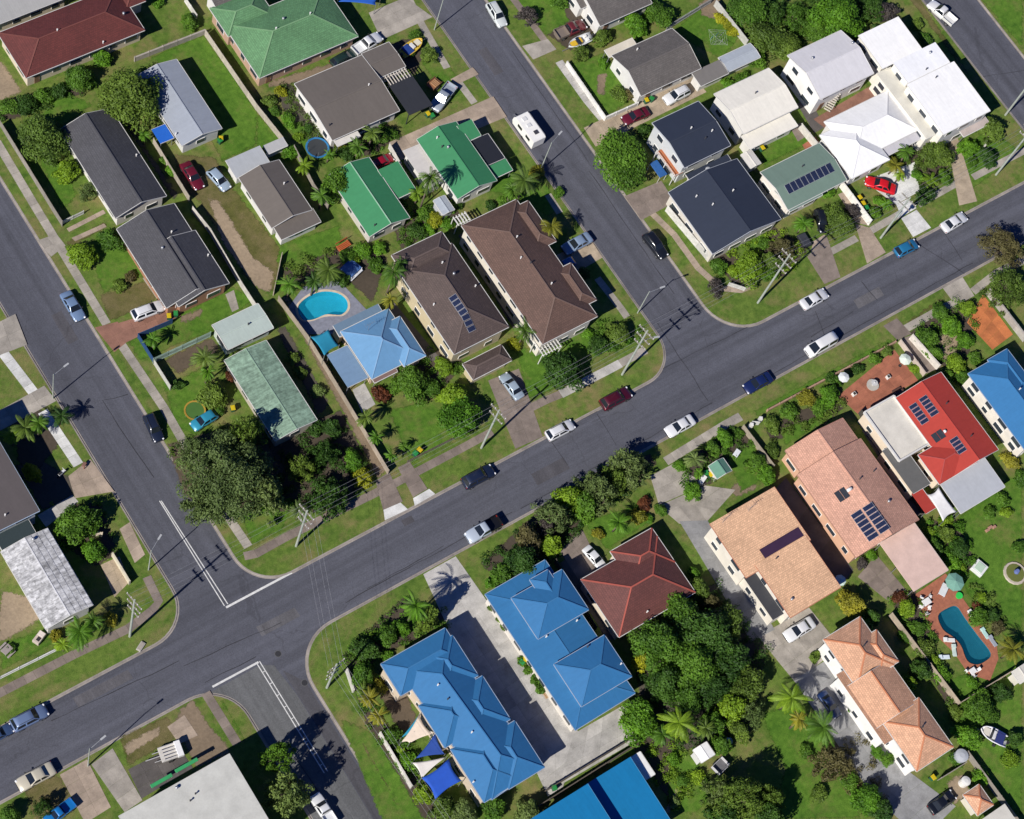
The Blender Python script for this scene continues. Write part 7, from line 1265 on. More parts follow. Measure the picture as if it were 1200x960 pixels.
 {'name':'outdoor_toy','label':'blue and white tent frame below the kerbside bush','cat':'tent','x':43.95,'y':23.74,'rz':0,'z':0,'parts':[('roof_panel',(0.02,0.1,0.3),[((0,0,1.9),(1.5,3.0,0.12))]),('frame',(0.6,0.6,0.6),[((-0.7,-1.4,0.95),(0.06,0.06,1.9)),((-0.7,1.4,0.95),(0.06,0.06,1.9)),((0.7,-1.4,0.95),(0.06,0.06,1.9)),((0.7,1.4,0.95),(0.06,0.06,1.9))])]},
 {'name':'balcony','label':'orange timber balcony along the navy two-storey house','cat':'balcony','x':45.88,'y':23.61,'rz':0,'z':0,'parts':[('deck_board',(0.4,0.13,0.05),[((-0.75,0,2.75),(0.27,5.2,0.08)),((-0.45,0,2.75),(0.27,5.2,0.08)),((-0.15,0,2.75),(0.27,5.2,0.08)),((0.15,0,2.75),(0.27,5.2,0.08)),((0.45,0,2.75),(0.27,5.2,0.08)),((0.75,0,2.75),(0.27,5.2,0.08))]),('railing',(0.62,0.62,0.6),[((-1.0,0,3.3),(0.08,5.3,0.08)),((-1.0,0,3.0),(0.05,5.3,0.05)),((0,-2.65,3.3),(2.0,0.08,0.08))]),('post',(0.6,0.6,0.58),[((-0.95,-2.5,1.6),(0.12,0.12,3.3)),((-0.95,0.0,1.6),(0.12,0.12,3.3)),((-0.95,2.5,1.6),(0.12,0.12,3.3))])]},
 {'name':'stair','label':'pale timber stairs at the white two-storey house courtyard','cat':'stairs','x':79.06,'y':21.29,'rz':0.5,'z':0,'parts':[('tread',(0.5,0.46,0.4),[((-1.2,0,0.3),(0.3,1.2,0.06)),((-0.9,0,0.58),(0.3,1.2,0.06)),((-0.6,0,0.86),(0.3,1.2,0.06)),((-0.3,0,1.14),(0.3,1.2,0.06)),((0.0,0,1.42),(0.3,1.2,0.06)),((0.3,0,1.7),(0.3,1.2,0.06)),((0.6,0,1.98),(0.3,1.2,0.06)),((0.9,0,2.26),(0.3,1.2,0.06)),((1.2,0,2.54),(0.3,1.2,0.06))]),('stringer',(0.6,0.58,0.54),[((0,-0.62,1.3),(2.8,0.06,0.3)),((0,0.62,1.3),(2.8,0.06,0.3))])]},
 {'name':'outdoor_table','label':'weathered table with chairs on the sand yard at the left edge','cat':'table','x':-81.93,'y':2.79,'rz':0.3,'z':0,'parts':[('table_top',(0.3,0.26,0.24),[((0,0,0.72),(1.4,1.0,0.05))]),('leg',(0.3,0.3,0.3),[((-0.62,-0.42,0.35),(0.06,0.06,0.7)),((-0.62,0.42,0.35),(0.06,0.06,0.7)),((0.62,-0.42,0.35),(0.06,0.06,0.7)),((0.62,0.42,0.35),(0.06,0.06,0.7))]),('bench',(0.32,0.28,0.26),[((0,-0.85,0.42),(1.4,0.3,0.06)),((0,0.85,0.42),(1.4,0.3,0.06))])]},
 {'name':'ice_box','label':'small white and black cart beside the left corner palms','cat':'cart','x':-77.4,'y':2.18,'rz':0.45,'z':0,'parts':[('body',(0.5,0.42,0.36),[((0,0,0.5),(1.8,1.0,0.8))]),('hatch',(0.02,0.02,0.02),[((-0.3,-0.1,0.93),(0.6,0.5,0.06))]),('lid',(0.62,0.55,0.5),[((0.5,0,0.94),(0.7,0.9,0.06))])]},
 {'name':'bicycle_rack','label':'small red trolley on the concrete driveway at the left street','cat':'trolley','x':-59.77,'y':21.66,'rz':0.6,'z':0,'parts':[('frame',(0.25,0.06,0.04),[((0,0,0.5),(0.9,0.1,0.08)),((-0.4,0,0.3),(0.08,0.1,0.5)),((0.4,0,0.3),(0.08,0.1,0.5))]),('basket',(0.2,0.1,0.08),[((0,0.2,0.6),(0.7,0.5,0.25))])]},
 {'name':'motor_scooter','label':'white motor scooter in the shade by the concrete driveway','cat':'scooter','x':-63.24,'y':22.2,'rz':0.3,'z':0,'parts':[('body',(0.6,0.62,0.64),[((0,0,0.55),(1.1,0.35,0.35))]),('seat',(0.02,0.02,0.02),[((-0.25,0,0.78),(0.6,0.28,0.1))]),('handlebar',(0.5,0.5,0.5),[((0.5,0,1.0),(0.08,0.7,0.08))]),('wheel',(0.02,0.02,0.02),[((-0.55,0,0.25),(0.5,0.12,0.5)),((0.6,0,0.25),(0.5,0.12,0.5))])]},
 {'name':'concrete_slab','label':'pale timber pallet stack beside the duplex hedge','cat':'pallet','x':-20.07,'y':-39.37,'rz':0.0,'z':0,'parts':[('board',(0.36,0.24,0.14),[((-0.5,0,0.25),(0.2,1.6,0.06)),((-0.25,0,0.25),(0.2,1.6,0.06)),((0.0,0,0.25),(0.2,1.6,0.06)),((0.25,0,0.25),(0.2,1.6,0.06)),((0.5,0,0.25),(0.2,1.6,0.06))]),('bearer',(0.3,0.2,0.12),[((0,-0.6,0.15),(1.2,0.12,0.14)),((0,0.0,0.15),(1.2,0.12,0.14)),((0,0.6,0.15),(1.2,0.12,0.14))])]},
 {'name':'play_frame','label':'small white outdoor setting on the lawn of the cubby house','cat':'furniture','x':26.67,'y':-22.76,'rz':0.4,'z':0,'parts':[('table_top',(0.66,0.68,0.7),[((0,0,0.72),(1.3,0.8,0.05))]),('leg',(0.3,0.3,0.3),[((-0.57,-0.32,0.35),(0.06,0.06,0.7)),((-0.57,0.32,0.35),(0.06,0.06,0.7)),((0.57,-0.32,0.35),(0.06,0.06,0.7)),((0.57,0.32,0.35),(0.06,0.06,0.7))])]},
 {'name':'white_chest','label':'white storage chest at the curved driveway island','cat':'chest','x':19.32,'y':-23.74,'rz':0.4,'z':0,'parts':[('body',(0.66,0.66,0.65),[((0,0,0.35),(1.5,0.7,0.7))]),('lid',(0.7,0.7,0.7),[((0,0,0.74),(1.55,0.75,0.08))])]},
 {'name':'entry_gate','label':'white gate pillars at the side drive beside the kerb','cat':'gate','x':32.51,'y':-20.55,'rz':-0.6,'z':0,'parts':[('pillar',(0.66,0.65,0.62),[((-1.2,-0.3,0.7),(0.5,0.5,1.4)),((0.3,0.9,0.7),(0.5,0.5,1.4))]),('panel',(0.6,0.6,0.58),[((-0.45,0.3,0.6),(1.3,0.12,1.1))])]},
 {'name':'seat_ring','label':'curved brick garden seat on the right lawn','cat':'bench','x':55.52,'y':-52.44,'rz':0,'z':0,'parts':[('seat',(0.36,0.2,0.14),[((-0.6,0,0.2),(0.7,0.45,0.4)),((0.1,0.15,0.2),(0.7,0.45,0.4)),((0.7,-0.1,0.2),(0.6,0.45,0.4))])]},
 {'name':'awning','label':'green awning over the commercial building front, nearer the corner','cat':'awning','x':-69.44,'y':-23.62,'rz':0,'z':0,'parts':[('canopy',(0.03,0.3,0.1),[((0,0,2.7),(3.4,0.5,0.15))]),('bracket',(0.3,0.3,0.3),[((-1.5,0,2.55),(0.06,0.6,0.1)),((1.5,0,2.55),(0.06,0.6,0.1))])]},
 {'name':'awning','label':'green awning over the commercial building front, nearer the driveway','cat':'awning','x':-73.32,'y':-23.79,'rz':0,'z':0,'parts':[('canopy',(0.03,0.3,0.1),[((0,0,2.7),(3.2,0.5,0.15))]),('bracket',(0.3,0.3,0.3),[((-1.4,0,2.55),(0.06,0.6,0.1)),((1.4,0,2.55),(0.06,0.6,0.1))])]},
 ],
 'rounds': [
 {'name':'fountain','label':'round tiered stone fountain in the middle of the terracotta patio','cat':'fountain','x':53.58,'y':-23.8,'parts':[('basin',(0.42,0.4,0.36),[(0,0.95,0.35,1.0)]),('bowl',(0.5,0.5,0.5),[(0.35,0.2,0.9,0.2),(0.9,0.3,1.1,0.55)]),('finial',(0.6,0.6,0.6),[(1.1,0.12,1.4,0.06)])]},
 {'name':'garden_feature','label':'round stone edged flower bed with a blue gazing ball on the right lawn','cat':'garden feature','x':54.41,'y':-60.14,'parts':[('edging',(0.46,0.4,0.33),[(0,1.9,0.25,1.8)]),('soil',(0.12,0.14,0.03),[(0.25,1.5,0.3,1.45)]),('ball_stand',(0.12,0.16,0.36),[(0.3,0.2,0.7,0.2),(0.7,0.42,1.2,0.3)])]},
 {'name':'pot','label':'green round bucket on the pool deck beside the umbrella','cat':'bucket','x':43.96,'y':-58.57,'parts':[('tub',(0.03,0.55,0.08),[(0,0.45,0.4,0.5)]),('rim',(0.03,0.5,0.08),[(0.4,0.54,0.46,0.54)])]},
 {'name':'satellite_base','label':'white round water tank at the corner of the small gazebo','cat':'tank','x':26.25,'y':-81.56,'parts':[('tank',(0.7,0.69,0.66),[(0,0.7,1.3,0.7)]),('lid',(0.62,0.62,0.6),[(1.3,0.72,1.42,0.3)])]},
 {'name':'water_tank','label':'silver round water tank behind the apricot house','cat':'tank','x':27.89,'y':-78.27,'parts':[('tank',(0.35,0.38,0.42),[(0,1.0,1.7,1.0)]),('lid',(0.4,0.42,0.45),[(1.7,1.02,1.85,0.4)])]},
 {'name':'manhole_cover','label':'round iron manhole cover at the mouth of the lower side street','cat':'manhole','x':-50.14,'y':-15.64,'parts':[('cover',(0.03,0.03,0.033),[(-0.2,0.42,-0.108,0.42)]),('frame',(0.1,0.1,0.1),[(-0.2,0.5,-0.112,0.5)])]},
 {'name':'manhole_cover','label':'round iron manhole cover near the lower side street kerb','cat':'manhole','x':-49.1,'y':-21.07,'parts':[('cover',(0.03,0.03,0.033),[(-0.2,0.42,-0.108,0.42)]),('frame',(0.1,0.1,0.1),[(-0.2,0.5,-0.112,0.5)])]},
 ],
 'roadx': (-58.2, -48.3, 27.55, 37.2, 107.95, 117.7),
 'roady': (-15.3, -6.2),
}

# ---------------------------------------------------------------- the ground, roads, kerbs
RZ = -0.12
X0, X1, X2, X3, X4, X5 = DATA['roadx']      # street kerb lines
Y0, Y1 = DATA['roady']
g = MB(); g.face([(-2500,-2500,-2.3),(2500,-2500,-2.3),(2500,2500,-2.3),(-2500,2500,-2.3)])
struct(g.build('ground', m_grass((0.035,0.07,0.012),(0.06,0.10,0.02),(0.13,0.11,0.05),'far')))
C_ROAD = (0.076, 0.079, 0.098)
E = 8.0
r = MB()
r.face([(-260, Y0-E, RZ), (300, Y0-E, RZ), (300, Y1+E, RZ), (-260, Y1+E, RZ)])
struct(r.build('main_road', m_asphalt(C_ROAD, 'x')))
for nm, xa, xb, ya, yb in (('side_road', X0-.5, X1+.5, Y1+E, 260), ('side_road', X2-.5, X3+.5, Y1+E, 260), ('side_road', X4-.5, X5+.5, Y1+E, 260), ('side_road', X0-.5, X1+.5, -260, Y0-E)):
    r = MB(); r.face([(xa,ya,RZ),(xb,ya,RZ),(xb,yb,RZ),(xa,yb,RZ)])
    struct(r.build(nm, m_asphalt(C_ROAD, 'y')))
# the lower side street has an older, greyer seal
for name, poly, c in DATA['seals']:
    struct(sheet(poly, RZ + 0.004).build(name, m_asphalt(c, 'y')))
def arc(cx, cy, R, a0, a1, n=10):
    return [(cx + R*cos(radians(a0+(a1-a0)*i/n)), cy + R*sin(radians(a0+(a1-a0)*i/n))) for i in range(n+1)]
FAR = 230
RR = 6.0
blocks = [   # kerb line (land on its left), then the far corners that close the block
    ('lawn', [(-FAR, Y1)] + arc(X0-RR, Y1+RR, RR, -90, 0) + [(X0, FAR)], [(-FAR, FAR)]),
    ('lawn', [(X1, FAR)] + arc(X1+RR, Y1+RR, RR, 180, 270) + arc(X2-RR, Y1+RR, RR, -90, 0) + [(X2, FAR)], []),
    ('lawn', [(X3, FAR)] + arc(X3+RR+1, Y1+RR+1, RR+1, 180, 270) + arc(X4-RR, Y1+RR, RR, -90, 0) + [(X4, FAR)], []),
    ('lawn', [(X5, FAR)] + arc(X5+RR, Y1+RR, RR, 180, 270) + [(FAR+60, Y1)], [(FAR+60, FAR)]),
    ('lawn', [(FAR+60, Y0)] + arc(X1+RR+1, Y0-RR-1, RR+1, 90, 180) + [(X1, -FAR)], [(FAR+60, -FAR)]),
    ('lawn', [(X0, -FAR)] + arc(X0-RR, Y0-RR, RR, 0, 90) + [(-FAR, Y0)], [(-FAR, -FAR)]),
]
def inside(p, poly):
    c = False; j = len(poly) - 1
    for i in range(len(poly)):
        if (poly[i][1] > p[1]) != (poly[j][1] > p[1]) and p[0] < (poly[j][0]-poly[i][0])*(p[1]-poly[i][1])/(poly[j][1]-poly[i][1]) + poly[i][0]: c = not c
        j = i
    return c
def offset(line, d):
    out = []
    for i, p in enumerate(line):
        a = line[max(0, i-1)]; b = line[min(len(line)-1, i+1)]
        L = hypot(b[0]-a[0], b[1]-a[1]); nx, ny = -(b[1]-a[1])/L, (b[0]-a[0])/L
        out.append((p[0]+nx*d, p[1]+ny*d))
    return out
M_LAWN = m_grass((0.044,0.108,0.013), (0.142,0.205,0.038), (0.230,0.182,0.082), 'lawn', 0.66)
POOLS = [p['water'] for p in DATA['pools']]
for nm, line, far in blocks:
    inner = offset(line, 0.20); poly = inner + far
    holes = [h for h in POOLS if inside(h[0], poly)]
    struct(sheet(poly, 0.0, holes).build(nm, M_LAWN))
    k = MB(); pan = offset(line, -0.26)
    for i in range(len(line)-1):
        a, b, c, d = line[i], line[i+1], inner[i+1], inner[i]
        k.face([(a[0],a[1],-0.01),(b[0],b[1],-0.01),(c[0],c[1],0.006),(d[0],d[1],0.006)])
        a2, b2 = offset(line, -0.05)[i], offset(line, -0.05)[i+1]
        k.face([(a2[0],a2[1],RZ+.008),(b2[0],b2[1],RZ+.008),(b[0],b[1],-0.01),(a[0],a[1],-0.01)])
        p, q = pan[i], pan[i+1]
        k.face([(p[0],p[1],RZ+.006),(q[0],q[1],RZ+.006),(b2[0],b2[1],RZ+.008),(a2[0],a2[1],RZ+.008)])
    struct(k.build('kerb', M_KERB))
def tar_line(a, b, w=.12):
    r_ = random.Random(int(a[0]*10)); L = hypot(b[0]-a[0], b[1]-a[1]); n = max(2, int(L/2)); nx, ny = -(b[1]-a[1])/L, (b[0]-a[0])/L; up, dn = [], []
    for i in range(n+1):
        t = i/n; o = r_.uniform(-.09, .09); x, y = a[0]+(b[0]-a[0])*t+nx*o, a[1]+(b[1]-a[1])*t+ny*o; k = w*r_.uniform(.5, 1.1)/2
        up.append((x+nx*k, y+ny*k)); dn.append((x-nx*k, y-ny*k))
    return up + dn[::-1]
for a, b in DATA['joints']:
    poly = tar_line(a, b)
    struct(sheet(poly, RZ + 0.0065).build('tar_joint', m_plain((0.030,0.030,0.036), 0.7, 0.3)))
for name, poly, z in DATA['paint']:
    struct(sheet(poly, RZ + z).build(name, m_plain((0.62,0.62,0.60), 0.8, 0.25, scale=2.5)))
GROUNDCOL = {'dirt': m_ground((0.20,0.15,0.10)), 'sand': m_ground((0.30,0.23,0.155)), 'bed': m_ground((0.065,0.05,0.035)), 'mulch': m_ground((0.10,0.075,0.05)),
    'green': m_grass((0.040,0.118,0.011),(0.112,0.212,0.026),(0.180,0.178,0.055),'green',0.5), 'dry': m_grass((0.07,0.08,0.02),(0.12,0.115,0.035),(0.19,0.15,0.075),'dryg',0.8),
    'shade': m_ground((0.075,0.065,0.05))}  # dark soil, with shade under trees and beside houses put into its colour
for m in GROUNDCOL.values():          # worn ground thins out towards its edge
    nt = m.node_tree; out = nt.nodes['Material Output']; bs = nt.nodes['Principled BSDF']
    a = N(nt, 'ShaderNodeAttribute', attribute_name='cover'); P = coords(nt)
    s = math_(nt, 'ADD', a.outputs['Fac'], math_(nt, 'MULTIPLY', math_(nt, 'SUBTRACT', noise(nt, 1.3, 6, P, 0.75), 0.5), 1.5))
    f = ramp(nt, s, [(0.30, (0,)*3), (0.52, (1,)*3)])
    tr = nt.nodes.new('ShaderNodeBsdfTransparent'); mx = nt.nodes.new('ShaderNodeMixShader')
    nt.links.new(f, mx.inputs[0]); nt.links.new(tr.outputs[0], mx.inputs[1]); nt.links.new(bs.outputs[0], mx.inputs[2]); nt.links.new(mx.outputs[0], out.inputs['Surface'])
def worn(poly, z, fade=1.3, step=0.5):
    xs = [p[0] for p in poly]; ys = [p[1] for p in poly]; n = len(poly); pts, cov, idx = [], [], {}
    nx, ny = int((max(xs)-min(xs))/step)+2, int((max(ys)-min(ys))/step)+2
    for i in range(nx):
        for j in range(ny):
            x, y = min(xs)+(i-.3)*step, min(ys)+(j-.3)*step
            if not inside((x, y), poly): continue
            d = 1e9
            for k in range(n):
                a, b = poly[k], poly[(k+1) % n]; ex, ey = b[0]-a[0], b[1]-a[1]; L2 = ex*ex+ey*ey or 1e-9
                t = max(0, min(1, ((x-a[0])*ex+(y-a[1])*ey)/L2)); d = min(d, hypot(x-a[0]-ex*t, y-a[1]-ey*t))
            idx[(i, j)] = len(pts); pts.append((x, y, z)); cov.append(min(1.0, d/fade))
    fs = [(idx[(i,j)], idx[(i+1,j)], idx[(i+1,j+1)], idx[(i,j+1)]) for (i, j) in idx if (i+1,j) in idx and (i+1,j+1) in idx and (i,j+1) in idx]
    me = bpy.data.meshes.new('patch'); me.from_pydata(pts, [], fs); a = me.attributes.new('cover', 'FLOAT', 'POINT'); a.data.foreach_set('value', cov); me.update(); return me
zi = 0
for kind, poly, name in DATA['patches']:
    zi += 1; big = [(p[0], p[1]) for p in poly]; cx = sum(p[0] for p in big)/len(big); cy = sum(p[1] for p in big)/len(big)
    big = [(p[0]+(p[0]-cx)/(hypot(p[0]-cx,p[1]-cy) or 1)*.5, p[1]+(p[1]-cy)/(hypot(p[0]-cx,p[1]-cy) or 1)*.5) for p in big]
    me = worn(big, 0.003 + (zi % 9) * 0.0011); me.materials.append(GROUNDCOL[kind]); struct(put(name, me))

# paved things: each slab its own piece
def slab_mesh(cache={}):
    return cache
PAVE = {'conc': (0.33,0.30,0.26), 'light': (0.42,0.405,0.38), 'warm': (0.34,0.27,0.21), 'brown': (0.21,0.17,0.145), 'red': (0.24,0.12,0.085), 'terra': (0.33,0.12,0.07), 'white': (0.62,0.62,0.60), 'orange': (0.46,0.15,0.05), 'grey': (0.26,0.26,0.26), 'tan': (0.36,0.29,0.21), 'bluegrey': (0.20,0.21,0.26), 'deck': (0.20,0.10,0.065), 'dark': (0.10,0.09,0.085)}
def pave_mat(k): return m_plain(PAVE[k], 0.92, 0.32, scale=0.55, objvar=0.16)
def paved_quad(name, kind, q, nu, nv, z=0.03):
    """four-sided paving split into slabs with open joints"""
    z += rnd.uniform(0, 0.006)
    cen = (sum(p[0] for p in q)/4, sum(p[1] for p in q)/4)
    root = struct(put(name, None, None, (cen[0], cen[1], 0)))
    m = pave_mat(kind); G_ = 0.012
    q = [(p[0]-cen[0], p[1]-cen[1]) for p in q]
    def at(u, v): return tuple((q[0][i]*(1-u)+q[1][i]*u)*(1-v) + (q[3][i]*(1-u)+q[2][i]*u)*v for i in (0,1))
    for i in range(nu):
        for j in range(nv):
            u0, u1, v0, v1 = i/nu, (i+1)/nu, j/nv, (j+1)/nv
            c = at((u0+u1)/2, (v0+v1)/2); pts = []
            for u, v in ((u0,v0),(u1,v0),(u1,v1),(u0,v1)):
                p = at(u, v); L = hypot(p[0]-c[0], p[1]-c[1]) or 1
                pts.append((p[0]-(p[0]-c[0])/L*G_, p[1]-(p[1]-c[1])/L*G_))
            mb = MB(); mb.prism(pts, -0.14, z + rnd.uniform(-.003, .003)); mb.build('slab', m, root)
    return root
for name, kind, q, nu, nv in DATA['paving']:
    paved_quad(name, kind, q, nu, nv)
for name, kind, line, w in DATA['paths']:
    root = struct(put(name, None, None, (line[0][0], line[0][1], 0))); o = line[0]
    m = pave_mat(kind); L_, R_ = offset(line, w/2), offset(line, -w/2)
    for i in range(len(line)-1):
        n = max(1, round(hypot(line[i+1][0]-line[i][0], line[i+1][1]-line[i][1]) / 1.5))
        for k in range(n):
            t0, t1 = k/n + 0.012/1.5/n, (k+1)/n - 0.012/1.5/n; pts = []
            for S, t in ((R_, t0), (R_, t1), (L_, t1), (L_, t0)):
                pts.append((S[i][0]*(1-t)+S[i+1][0]*t-o[0], S[i][1]*(1-t)+S[i+1][1]*t-o[1]))
            mb = MB(); mb.prism(pts, -0.1, 0.02 + rnd.uniform(-.004, .004)); mb.build('slab', m, root)
for name, kind, poly, hole in DATA['decks']:
    z = 0.045
    mb = sheet(poly, z, [hole] if hole else [])
    for i in range(len(poly)):
        a, b = poly[i], poly[(i+1) % len(poly)]; mb.face([(a[0],a[1],-.02),(b[0],b[1],-.02),(b[0],b[1],z),(a[0],a[1],z)])
    struct(mb.build(name, m_plain(PAVE[kind], 0.9, 0.25, scale=1.5)))

# ---------------------------------------------------------------- swimming pools
for p in DATA['pools']:
    w = p['water']; cx = sum(q[0] for q in w)/len(w); cy = sum(q[1] for q in w)/len(w)
    root = thing('swimming_pool', p['label'], 'pool', (cx, cy, 0))
    loc = [(q[0]-cx, q[1]-cy) for q in w]
    sheet(loc, -0.10).build('water', m_water(p['col']), root)
    b = sheet(loc, -1.4)
    for i in range(len(loc)):
        a, c = loc[i], loc[(i+1) % len(loc)]; b.face([(a[0],a[1],-1.4),(a[0],a[1],0.05),(c[0],c[1],0.05),(c[0],c[1],-1.4)])
    b.build('basin', m_plain(p['basin'], 0.5, 0.12), root)
    k = MB(); n = len(loc); big = [(x*(1+0.36/hypot(x,y)), y*(1+0.36/hypot(x,y))) for x, y in loc]
    for i in range(n):
        j = (i+1) % n
        k.face([(loc[i][0],loc[i][1],.07),(loc[j][0],loc[j][1],.07),(big[j][0],big[j][1],.07),(big[i][0],big[i][1],.07)])
        k.face([(loc[i][0],loc[i][1],.0),(loc[j][0],loc[j][1],.0),(loc[j][0],loc[j][1],.07),(loc[i][0],loc[i][1],.07)])
        k.face([(big[j][0],big[j][1],.0),(big[i][0],big[i][1],.0),(big[i][0],big[i][1],.07),(big[j][0],big[j][1],.07)])
    k.build('coping', m_plain(p['coping'], 0.85, 0.2), root)

# ---------------------------------------------------------------- houses
def roofmat(spec):
    k = spec[0]
    if k == 'tile': return m_tile(spec[1])
    if k == 'metal': return m_metal(spec[1])
    if k == 'old': return m_metal(spec[1], 0.2, 0.7, 0, 1.0, spec[2] if len(spec) > 2 else None)
    return m_plain(spec[1], 0.8, 0.15, scale=0.5)
def wing_local(w, x, y):
    """house point -> along-ridge, across-ridge"""
    dx, dy = x - w['c'][0], y - w['c'][1]; ca, sa = cos(-w['rot']), sin(-w['rot'])
    a, b = dx*ca - dy*sa, dx*sa + dy*ca
    return (a, b) if w['axis'] == 'x' else (b, -a)
def wing_height(w, x, y):
    a, b = wing_local(w, x, y); La, Lb = w['La'], w['Lb']
    if abs(a) > La or abs(b) > Lb: return None
    if w['kind'] == 'hip': return w['e'] + min(Lb-abs(b), La-abs(a)) * w['t']
    if w['kind'] == 'gable': return w['e'] + (Lb-abs(b)) * w['t']
    return w['e'] + (b + Lb) * w['t']
WINM = MB(); WINM.box((0, -0.035, 0), (1.0, 0.07, 1.0)); WIN_FRAME = WINM.mesh('window', M_WHITE)
PM = MB(); PM.box((0, -0.085, 0), (0.9, 0.02, 0.86)); WIN_PANE = PM.mesh('pane', m_glass((0.035,0.045,0.058), 0.12))
DM = MB(); DM.box((0, -0.04, 0), (0.9, 0.08, 2.05)); DOOR = DM.mesh('door', m_plain((0.20,0.11,0.07), 0.6, 0.2))
HM = MB(); HM.box((0.35, -0.10, 0), (0.12, 0.05, 0.04)); HANDLE = HM.mesh('handle', M_STEEL)

W_DEF = {'trim': (.62,.61,.58), 'rot': 0.0, 'axis': 'x'}
def house(h):
    for w in h['wings']:
        for k, v in W_DEF.items(): w.setdefault(k, v)
        w.setdefault('cap', tuple(min(1, q*1.05) for q in w['roof'][1]))
    root = thing(h.get('name', 'house'), h['label'], h.get('cat', 'house'), (h['o'][0], h['o'][1], 0), 0, h.get('group'))
    wallm = m_plain(h['wall'], 0.85, 0.10, scale=0.6); wall = MB(); roofs = []
    for wi, w in enumerate(h['wings']):
        w['La'], w['Lb'] = (w['sx']/2, w['sy']/2) if w['axis'] == 'x' else (w['sy']/2, w['sx']/2)
        La, Lb, e, t, kd = w['La'], w['Lb'], w['e'], w['t'], w['kind']
        base = w['rot'] + (0 if w['axis'] == 'x' else pi/2)
        ov = w.get('ov', 0.45)
        rm = roofmat(w['roof']); trim = m_plain(w['trim'], 0.5, 0.08)
        mb = MB(); caps = []; edge = MB()
        if kd == 'hip':
            R = La - Lb; rz = e + Lb*t; sl = hypot(Lb, Lb*t)
            A,B,C_,D_ = (-La,-Lb,e),(La,-Lb,e),(La,Lb,e),(-La,Lb,e); P,Q = (-R,0,rz),(R,0,rz)
            if R < 0.05: P = Q = (0,0,rz)
            mb.face([A,B,Q,P] if P != Q else [A,B,Q], [(-La,0),(La,0),(R,sl),(-R,sl)] if P != Q else [(-La,0),(La,0),(0,sl)])
            mb.face([C_,D_,P,Q] if P != Q else [C_,D_,P], [(-La,0),(La,0),(R,sl),(-R,sl)] if P != Q else [(-La,0),(La,0),(0,sl)])
            mb.face([B,C_,Q], [(-Lb,0),(Lb,0),(0,sl)]); mb.face([D_,A,P], [(-Lb,0),(Lb,0),(0,sl)])
            z2 = e - 0.14
            for p, q in ((A,B),(B,C_),(C_,D_),(D_,A)): mb.face([(p[0],p[1],z2),(q[0],q[1],z2),q,p], [(0,0)]*4)
            mb.face([(D_[0],D_[1],z2),(C_[0],C_[1],z2),(B[0],B[1],z2),(A[0],A[1],z2)], [(0,0)]*4)
            caps = [(A,P),(D_,P),(B,Q),(C_,Q)] + ([(P,Q)] if P != Q else [])
            for p, q in ((A,B),(B,C_),(C_,D_),(D_,A)):
                d = 0.06; s = (1 if p[0]+q[0] > 0 else -1 if p[0]+q[0] < 0 else 0, 1 if p[1]+q[1] > 0 else -1 if p[1]+q[1] < 0 else 0)
                edge.bar((p[0]+s[0]*d, p[1]+s[1]*d, e-.07), (q[0]+s[0]*d, q[1]+s[1]*d, e-.07), 0.085, 0.12)
        elif kd == 'gable':
            rz = e + Lb*t; sl = hypot(Lb, Lb*t); T = 0.13
            for sgn in (-1, 1):
                A,B,Q,P = (-La*sgn, -Lb*sgn, e), (La*sgn, -Lb*sgn, e), (La*sgn, 0, rz), (-La*sgn, 0, rz)
                mb.face([A,B,Q,P], [(-La,0),(La,0),(La,sl),(-La,sl)])
                dn = lambda p: (p[0], p[1], p[2]-T)
                mb.face([dn(P),dn(Q),dn(B),dn(A)], [(0,0)]*4); mb.face([dn(A),dn(B),B,A], [(0,0)]*4)
                mb.face([dn(B),dn(Q),Q,B], [(0,0)]*4); mb.face([dn(P),dn(A),A,P], [(0,0)]*4)
                edge.bar((-La, sgn*(Lb+.06), e-.07), (La, sgn*(Lb+.06), e-.07), 0.085, 0.12)
                for ex in (-1, 1): edge.bar((ex*(La+.03), sgn*Lb, e-.06), (ex*(La+.03), 0, rz-.06), 0.055, 0.2)
            caps = [((-La,0,rz),(La,0,rz))]
        else:
            z2 = e + 2*Lb*t; T = 0.14; A,B,C_,D_ = (-La,-Lb,e),(La,-Lb,e),(La,Lb,z2),(-La,Lb,z2)
            mb.face([A,B,C_,D_], [(-La,0),(La,0),(La,2*Lb),(-La,2*Lb)])
            dn = lambda p: (p[0], p[1], p[2]-T)
            mb.face([dn(D_),dn(C_),dn(B),dn(A)], [(0,0)]*4)
            for p, q in ((A,B),(B,C_),(C_,D_),(D_,A)): mb.face([dn(p),dn(q),q,p], [(0,0)]*4)
            if w.get('parapet'):
                for p, q in ((A,B),(B,C_),(C_,D_),(D_,A)): edge.bar((p[0],p[1],p[2]+.05), (q[0],q[1],q[2]+.05), 0.25, 0.5)
            else:
                edge.bar((-La, -Lb-.05, e-.07), (La, -Lb-.05, e-.07), 0.09, 0.13)
                for ex in (-1, 1): edge.bar((ex*(La+.03), -Lb, e-.07), (ex*(La+.03), Lb, z2-.07), 0.05, 0.16)
        ro = mb.build('roof', rm, root, uv=True, loc=(w['c'][0], w['c'][1], 0), rz=base); roofs.append((w, ro))
        if edge.f: edge.build('parapet' if w.get('parapet') else 'gutter', trim, ro)
        capm = m_plain(w['cap'], 0.7, 0.1)
        for p, q in caps:
            cb = MB(); d = 0.03
            cb.bar((p[0],p[1],p[2]+d), (q[0],q[1],q[2]+d), 0.22 if w['roof'][0] == 'tile' else 0.16, 0.08); cb.build('ridge_cap', capm, ro)
        # walls or posts
        ca, sa = cos(base), sin(base)
        def L2H(a, b): return (w['c'][0] + a*ca - b*sa, w['c'][1] + a*sa + b*ca)
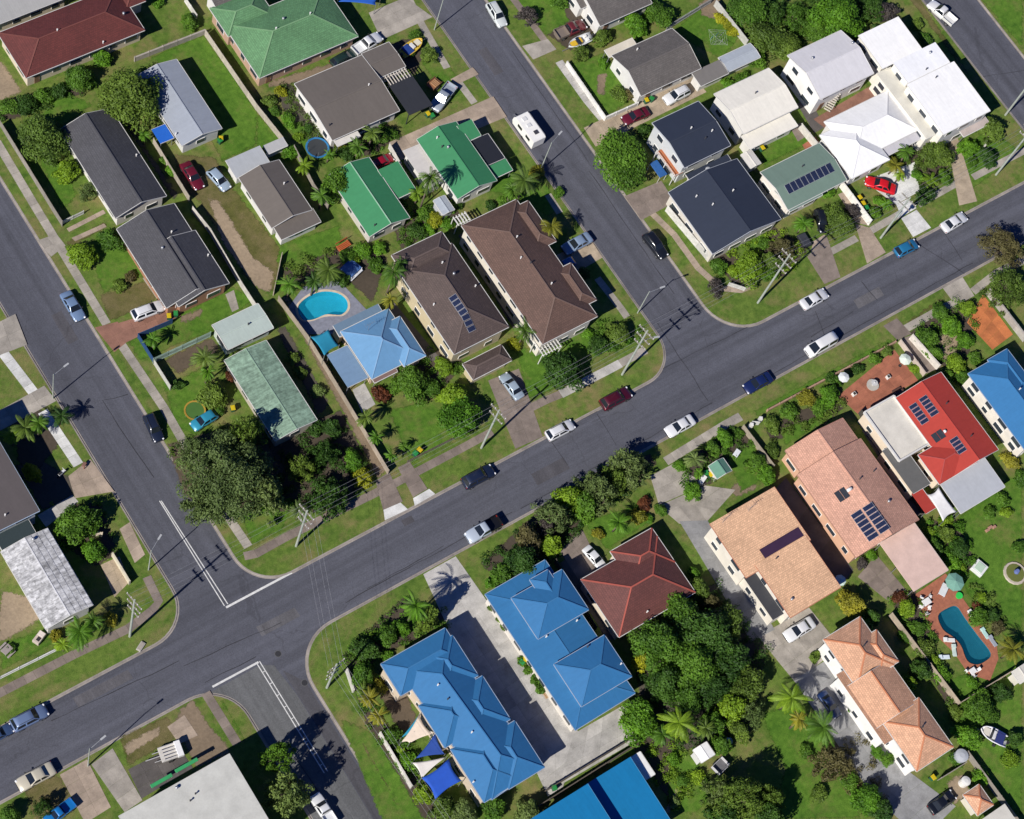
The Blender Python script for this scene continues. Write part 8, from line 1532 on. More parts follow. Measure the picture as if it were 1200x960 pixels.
        if w.get('open'):
            posts = MB()
            for a in (-La+.2, 0, La-.2) if La > 3.2 else (-La+.2, La-.2):
                for b in (-Lb+.2, Lb-.2):
                    x, y = L2H(a, b); zt = e - .13 + ((b+Lb)*t if kd == 'skillion' else 0); pb = MB(); pb.box((x, y, zt/2), (.1,.1,zt), base); pb.build('post', M_STEEL, root)
        else:
            a, b = La-ov, Lb-ov; zt = e - 0.1
            if kd == 'gable':
                gt = e + (Lb)*t - 0.16 - 0.02; prof = [(-b, -0.1), (b, -0.1), (b, e + ov*t - .16), (0, gt), (-b, e + ov*t - .16)]
                n = len(wall.v)
                for aa in (-La+.3, La-.3):
                    for bb, z in prof: x, y = L2H(aa, bb); wall.v.append((x, y, z))
                for f in ((0,4,3,2,1),(5,6,7,8,9),(0,1,6,5),(1,2,7,6),(2,3,8,7),(3,4,9,8),(4,0,5,9)): wall.f.append(tuple(n+i for i in f)); wall.uv.append([(0,0)]*len(f))
                a = La - .3
            else:
                n = len(wall.v)
                for aa, bb in ((-a,-b),(a,-b),(a,b),(-a,b)):
                    x, y = L2H(aa, bb); z = (e - .12 + ((bb+Lb)*t if kd == 'skillion' else 0)); wall.v += [(x, y, -0.1), (x, y, z)]
                for f in ((0,2,3,1),(2,4,5,3),(4,6,7,5),(6,0,1,7),(1,3,5,7)): wall.f.append(tuple(n+i for i in f)); wall.uv.append([(0,0)]*len(f))
            # windows: on every wall that is not swallowed by another wing
            levels = [1.55] if e < 4.3 else [1.5, e-1.25]
            for (p, q, ang) in (((-a,-b),(a,-b),0), ((a,-b),(a,b),pi/2), ((a,b),(-a,b),pi), ((-a,b),(-a,-b),-pi/2)):
                L = hypot(q[0]-p[0], q[1]-p[1]); n = int(L/3.1)
                for k in range(n):
                    u = (k+.5)/n; x, y = L2H(p[0]+(q[0]-p[0])*u, p[1]+(q[1]-p[1])*u)
                    ox, oy = sin(base+ang)*.4, -cos(base+ang)*.4
                    if any(o is not w and not o.get('open') and wing_height(o, x+ox, y+oy) is not None and wing_height(o, x+ox, y+oy) > e-1 for o in h['wings'] if 'La' in o): continue
                    for lv in levels:
                        if lv > e - .6: continue
                        if k == 0 and lv < 2 and n > 2 and ang == 0 and wi == 0:
                            d = put('door', DOOR, root, (x, y, 1.05), base+ang); put('handle', HANDLE, d, (0,0,0)); continue
                        ww = rnd.choice((1.2, 1.5, 1.8, 2.2)); f = put('window', WIN_FRAME, root, (x, y, lv), base+ang); f.scale = (ww, 1, rnd.choice((1.0, 1.2)))
                        put('pane', WIN_PANE, f)
    if wall.f: wall.build('wall', wallm, root)
    def top(x, y):
        best = None
        for w, ro in roofs:
            z = wing_height(w, x, y)
            if z is not None and (best is None or z > best[0]): best = (z, w, ro)
        return best
    # solar panels, vents, skylights
    for s in h.get('solar', []):
        x, y, wd, dp, nu, nv, kind = s
        for i in range(nu):
            for j in range(nv):
                px, py = x + (i-(nu-1)/2)*wd/nu, y + (j-(nv-1)/2)*dp/nv; tp = top(px, py)
                if not tp: continue
                e_ = .15; gx = (top(px+e_, py) or tp)[0] - (top(px-e_, py) or tp)[0]; gy = (top(px, py+e_) or tp)[0] - (top(px, py-e_) or tp)[0]
                nrm = Vector((-gx/(2*e_), -gy/(2*e_), 1)).normalized()
                q = MB(); su, sv = wd/nu/2-.035, dp/nv/2-.035; q.box((0,0,0), (2*su, 2*sv, .04))
                ro = tp[2]; M = Matrix.Translation((px, py, tp[0]+.09)) @ nrm.to_track_quat('Z','Y').to_matrix().to_4x4()
                ax = nrm.to_track_quat('Z','Y') @ Vector((1,0,0)); tw = -atan2(ax.y, ax.x); M = M @ Matrix.Rotation(tw, 4, 'Z')
                if kind == 'pv':
                    fr = q.build('solar_panel', m_plain((0.55,0.57,0.6), .4, .05, metal=.5), ro)
                    c = MB(); c.box((0,0,.025), (2*su-.08, 2*sv-.08, .02)); c.build('solar_cells', m_solar(), None, uv=True).parent = fr
                elif kind == 'hot':
                    fr = q.build('solar_collector', m_plain((0.035,0.04,0.05), .25, .1), ro)
                elif kind == 'tank':
                    q = MB(); q.tube((-su, 0, .25), (su, 0, .25), .26, .26, 10); fr = q.build('water_tank', M_WHITE, ro, True)
                elif kind == 'purple':
                    fr = q.build('solar_mat', m_plain((0.045,0.022,0.05), .45, .1), ro)
                else:
                    fr = q.build('skylight', m_plain((0.55,0.56,0.56), .3, .05), ro)
                fr.matrix_local = ro.matrix_basis.inverted() @ M
    for v in h.get('vents', []):
        x, y, kind = v; tp = top(x, y)
        if not tp: continue
        z = tp[0]; q = MB()
        if kind == 'w': q.tube((0,0,-.05), (0,0,.22), .17, .17, 8); q.ball((0,0,.36), .24, .24, .2, 10, 6); o = q.build('roof_vent', M_STEEL, None, True)
        elif kind == 'd': q.ball((0,0,.1), .5, .5, .12, 12, 6); q.tube((0,0,-.05),(0,0,.1),.06,.06,6); o = q.build('satellite_dish', m_plain((0.4,0.42,0.45), .5, .1), None, True)
        elif kind == 'a': 
            q.tube((0,0,-.05),(0,0,2.2),.03,.025,6); q.bar((-.9,0,2.1),(.9,0,2.1),.03,.03)
            for k in range(5): q.bar((-.8+k*.4,-.45+.05*k,2.12),(-.8+k*.4,.45-.05*k,2.12),.02,.02)
            o = q.build('aerial', M_STEEL)
        else: q.tube((0,0,-.1),(0,0,.42),.09,.09,8); q.tube((0,0,.42),(0,0,.5),.13,.13,8); o = q.build('vent_pipe', M_WHITE if kind == 'p' else m_plain((0.05,0.05,0.055), .6, .1))
        o.parent = tp[2]; o.matrix_local = tp[2].matrix_basis.inverted() @ Matrix.Translation((x, y, z))
    # extras
    for x in h.get('sheets', []):     # a roof laid in separate fibre-cement sheets
        w, ro = roofs[x['wing']]; La, Lb = w['La'], w['Lb']; nrow = x['rows']; sl = hypot(Lb, Lb*w['t']); ca_, sa_ = Lb/sl, Lb*w['t']/sl
        fm = m_metal(w['roof'][1], 0.25, 0.9, 0, 1.3)
        ncol = x['cols']; cw = 2*La/ncol; rl = sl/nrow
        for sgn in (-1, 1):
            for r_ in range(nrow):
                for c in range(ncol):
                    q = MB(); u0 = -La + c*cw + .02; u1 = u0 + cw - .04; s0, s1 = r_*rl - (.06 if r_ else 0.0), (r_+1)*rl; pts = []
                    for u, s in ((u0,s0),(u1,s0),(u1,s1),(u0,s1)):
                        lift = .075 if s == s0 else .03
                        pts.append((u, -Lb + s*ca_ - sa_*lift, w['e'] + s*sa_ + ca_*lift))
                    low = [(p[0], p[1], p[2]-.03) for p in pts]
                    if sgn > 0: pts = [(-p[0], -p[1], p[2]) for p in pts]; low = [(-p[0], -p[1], p[2]) for p in low]
                    uvs = [(u0+37*r_,s0+c*9),(u1+37*r_,s0+c*9),(u1+37*r_,s1+c*9),(u0+37*r_,s1+c*9)]
                    q.face(pts, uvs); q.face([low[0],low[1],pts[1],pts[0]], uvs)
                    q.face([low[1],low[2],pts[2],pts[1]], uvs); q.face([low[3],low[0],pts[0],pts[3]], uvs)
                    q.build('roof_sheet', fm, ro, uv=True)
    return root
HOUSES = [house(h) for h in DATA['houses']]

# ---------------------------------------------------------------- pergolas, sails, umbrellas
for p in DATA['pergolas']:
    x, y, sx, sy, rot, z, n, w, axis = p['g']
    root = thing('pergola', p['label'], 'pergola', (x, y, 0), rot); m = m_plain(p['col'], .6, .1)
    for a in (-1, 1):
        for b in (-1, 1): q = MB(); q.box((a*(sx/2-.1), b*(sy/2-.1), z/2), (.12,.12,z)); q.build('post', m, root)
    for b in (-1, 1):
        q = MB()
        if axis == 'x': q.box((0, b*(sy/2-.1), z+.1), (sx, .1, .2))
        else: q.box((b*(sx/2-.1), 0, z+.1), (.1, sy, .2))
        q.build('beam', m, root)
    for i in range(n):
        q = MB(); u = (i+.5)/n - .5
        if axis == 'x': q.box((u*sx, 0, z+.26), (w, sy+.3, .12))
        else: q.box((0, u*sy, z+.26), (sx+.3, w, .12))
        q.build('slat', m, root)
for p in DATA['sails']:
    pts = p['pts']; cx = sum(q[0] for q in pts)/len(pts); cy = sum(q[1] for q in pts)/len(pts)
    root = thing('shade_sail', p['label'], 'shade sail', (cx, cy, 0)); n = len(pts); mb = MB(); K = 8
    L = [Vector((q[0]-cx, q[1]-cy, q[2])) for q in pts]; ce = sum(L, Vector())/n; Q = L if n == 4 else L + [L[2]]
    def sp(u, v):
        p = (Q[0]*(1-u)+Q[1]*u)*(1-v) + (Q[3]*(1-u)+Q[2]*u)*v
        return p + (ce-p)*.15*(4*u*(1-u)*(2*v-1)**2 + 4*v*(1-v)*(2*u-1)**2)
    mb.v = [tuple(sp(a/K, b/K)) for a in range(K+1) for b in range(K+1)]
    mb.f = [(a*(K+1)+b, (a+1)*(K+1)+b, (a+1)*(K+1)+b+1, a*(K+1)+b+1) for a in range(K) for b in range(K)]; mb.uv = [[(0,0)]*4]*len(mb.f)
    o = mb.build('fabric', m_plain(p['col'], .8, .1), root, True)
    sm = o.modifiers.new('thickness', 'SOLIDIFY'); sm.thickness = .015
    for q in L:
        t = MB(); t.tube((q.x*1.02, q.y*1.02, 0), (q.x*1.02, q.y*1.02, q.z+.25), .05, .05, 8); t.build('post', M_STEEL, root)
for p in DATA['umbrellas']:
    x, y, R, z = p['g']; root = thing('patio_umbrella', p['label'], 'umbrella', (x, y, 0)); n = 8; mb = MB()
    for i in range(n):
        a0, a1 = 2*pi*i/n, 2*pi*(i+1)/n; A, B = (R*cos(a0), R*sin(a0), z), (R*cos(a1), R*sin(a1), z); T = (0,0,z+R*.32)
        mb.face([A, B, T]); mb.face([(A[0],A[1],z-.18),(B[0],B[1],z-.18),B,A])
    mb.build('canopy', m_plain(p['col'], .8, .12), root)
    q = MB(); q.tube((0,0,0),(0,0,z+R*.32+.08),.03,.03,8); q.build('pole', M_STEEL, root)
    q = MB(); q.tube((0,0,0),(0,0,.12),.28,.24,12); q.build('base', M_BLACK, root)

# ---------------------------------------------------------------- fences and hedges
FENCEM = {}
def fence(f):
    line = f['line']; z = f['h']; o = line[0]; root = thing(f.get('name', 'fence'), f['label'], f.get('cat', 'fence'), (o[0], o[1], 0))
    m = m_plain(f['col'], .85, .22, scale=1.5, objvar=.15); th = f.get('th', .06)
    for i in range(len(line)-1):
        a, b = line[i], line[i+1]; L = hypot(b[0]-a[0], b[1]-a[1]); n = max(1, round(L/2.4)); ang = atan2(b[1]-a[1], b[0]-a[0])
        bay = MB(); bay.box((0,0,(z+.0)/2+.02), (L/n-.02, th, z-.04))
        if f.get('rail', True): bay.box((0, -th/2-.025, z*.85), (L/n-.03, .05, .08)); bay.box((0, -th/2-.025, z*.2), (L/n-.03, .05, .08))
        me = bay.mesh('panel', m); pm = MB(); pm.box((0,0,(z+.06)/2), (.1, th+.05, z+.06)); pme = pm.mesh('post', m)
        for k in range(n):
            t = (k+.5)/n; put('panel', me, root, (a[0]+(b[0]-a[0])*t-o[0], a[1]+(b[1]-a[1])*t-o[1], rnd.uniform(-.02,.0)), ang + rnd.uniform(-.004,.004))
            put('post', pme, root, (a[0]+(b[0]-a[0])*k/n-o[0], a[1]+(b[1]-a[1])*k/n-o[1], 0), ang)
        put('post', pme, root, (b[0]-o[0], b[1]-o[1], 0), ang)
for f in DATA['fences']: fence(f)

# ---------------------------------------------------------------- vegetation
def leaf_cloud(blobs, n, size, seed, aspect=0.55, up=0.5):
    """leaves spread over a set of clumps; per-leaf tint attribute"""
    r = random.Random(seed); v, f, tint = [], [], []
    wts = [b[3]**2 for b in blobs]; bt = [r.random() for _ in blobs]
    for i in range(n):
        k = r.choices(range(len(blobs)), wts)[0]; cx, cy, cz, R = blobs[k]
        z = r.uniform(-0.55, 1); p = r.uniform(0, 2*pi); s = math.sqrt(max(0, 1-z*z)); rad = R * (r.random() ** 0.28) * r.uniform(.85, 1.12)
        d = Vector((s*cos(p), s*sin(p), z)); c = Vector((cx, cy, cz)) + Vector((d.x, d.y, d.z*.8))*rad
        nrm = (d + Vector((r.gauss(0,.55), r.gauss(0,.55), r.gauss(0,.55)+up))).normalized()
        t = nrm.orthogonal().normalized(); t.rotate(Matrix.Rotation(r.uniform(0, 2*pi), 3, nrm)); b = nrm.cross(t)
        L = size*r.uniform(.5, 1.6); W = L*aspect; j = len(v)
        v += [c - t*L*.5, c - b*W*.5 + t*L*.05, c + t*L*.5 - nrm*L*.12, c + b*W*.5 + t*L*.05]; f.append((j, j+1, j+2, j+3))
        tint.append(min(1, max(0, bt[k]*.6 + r.random()*.4)))
    return v, f, tint
def leaf_mesh(name, v, f, tint, m):
    me = bpy.data.meshes.new(name); me.from_pydata([tuple(p) for p in v], [], f); me.materials.append(m)
    a = me.attributes.new('tint', 'FLOAT', 'FACE'); a.data.foreach_set('value', tint); me.update(); return me
def make_tree(kind, R, H, seed):
    """returns (trunk mesh, crown mesh) for a tree of crown radius R and height H"""
    r = random.Random(seed); tr = MB(); blobs = []; th = H - R*(1.0 if kind != 'gum' else .9); th = max(.3, th)
    if kind == 'palm':
        hgt = H; tr.tube((0,0,-.1), (.1,.05,hgt*.5), .16, .13, 8); tr.tube((.1,.05,hgt*.5), (.15,.1,hgt), .13, .11, 8)
        v, f, tint = [], [], []; nf = 38
        for i in range(nf):
            az = 2*pi*i/nf*1.0 + r.uniform(-.2,.2) + (i % 3)*.7; elev = r.uniform(-.45, 1.15); Lf = R*r.uniform(.72, 1.15)
            pt = Vector((.15,.1,hgt)); d = Vector((cos(az)*cos(elev), sin(az)*cos(elev), sin(elev))); seg = 11; tn = r.random()
            for k in range(seg):
                d = (d + Vector((0,0,-.17))).normalized(); nx = pt + d*Lf/seg; side = d.cross(Vector((0,0,1))).normalized(); upv = side.cross(d)
                wl = Lf*.135*math.sin(pi*min(1,(k+1.2)/(seg+.8)))**.6
                for sg in (-1, 1):
                    for q in range(2):
                        a = pt.lerp(nx, q*.5); b = pt.lerp(nx, q*.5+.22); tip = a + d*wl*.9 + side*sg*wl*.8 - upv*wl*.45; j = len(v)
                        v += [a, b, tip + d*.05, tip - d*.03]; f.append((j, j+1, j+2, j+3)); tint.append(min(1, max(0, tn*.6 + r.random()*.4)))
                pt = nx
        return tr, v, f, tint
    if kind == 'cone':
        tr.tube((0,0,-.1),(0,0,H*.8), .14, .05, 7); nb = 26
        for i in range(nb):
            z = H*(.12+.85*i/nb); rr = R*(1-i/nb)*.8; a = i*2.4; blobs.append((rr*.6*cos(a), rr*.6*sin(a), z, max(.3, rr*.75)))
        return tr, *leaf_cloud(blobs, int(900+260*R*R), .34, seed, .35, .2)
    if kind == 'hedge':
        tr.tube((0,0,-.1),(0,0,H*.5), .1, .06, 6)
        for i in range(26): a = i*2.4; q = R*.66*math.sqrt((i+.4)/26); blobs.append((q*cos(a), q*sin(a), H*(.66-.22*(q/R)**2)+r.uniform(-.2,.2), R*.36))
        return tr, *leaf_cloud(blobs, int(700+520*R*R), .30, seed, .6, .6)
    if kind == 'shrub':
        for i in range(4): a = i*1.6; tr.tube((0,0,-.05), (R*.4*cos(a), R*.4*sin(a), H*.55), .05, .025, 5)
        nb = 9
        for i in range(nb):
            a = i*2.4; d = R*.62*math.sqrt((i+.3)/nb); blobs.append((d*cos(a), d*sin(a), H*(.55 - .22*(d/R))+r.uniform(-.1,.15), R*r.uniform(.34,.5)))
        return tr, *leaf_cloud(blobs, int(420+330*R*R), .27, seed, .6, .5)
    # round and gum trees: trunk, limbs, clumps at limb ends
    tr.tube((0,0,-.15), (0,0,th*.7), R*.07+.06, R*.05+.04, 8)
    loose = kind == 'gum'; nb = int(26 + R*8) if loose else int(14 + R*4)
    for i in range(nb):
        a = i*2.39996 + r.uniform(-.3,.3); t = math.sqrt((i+.5)/nb); d = R*(.80 if loose else .72)*t*r.uniform(.7,1.25)
        hz = H - R*.55 - (R*.85*t*t*(1.0 if not loose else .8)) + r.uniform(-.18,.22)*R
        br = R*(r.uniform(.14,.23) if loose else r.uniform(.27,.36)); hz = max(br*.8+.4, hz)
        blobs.append((d*cos(a), d*sin(a), hz, br))
        if i % 2 == 0: tr.tube((0,0,th*.5+r.random()*th*.25), (d*cos(a)*.92, d*sin(a)*.92, hz), R*.028+.03, .02, 6)
    n = int((360 if loose else 560)*R**1.75) + 500; size = .26 + .022*R
    return tr, *leaf_cloud(blobs, n, size, seed, .42 if loose else .6, .35 if loose else .5)
LEAF = {
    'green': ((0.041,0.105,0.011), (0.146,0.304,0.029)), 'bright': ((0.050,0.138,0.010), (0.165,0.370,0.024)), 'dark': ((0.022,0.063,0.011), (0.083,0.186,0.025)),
    'olive': ((0.054,0.100,0.014), (0.187,0.296,0.044)), 'grey': ((0.074,0.114,0.034), (0.228,0.329,0.088)), 'yellow': ((0.179,0.203,0.011), (0.480,0.500,0.029)),
    'lime': ((0.101,0.191,0.011), (0.278,0.445,0.029)), 'red': ((0.067,0.024,0.014), (0.215,0.074,0.029)), 'brown': ((0.078,0.066,0.029), (0.190,0.178,0.067)), 'palm': ((0.056,0.120,0.014), (0.190,0.326,0.034)), 'gold': ((0.146,0.155,0.015), (0.380,0.370,0.038)),
    'purple': ((0.045,0.036,0.048), (0.152,0.133,0.115)) , 'gum': ((0.060,0.100,0.028), (0.195,0.275,0.085)) }
PROTO = {}
CLASSES = {'round': [2.2, 3.4, 5.2], 'gum': [3.0, 4.8, 8.6], 'shrub': [0.8, 1.4, 2.0], 'palm': [1.6, 2.6], 'cone': [1.6], 'hedge': [1.2, 3.8]}
PLANT_KIND = {'round': ('tree', 'tree'), 'gum': ('gum_tree', 'tree'), 'shrub': ('shrub', 'shrub'), 'palm': ('palm_tree', 'palm'), 'cone': ('conifer', 'tree'), 'hedge': ('hedge_bush', 'bush')}
def plant(i, kind, R, H, colr, x, y, label):
    name, cat = PLANT_KIND[kind]
    cls = min(CLASSES[kind], key=lambda q: abs(math.log(q/R))); var = i % (3 if cls < 5 else 2)
    hh = {'round': 1.75, 'gum': 1.5, 'shrub': 1.15, 'palm': 2.2, 'cone': 3.0, 'hedge': 1.3}[kind]*cls
    key = (kind, cls, var)
    if key not in PROTO:
        tr, v, f, tint = make_tree(kind, cls, hh, hash((kind == 'gum', len(kind), int(cls*10), var)) % 9973)
        PROTO[key] = (tr.mesh('trunk', M_BARK, True), leaf_mesh('crown', v, f, tint, m_leaf(*LEAF['green'])))
    t, c = PROTO[key]; s = R/cls; sz = H/hh; an = 1 + .12*sin(i*1.3)
    root = thing(name, label, cat, (x, y, 0), i*1.7 % 6.28)
    root.scale = (s*an, s/an, sz)
    put('trunk' if kind != 'shrub' else 'stem', t, root); put('crown' if kind not in ('shrub', 'hedge') else 'foliage', c, root, m=m_leaf(*LEAF[colr]))
for i, p in enumerate(DATA['plants']): plant(i, *p)

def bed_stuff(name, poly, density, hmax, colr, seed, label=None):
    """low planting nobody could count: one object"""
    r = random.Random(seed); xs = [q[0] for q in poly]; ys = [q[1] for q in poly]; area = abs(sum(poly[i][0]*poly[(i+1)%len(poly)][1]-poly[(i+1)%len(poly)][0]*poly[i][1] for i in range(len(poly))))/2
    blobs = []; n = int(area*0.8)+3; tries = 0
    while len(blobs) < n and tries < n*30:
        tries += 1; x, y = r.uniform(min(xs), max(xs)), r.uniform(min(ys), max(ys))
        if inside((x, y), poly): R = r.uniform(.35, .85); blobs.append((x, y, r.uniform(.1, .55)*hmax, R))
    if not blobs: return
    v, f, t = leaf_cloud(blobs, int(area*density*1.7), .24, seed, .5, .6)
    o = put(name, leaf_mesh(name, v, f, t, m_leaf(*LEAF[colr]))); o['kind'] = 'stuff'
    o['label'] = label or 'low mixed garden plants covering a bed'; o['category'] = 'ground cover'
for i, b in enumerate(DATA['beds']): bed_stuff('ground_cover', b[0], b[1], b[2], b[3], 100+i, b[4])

# ---------------------------------------------------------------- vehicles
M_TYRE = m_plain((0.018,0.018,0.018), .9, .1); M_RIM = m_plain((0.35,0.36,0.38), .35, .1, metal=.8); M_LAMP = m_plain((0.75,0.76,0.78), .15, .05); M_TAIL = m_plain((0.32,0.012,0.01), .25, .1)
def lerp_prof(prof, x):
    for (x0, y0), (x1, y1) in zip(prof, prof[1:]):
        if x0 <= x <= x1: return y0 + (y1-y0)*(x-x0)/(x1-x0)
    return prof[0][1] if x < prof[0][0] else prof[-1][1]
CAR = {  # length, width, bonnet height, belt height, roof height, (rear-glass foot, rear roof, front roof, windscreen foot) as fractions from the tail
    'sedan': (4.7, 1.8, .86, .95, 1.45, (.17,.30,.56,.72), .98), 'hatch': (4.1, 1.72, .92, 1.0, 1.5, (.02,.14,.56,.75), 1.0), 'wagon': (4.8, 1.82, .92, 1.0, 1.52, (.02,.12,.57,.74), 1.0),
    'suv': (4.85, 1.9, 1.06, 1.16, 1.8, (.02,.09,.57,.72), 1.16), 'van': (5.0, 1.9, 1.15, 1.25, 2.05, (.008,.03,.70,.88), 1.25), 'ute': (5.2, 1.86, 1.04, 1.12, 1.75, (.385,.42,.58,.72), 1.0) }
VEH = {}
def car_parts(kind):
    if kind in VEH: return VEH[kind]
    L, W, hb, hbelt, hr, (g0, g1, g2, g3), htail = CAR[kind]; X = lambda t: -L/2 + t*L; parts = []
    body = MB(); st = []
    ts = [0, .012, .05, .12, g0, .25, .35, .45, .55, .65, g3, .80, .88, .95, .985, 1.0]; ts = sorted(set(ts))
    if kind == 'ute': ts = sorted(set([t for t in ts if t >= .37 or t in ()] + [.375]))
    for t in ts:
        taper = 1 - .16*max(0, (t-.86)/.14)**1.6 - .09*max(0, (.1-t)/.1)**1.5
        top = lerp_prof([(0, htail-.12), (.03, htail), (g0, htail), (g0+.001, hbelt), (g3, hbelt), (g3+.02, hb+.06), (.9, hb-.06), (.97, hb-.2), (1, hb-.36)], t)
        lo = .28 + .12*max(0, (t-.93)/.07) + .1*max(0, (.05-t)/.05); w = W/2*taper; x = X(t)
        n = len(body.v); st.append(n)
        for y, z in ((-w*.90,lo),(-w,lo+.18),(-w*1.0,(lo+top)/2+.06),(-w*.955,top-.07),(-w*.80,top),(w*.80,top),(w*.955,top-.07),(w*1.0,(lo+top)/2+.06),(w,lo+.18),(w*.90,lo)): body.v.append((x, y, z))
    for a, b in zip(st, st[1:]):
        for i in range(10):
            j = (i+1) % 10; body.f.append((a+i, a+j, b+j, b+i)); body.uv.append([(0,0)]*4)
    body.f.append(tuple(st[0]+9-i for i in range(10))); body.uv.append([(0,0)]*10); body.f.append(tuple(st[-1]+i for i in range(10))); body.uv.append([(0,0)]*10)
    # greenhouse: pillars and roof panel in body colour
    wb, wr = W/2*.88, W/2*.70; zb, zr = hbelt-.03, hr; n = len(body.v)
    prof = [(g0, wb, zb), (g1, wr, zr-.05), ((g1*3+g2)/4, wr, zr), ((g1+g2*3)/4, wr, zr), (g2, wr, zr-.04), (g3, wb, zb-.03)]
    for t, w, z in prof: body.v += [(X(t), -w, z), (X(t), -w*.8, z+(.03 if z > 1.2 else 0)), (X(t), w*.8, z+(.03 if z > 1.2 else 0)), (X(t), w, z)]
    for k in range(5):
        a, b = n+4*k, n+4*(k+1)
        for i in range(3): body.f.append((a+i, a+i+1, b+i+1, b+i)[::-1]); body.uv.append([(0,0)]*4)
    for s, off in ((0, 0), (3, 3)):
        idx = [n+4*k+off for k in range(6)]; body.f.append(tuple(idx if s else idx[::-1])); body.uv.append([(0,0)]*6)
    parts.append(('body', body.mesh('body', m_paint((.5,.5,.5)), True), None, 'paint'))
    def glassq(a, b, c, d, lift):
        q = MB(); nrm = (Vector(b)-Vector(a)).cross(Vector(d)-Vector(a)).normalized()*lift; cen = (Vector(a)+Vector(b)+Vector(c)+Vector(d))/4
        q.face([Vector(p) + (cen-Vector(p))*.10 + nrm for p in (a,b,c,d)]); q.face([Vector(p) + (cen-Vector(p))*.10 - nrm*.5 for p in (d,c,b,a)]); return q
    F = X(g3), X(g2); B = X(g0), X(g1)
    parts.append(('windscreen', glassq((F[0],-wb,zb-.03),(F[0],wb,zb-.03),(F[1],wr,zr-.03),(F[1],-wr,zr-.03), .022).mesh('windscreen', M_GLASS), None, None))
    parts.append(('rear_window', glassq((B[0],wb,zb),(B[0],-wb,zb),(B[1],-wr,zr-.04),(B[1],wr,zr-.04), .022).mesh('rear_window', M_GLASS), None, None))
    xm = X((g1+g2)/2); 
    if kind != 'ute':
        for s in (-1, 1):
            for (xa, xb, xc, xd) in ((F[0]-.12, xm+.04, xm+.04, F[1]), (xm-.04, B[0]+.15, B[1]+.05, xm-.04)):
                pts = [(xa, s*wb, zb), (xb, s*wb, zb), (xc, s*wr, zr-.08), (xd, s*wr, zr-.08)]
                parts.append(('side_window', glassq(*(pts if s > 0 else [pts[1],pts[0],pts[3],pts[2]]), .022).mesh('side_window', M_GLASS), None, None))
    else:
        for s in (-1, 1):
            pts = [(F[0]-.1, s*wb, zb), (B[0]+.06, s*wb, zb), (B[1]+.04, s*wr, zr-.08), (F[1], s*wr, zr-.08)]
            parts.append(('side_window', glassq(*(pts if s > 0 else [pts[1],pts[0],pts[3],pts[2]]), .022).mesh('side_window', M_GLASS), None, None))
        t = MB(); x0, x1 = X(0), X(.365); t.box(((x0+x1)/2, 0, .66), (x1-x0, W*.94, .08)); h = .42
        t.box(((x0+x1)/2, -W*.47+.03, .70+h/2), (x1-x0, .06, h)); t.box(((x0+x1)/2, W*.47-.03, .70+h/2), (x1-x0, .06, h)); t.box((x0+.03, 0, .70+h/2), (.06, W*.88, h)); t.box((x1-.03, 0, .70+h/2), (.06, W*.88, h))
        t.box(((x0+x1)/2, 0, .48), (x1-x0, W*.6, .28))
        parts.append(('tray', t.mesh('tray', m_paint((.5,.5,.5))), None, 'tray'))
    wh = MB(); wh.tube((0,-.11,0),(0,.11,0),.33,.33,14); wm = wh.mesh('tyre', M_TYRE); rm = MB(); rm.tube((0,-.118,0),(0,.118,0),.2,.2,10); rmm = rm.mesh('rim', M_RIM)
    for t in (.17, .81):
        for s in (-1, 1): parts.append(('wheel', wm, (X(t), s*(W/2-.10), .33), rmm))
    for s in (-1, 1):
        q = MB(); q.ball((X(.965), s*W*.36, hb-.22), .16, .17, .09, 8, 6); parts.append(('headlight', q.mesh('headlight', M_LAMP, True), None, None))
        q = MB(); q.box((X(.008), s*W*.38, htail-.22), (.08, .22, .16)); parts.append(('tail_light', q.mesh('tail_light', M_TAIL), None, None))
        q = MB(); q.box((X(g3)-.18, s*(W/2+.07), hbelt+.02), (.12, .18, .13)); parts.append(('mirror', q.mesh('mirror', M_BLACK), None, None))
    if kind in ('sedan', 'hatch', 'wagon', 'suv', 'ute', 'van'):
        q = MB(); q.box((X(.996), 0, hb-.40), (.05, W*.5, .13)); parts.append(('grille', q.mesh('grille', M_BLACK), None, None))
    if kind in ('suv', 'wagon'):
        for s in (-1, 1): q = MB(); q.bar((X(g1)+.2, s*wr*.85, hr+.08), (X(g2)-.1, s*wr*.85, hr+.08), .05, .05); parts.append(('roof_rail', q.mesh('roof_rail', M_BLACK), None, None))
    VEH[kind] = parts; return parts
for c in DATA['cars']:
    root = thing(c['name'], c['label'], c['cat'], (c['x'], c['y'], c['z']), c['rz'], 'vehicles in the street' if c['z'] < 0 else 'vehicles in the yards')
    for nm, me, loc, sp in car_parts(c['k']):
        if sp == 'paint': put(nm, me, root, m=m_paint(c['col']))
        elif sp == 'tray': put(nm, me, root, m=m_paint(c.get('tray', c['col'])))
        elif nm == 'wheel': w = put('wheel', me, root, loc); put('rim', sp, w)
        else: put(nm, me, root, loc or (0,0,0))
    s = c.get('s', 1.0); root.scale = (s, s, s)

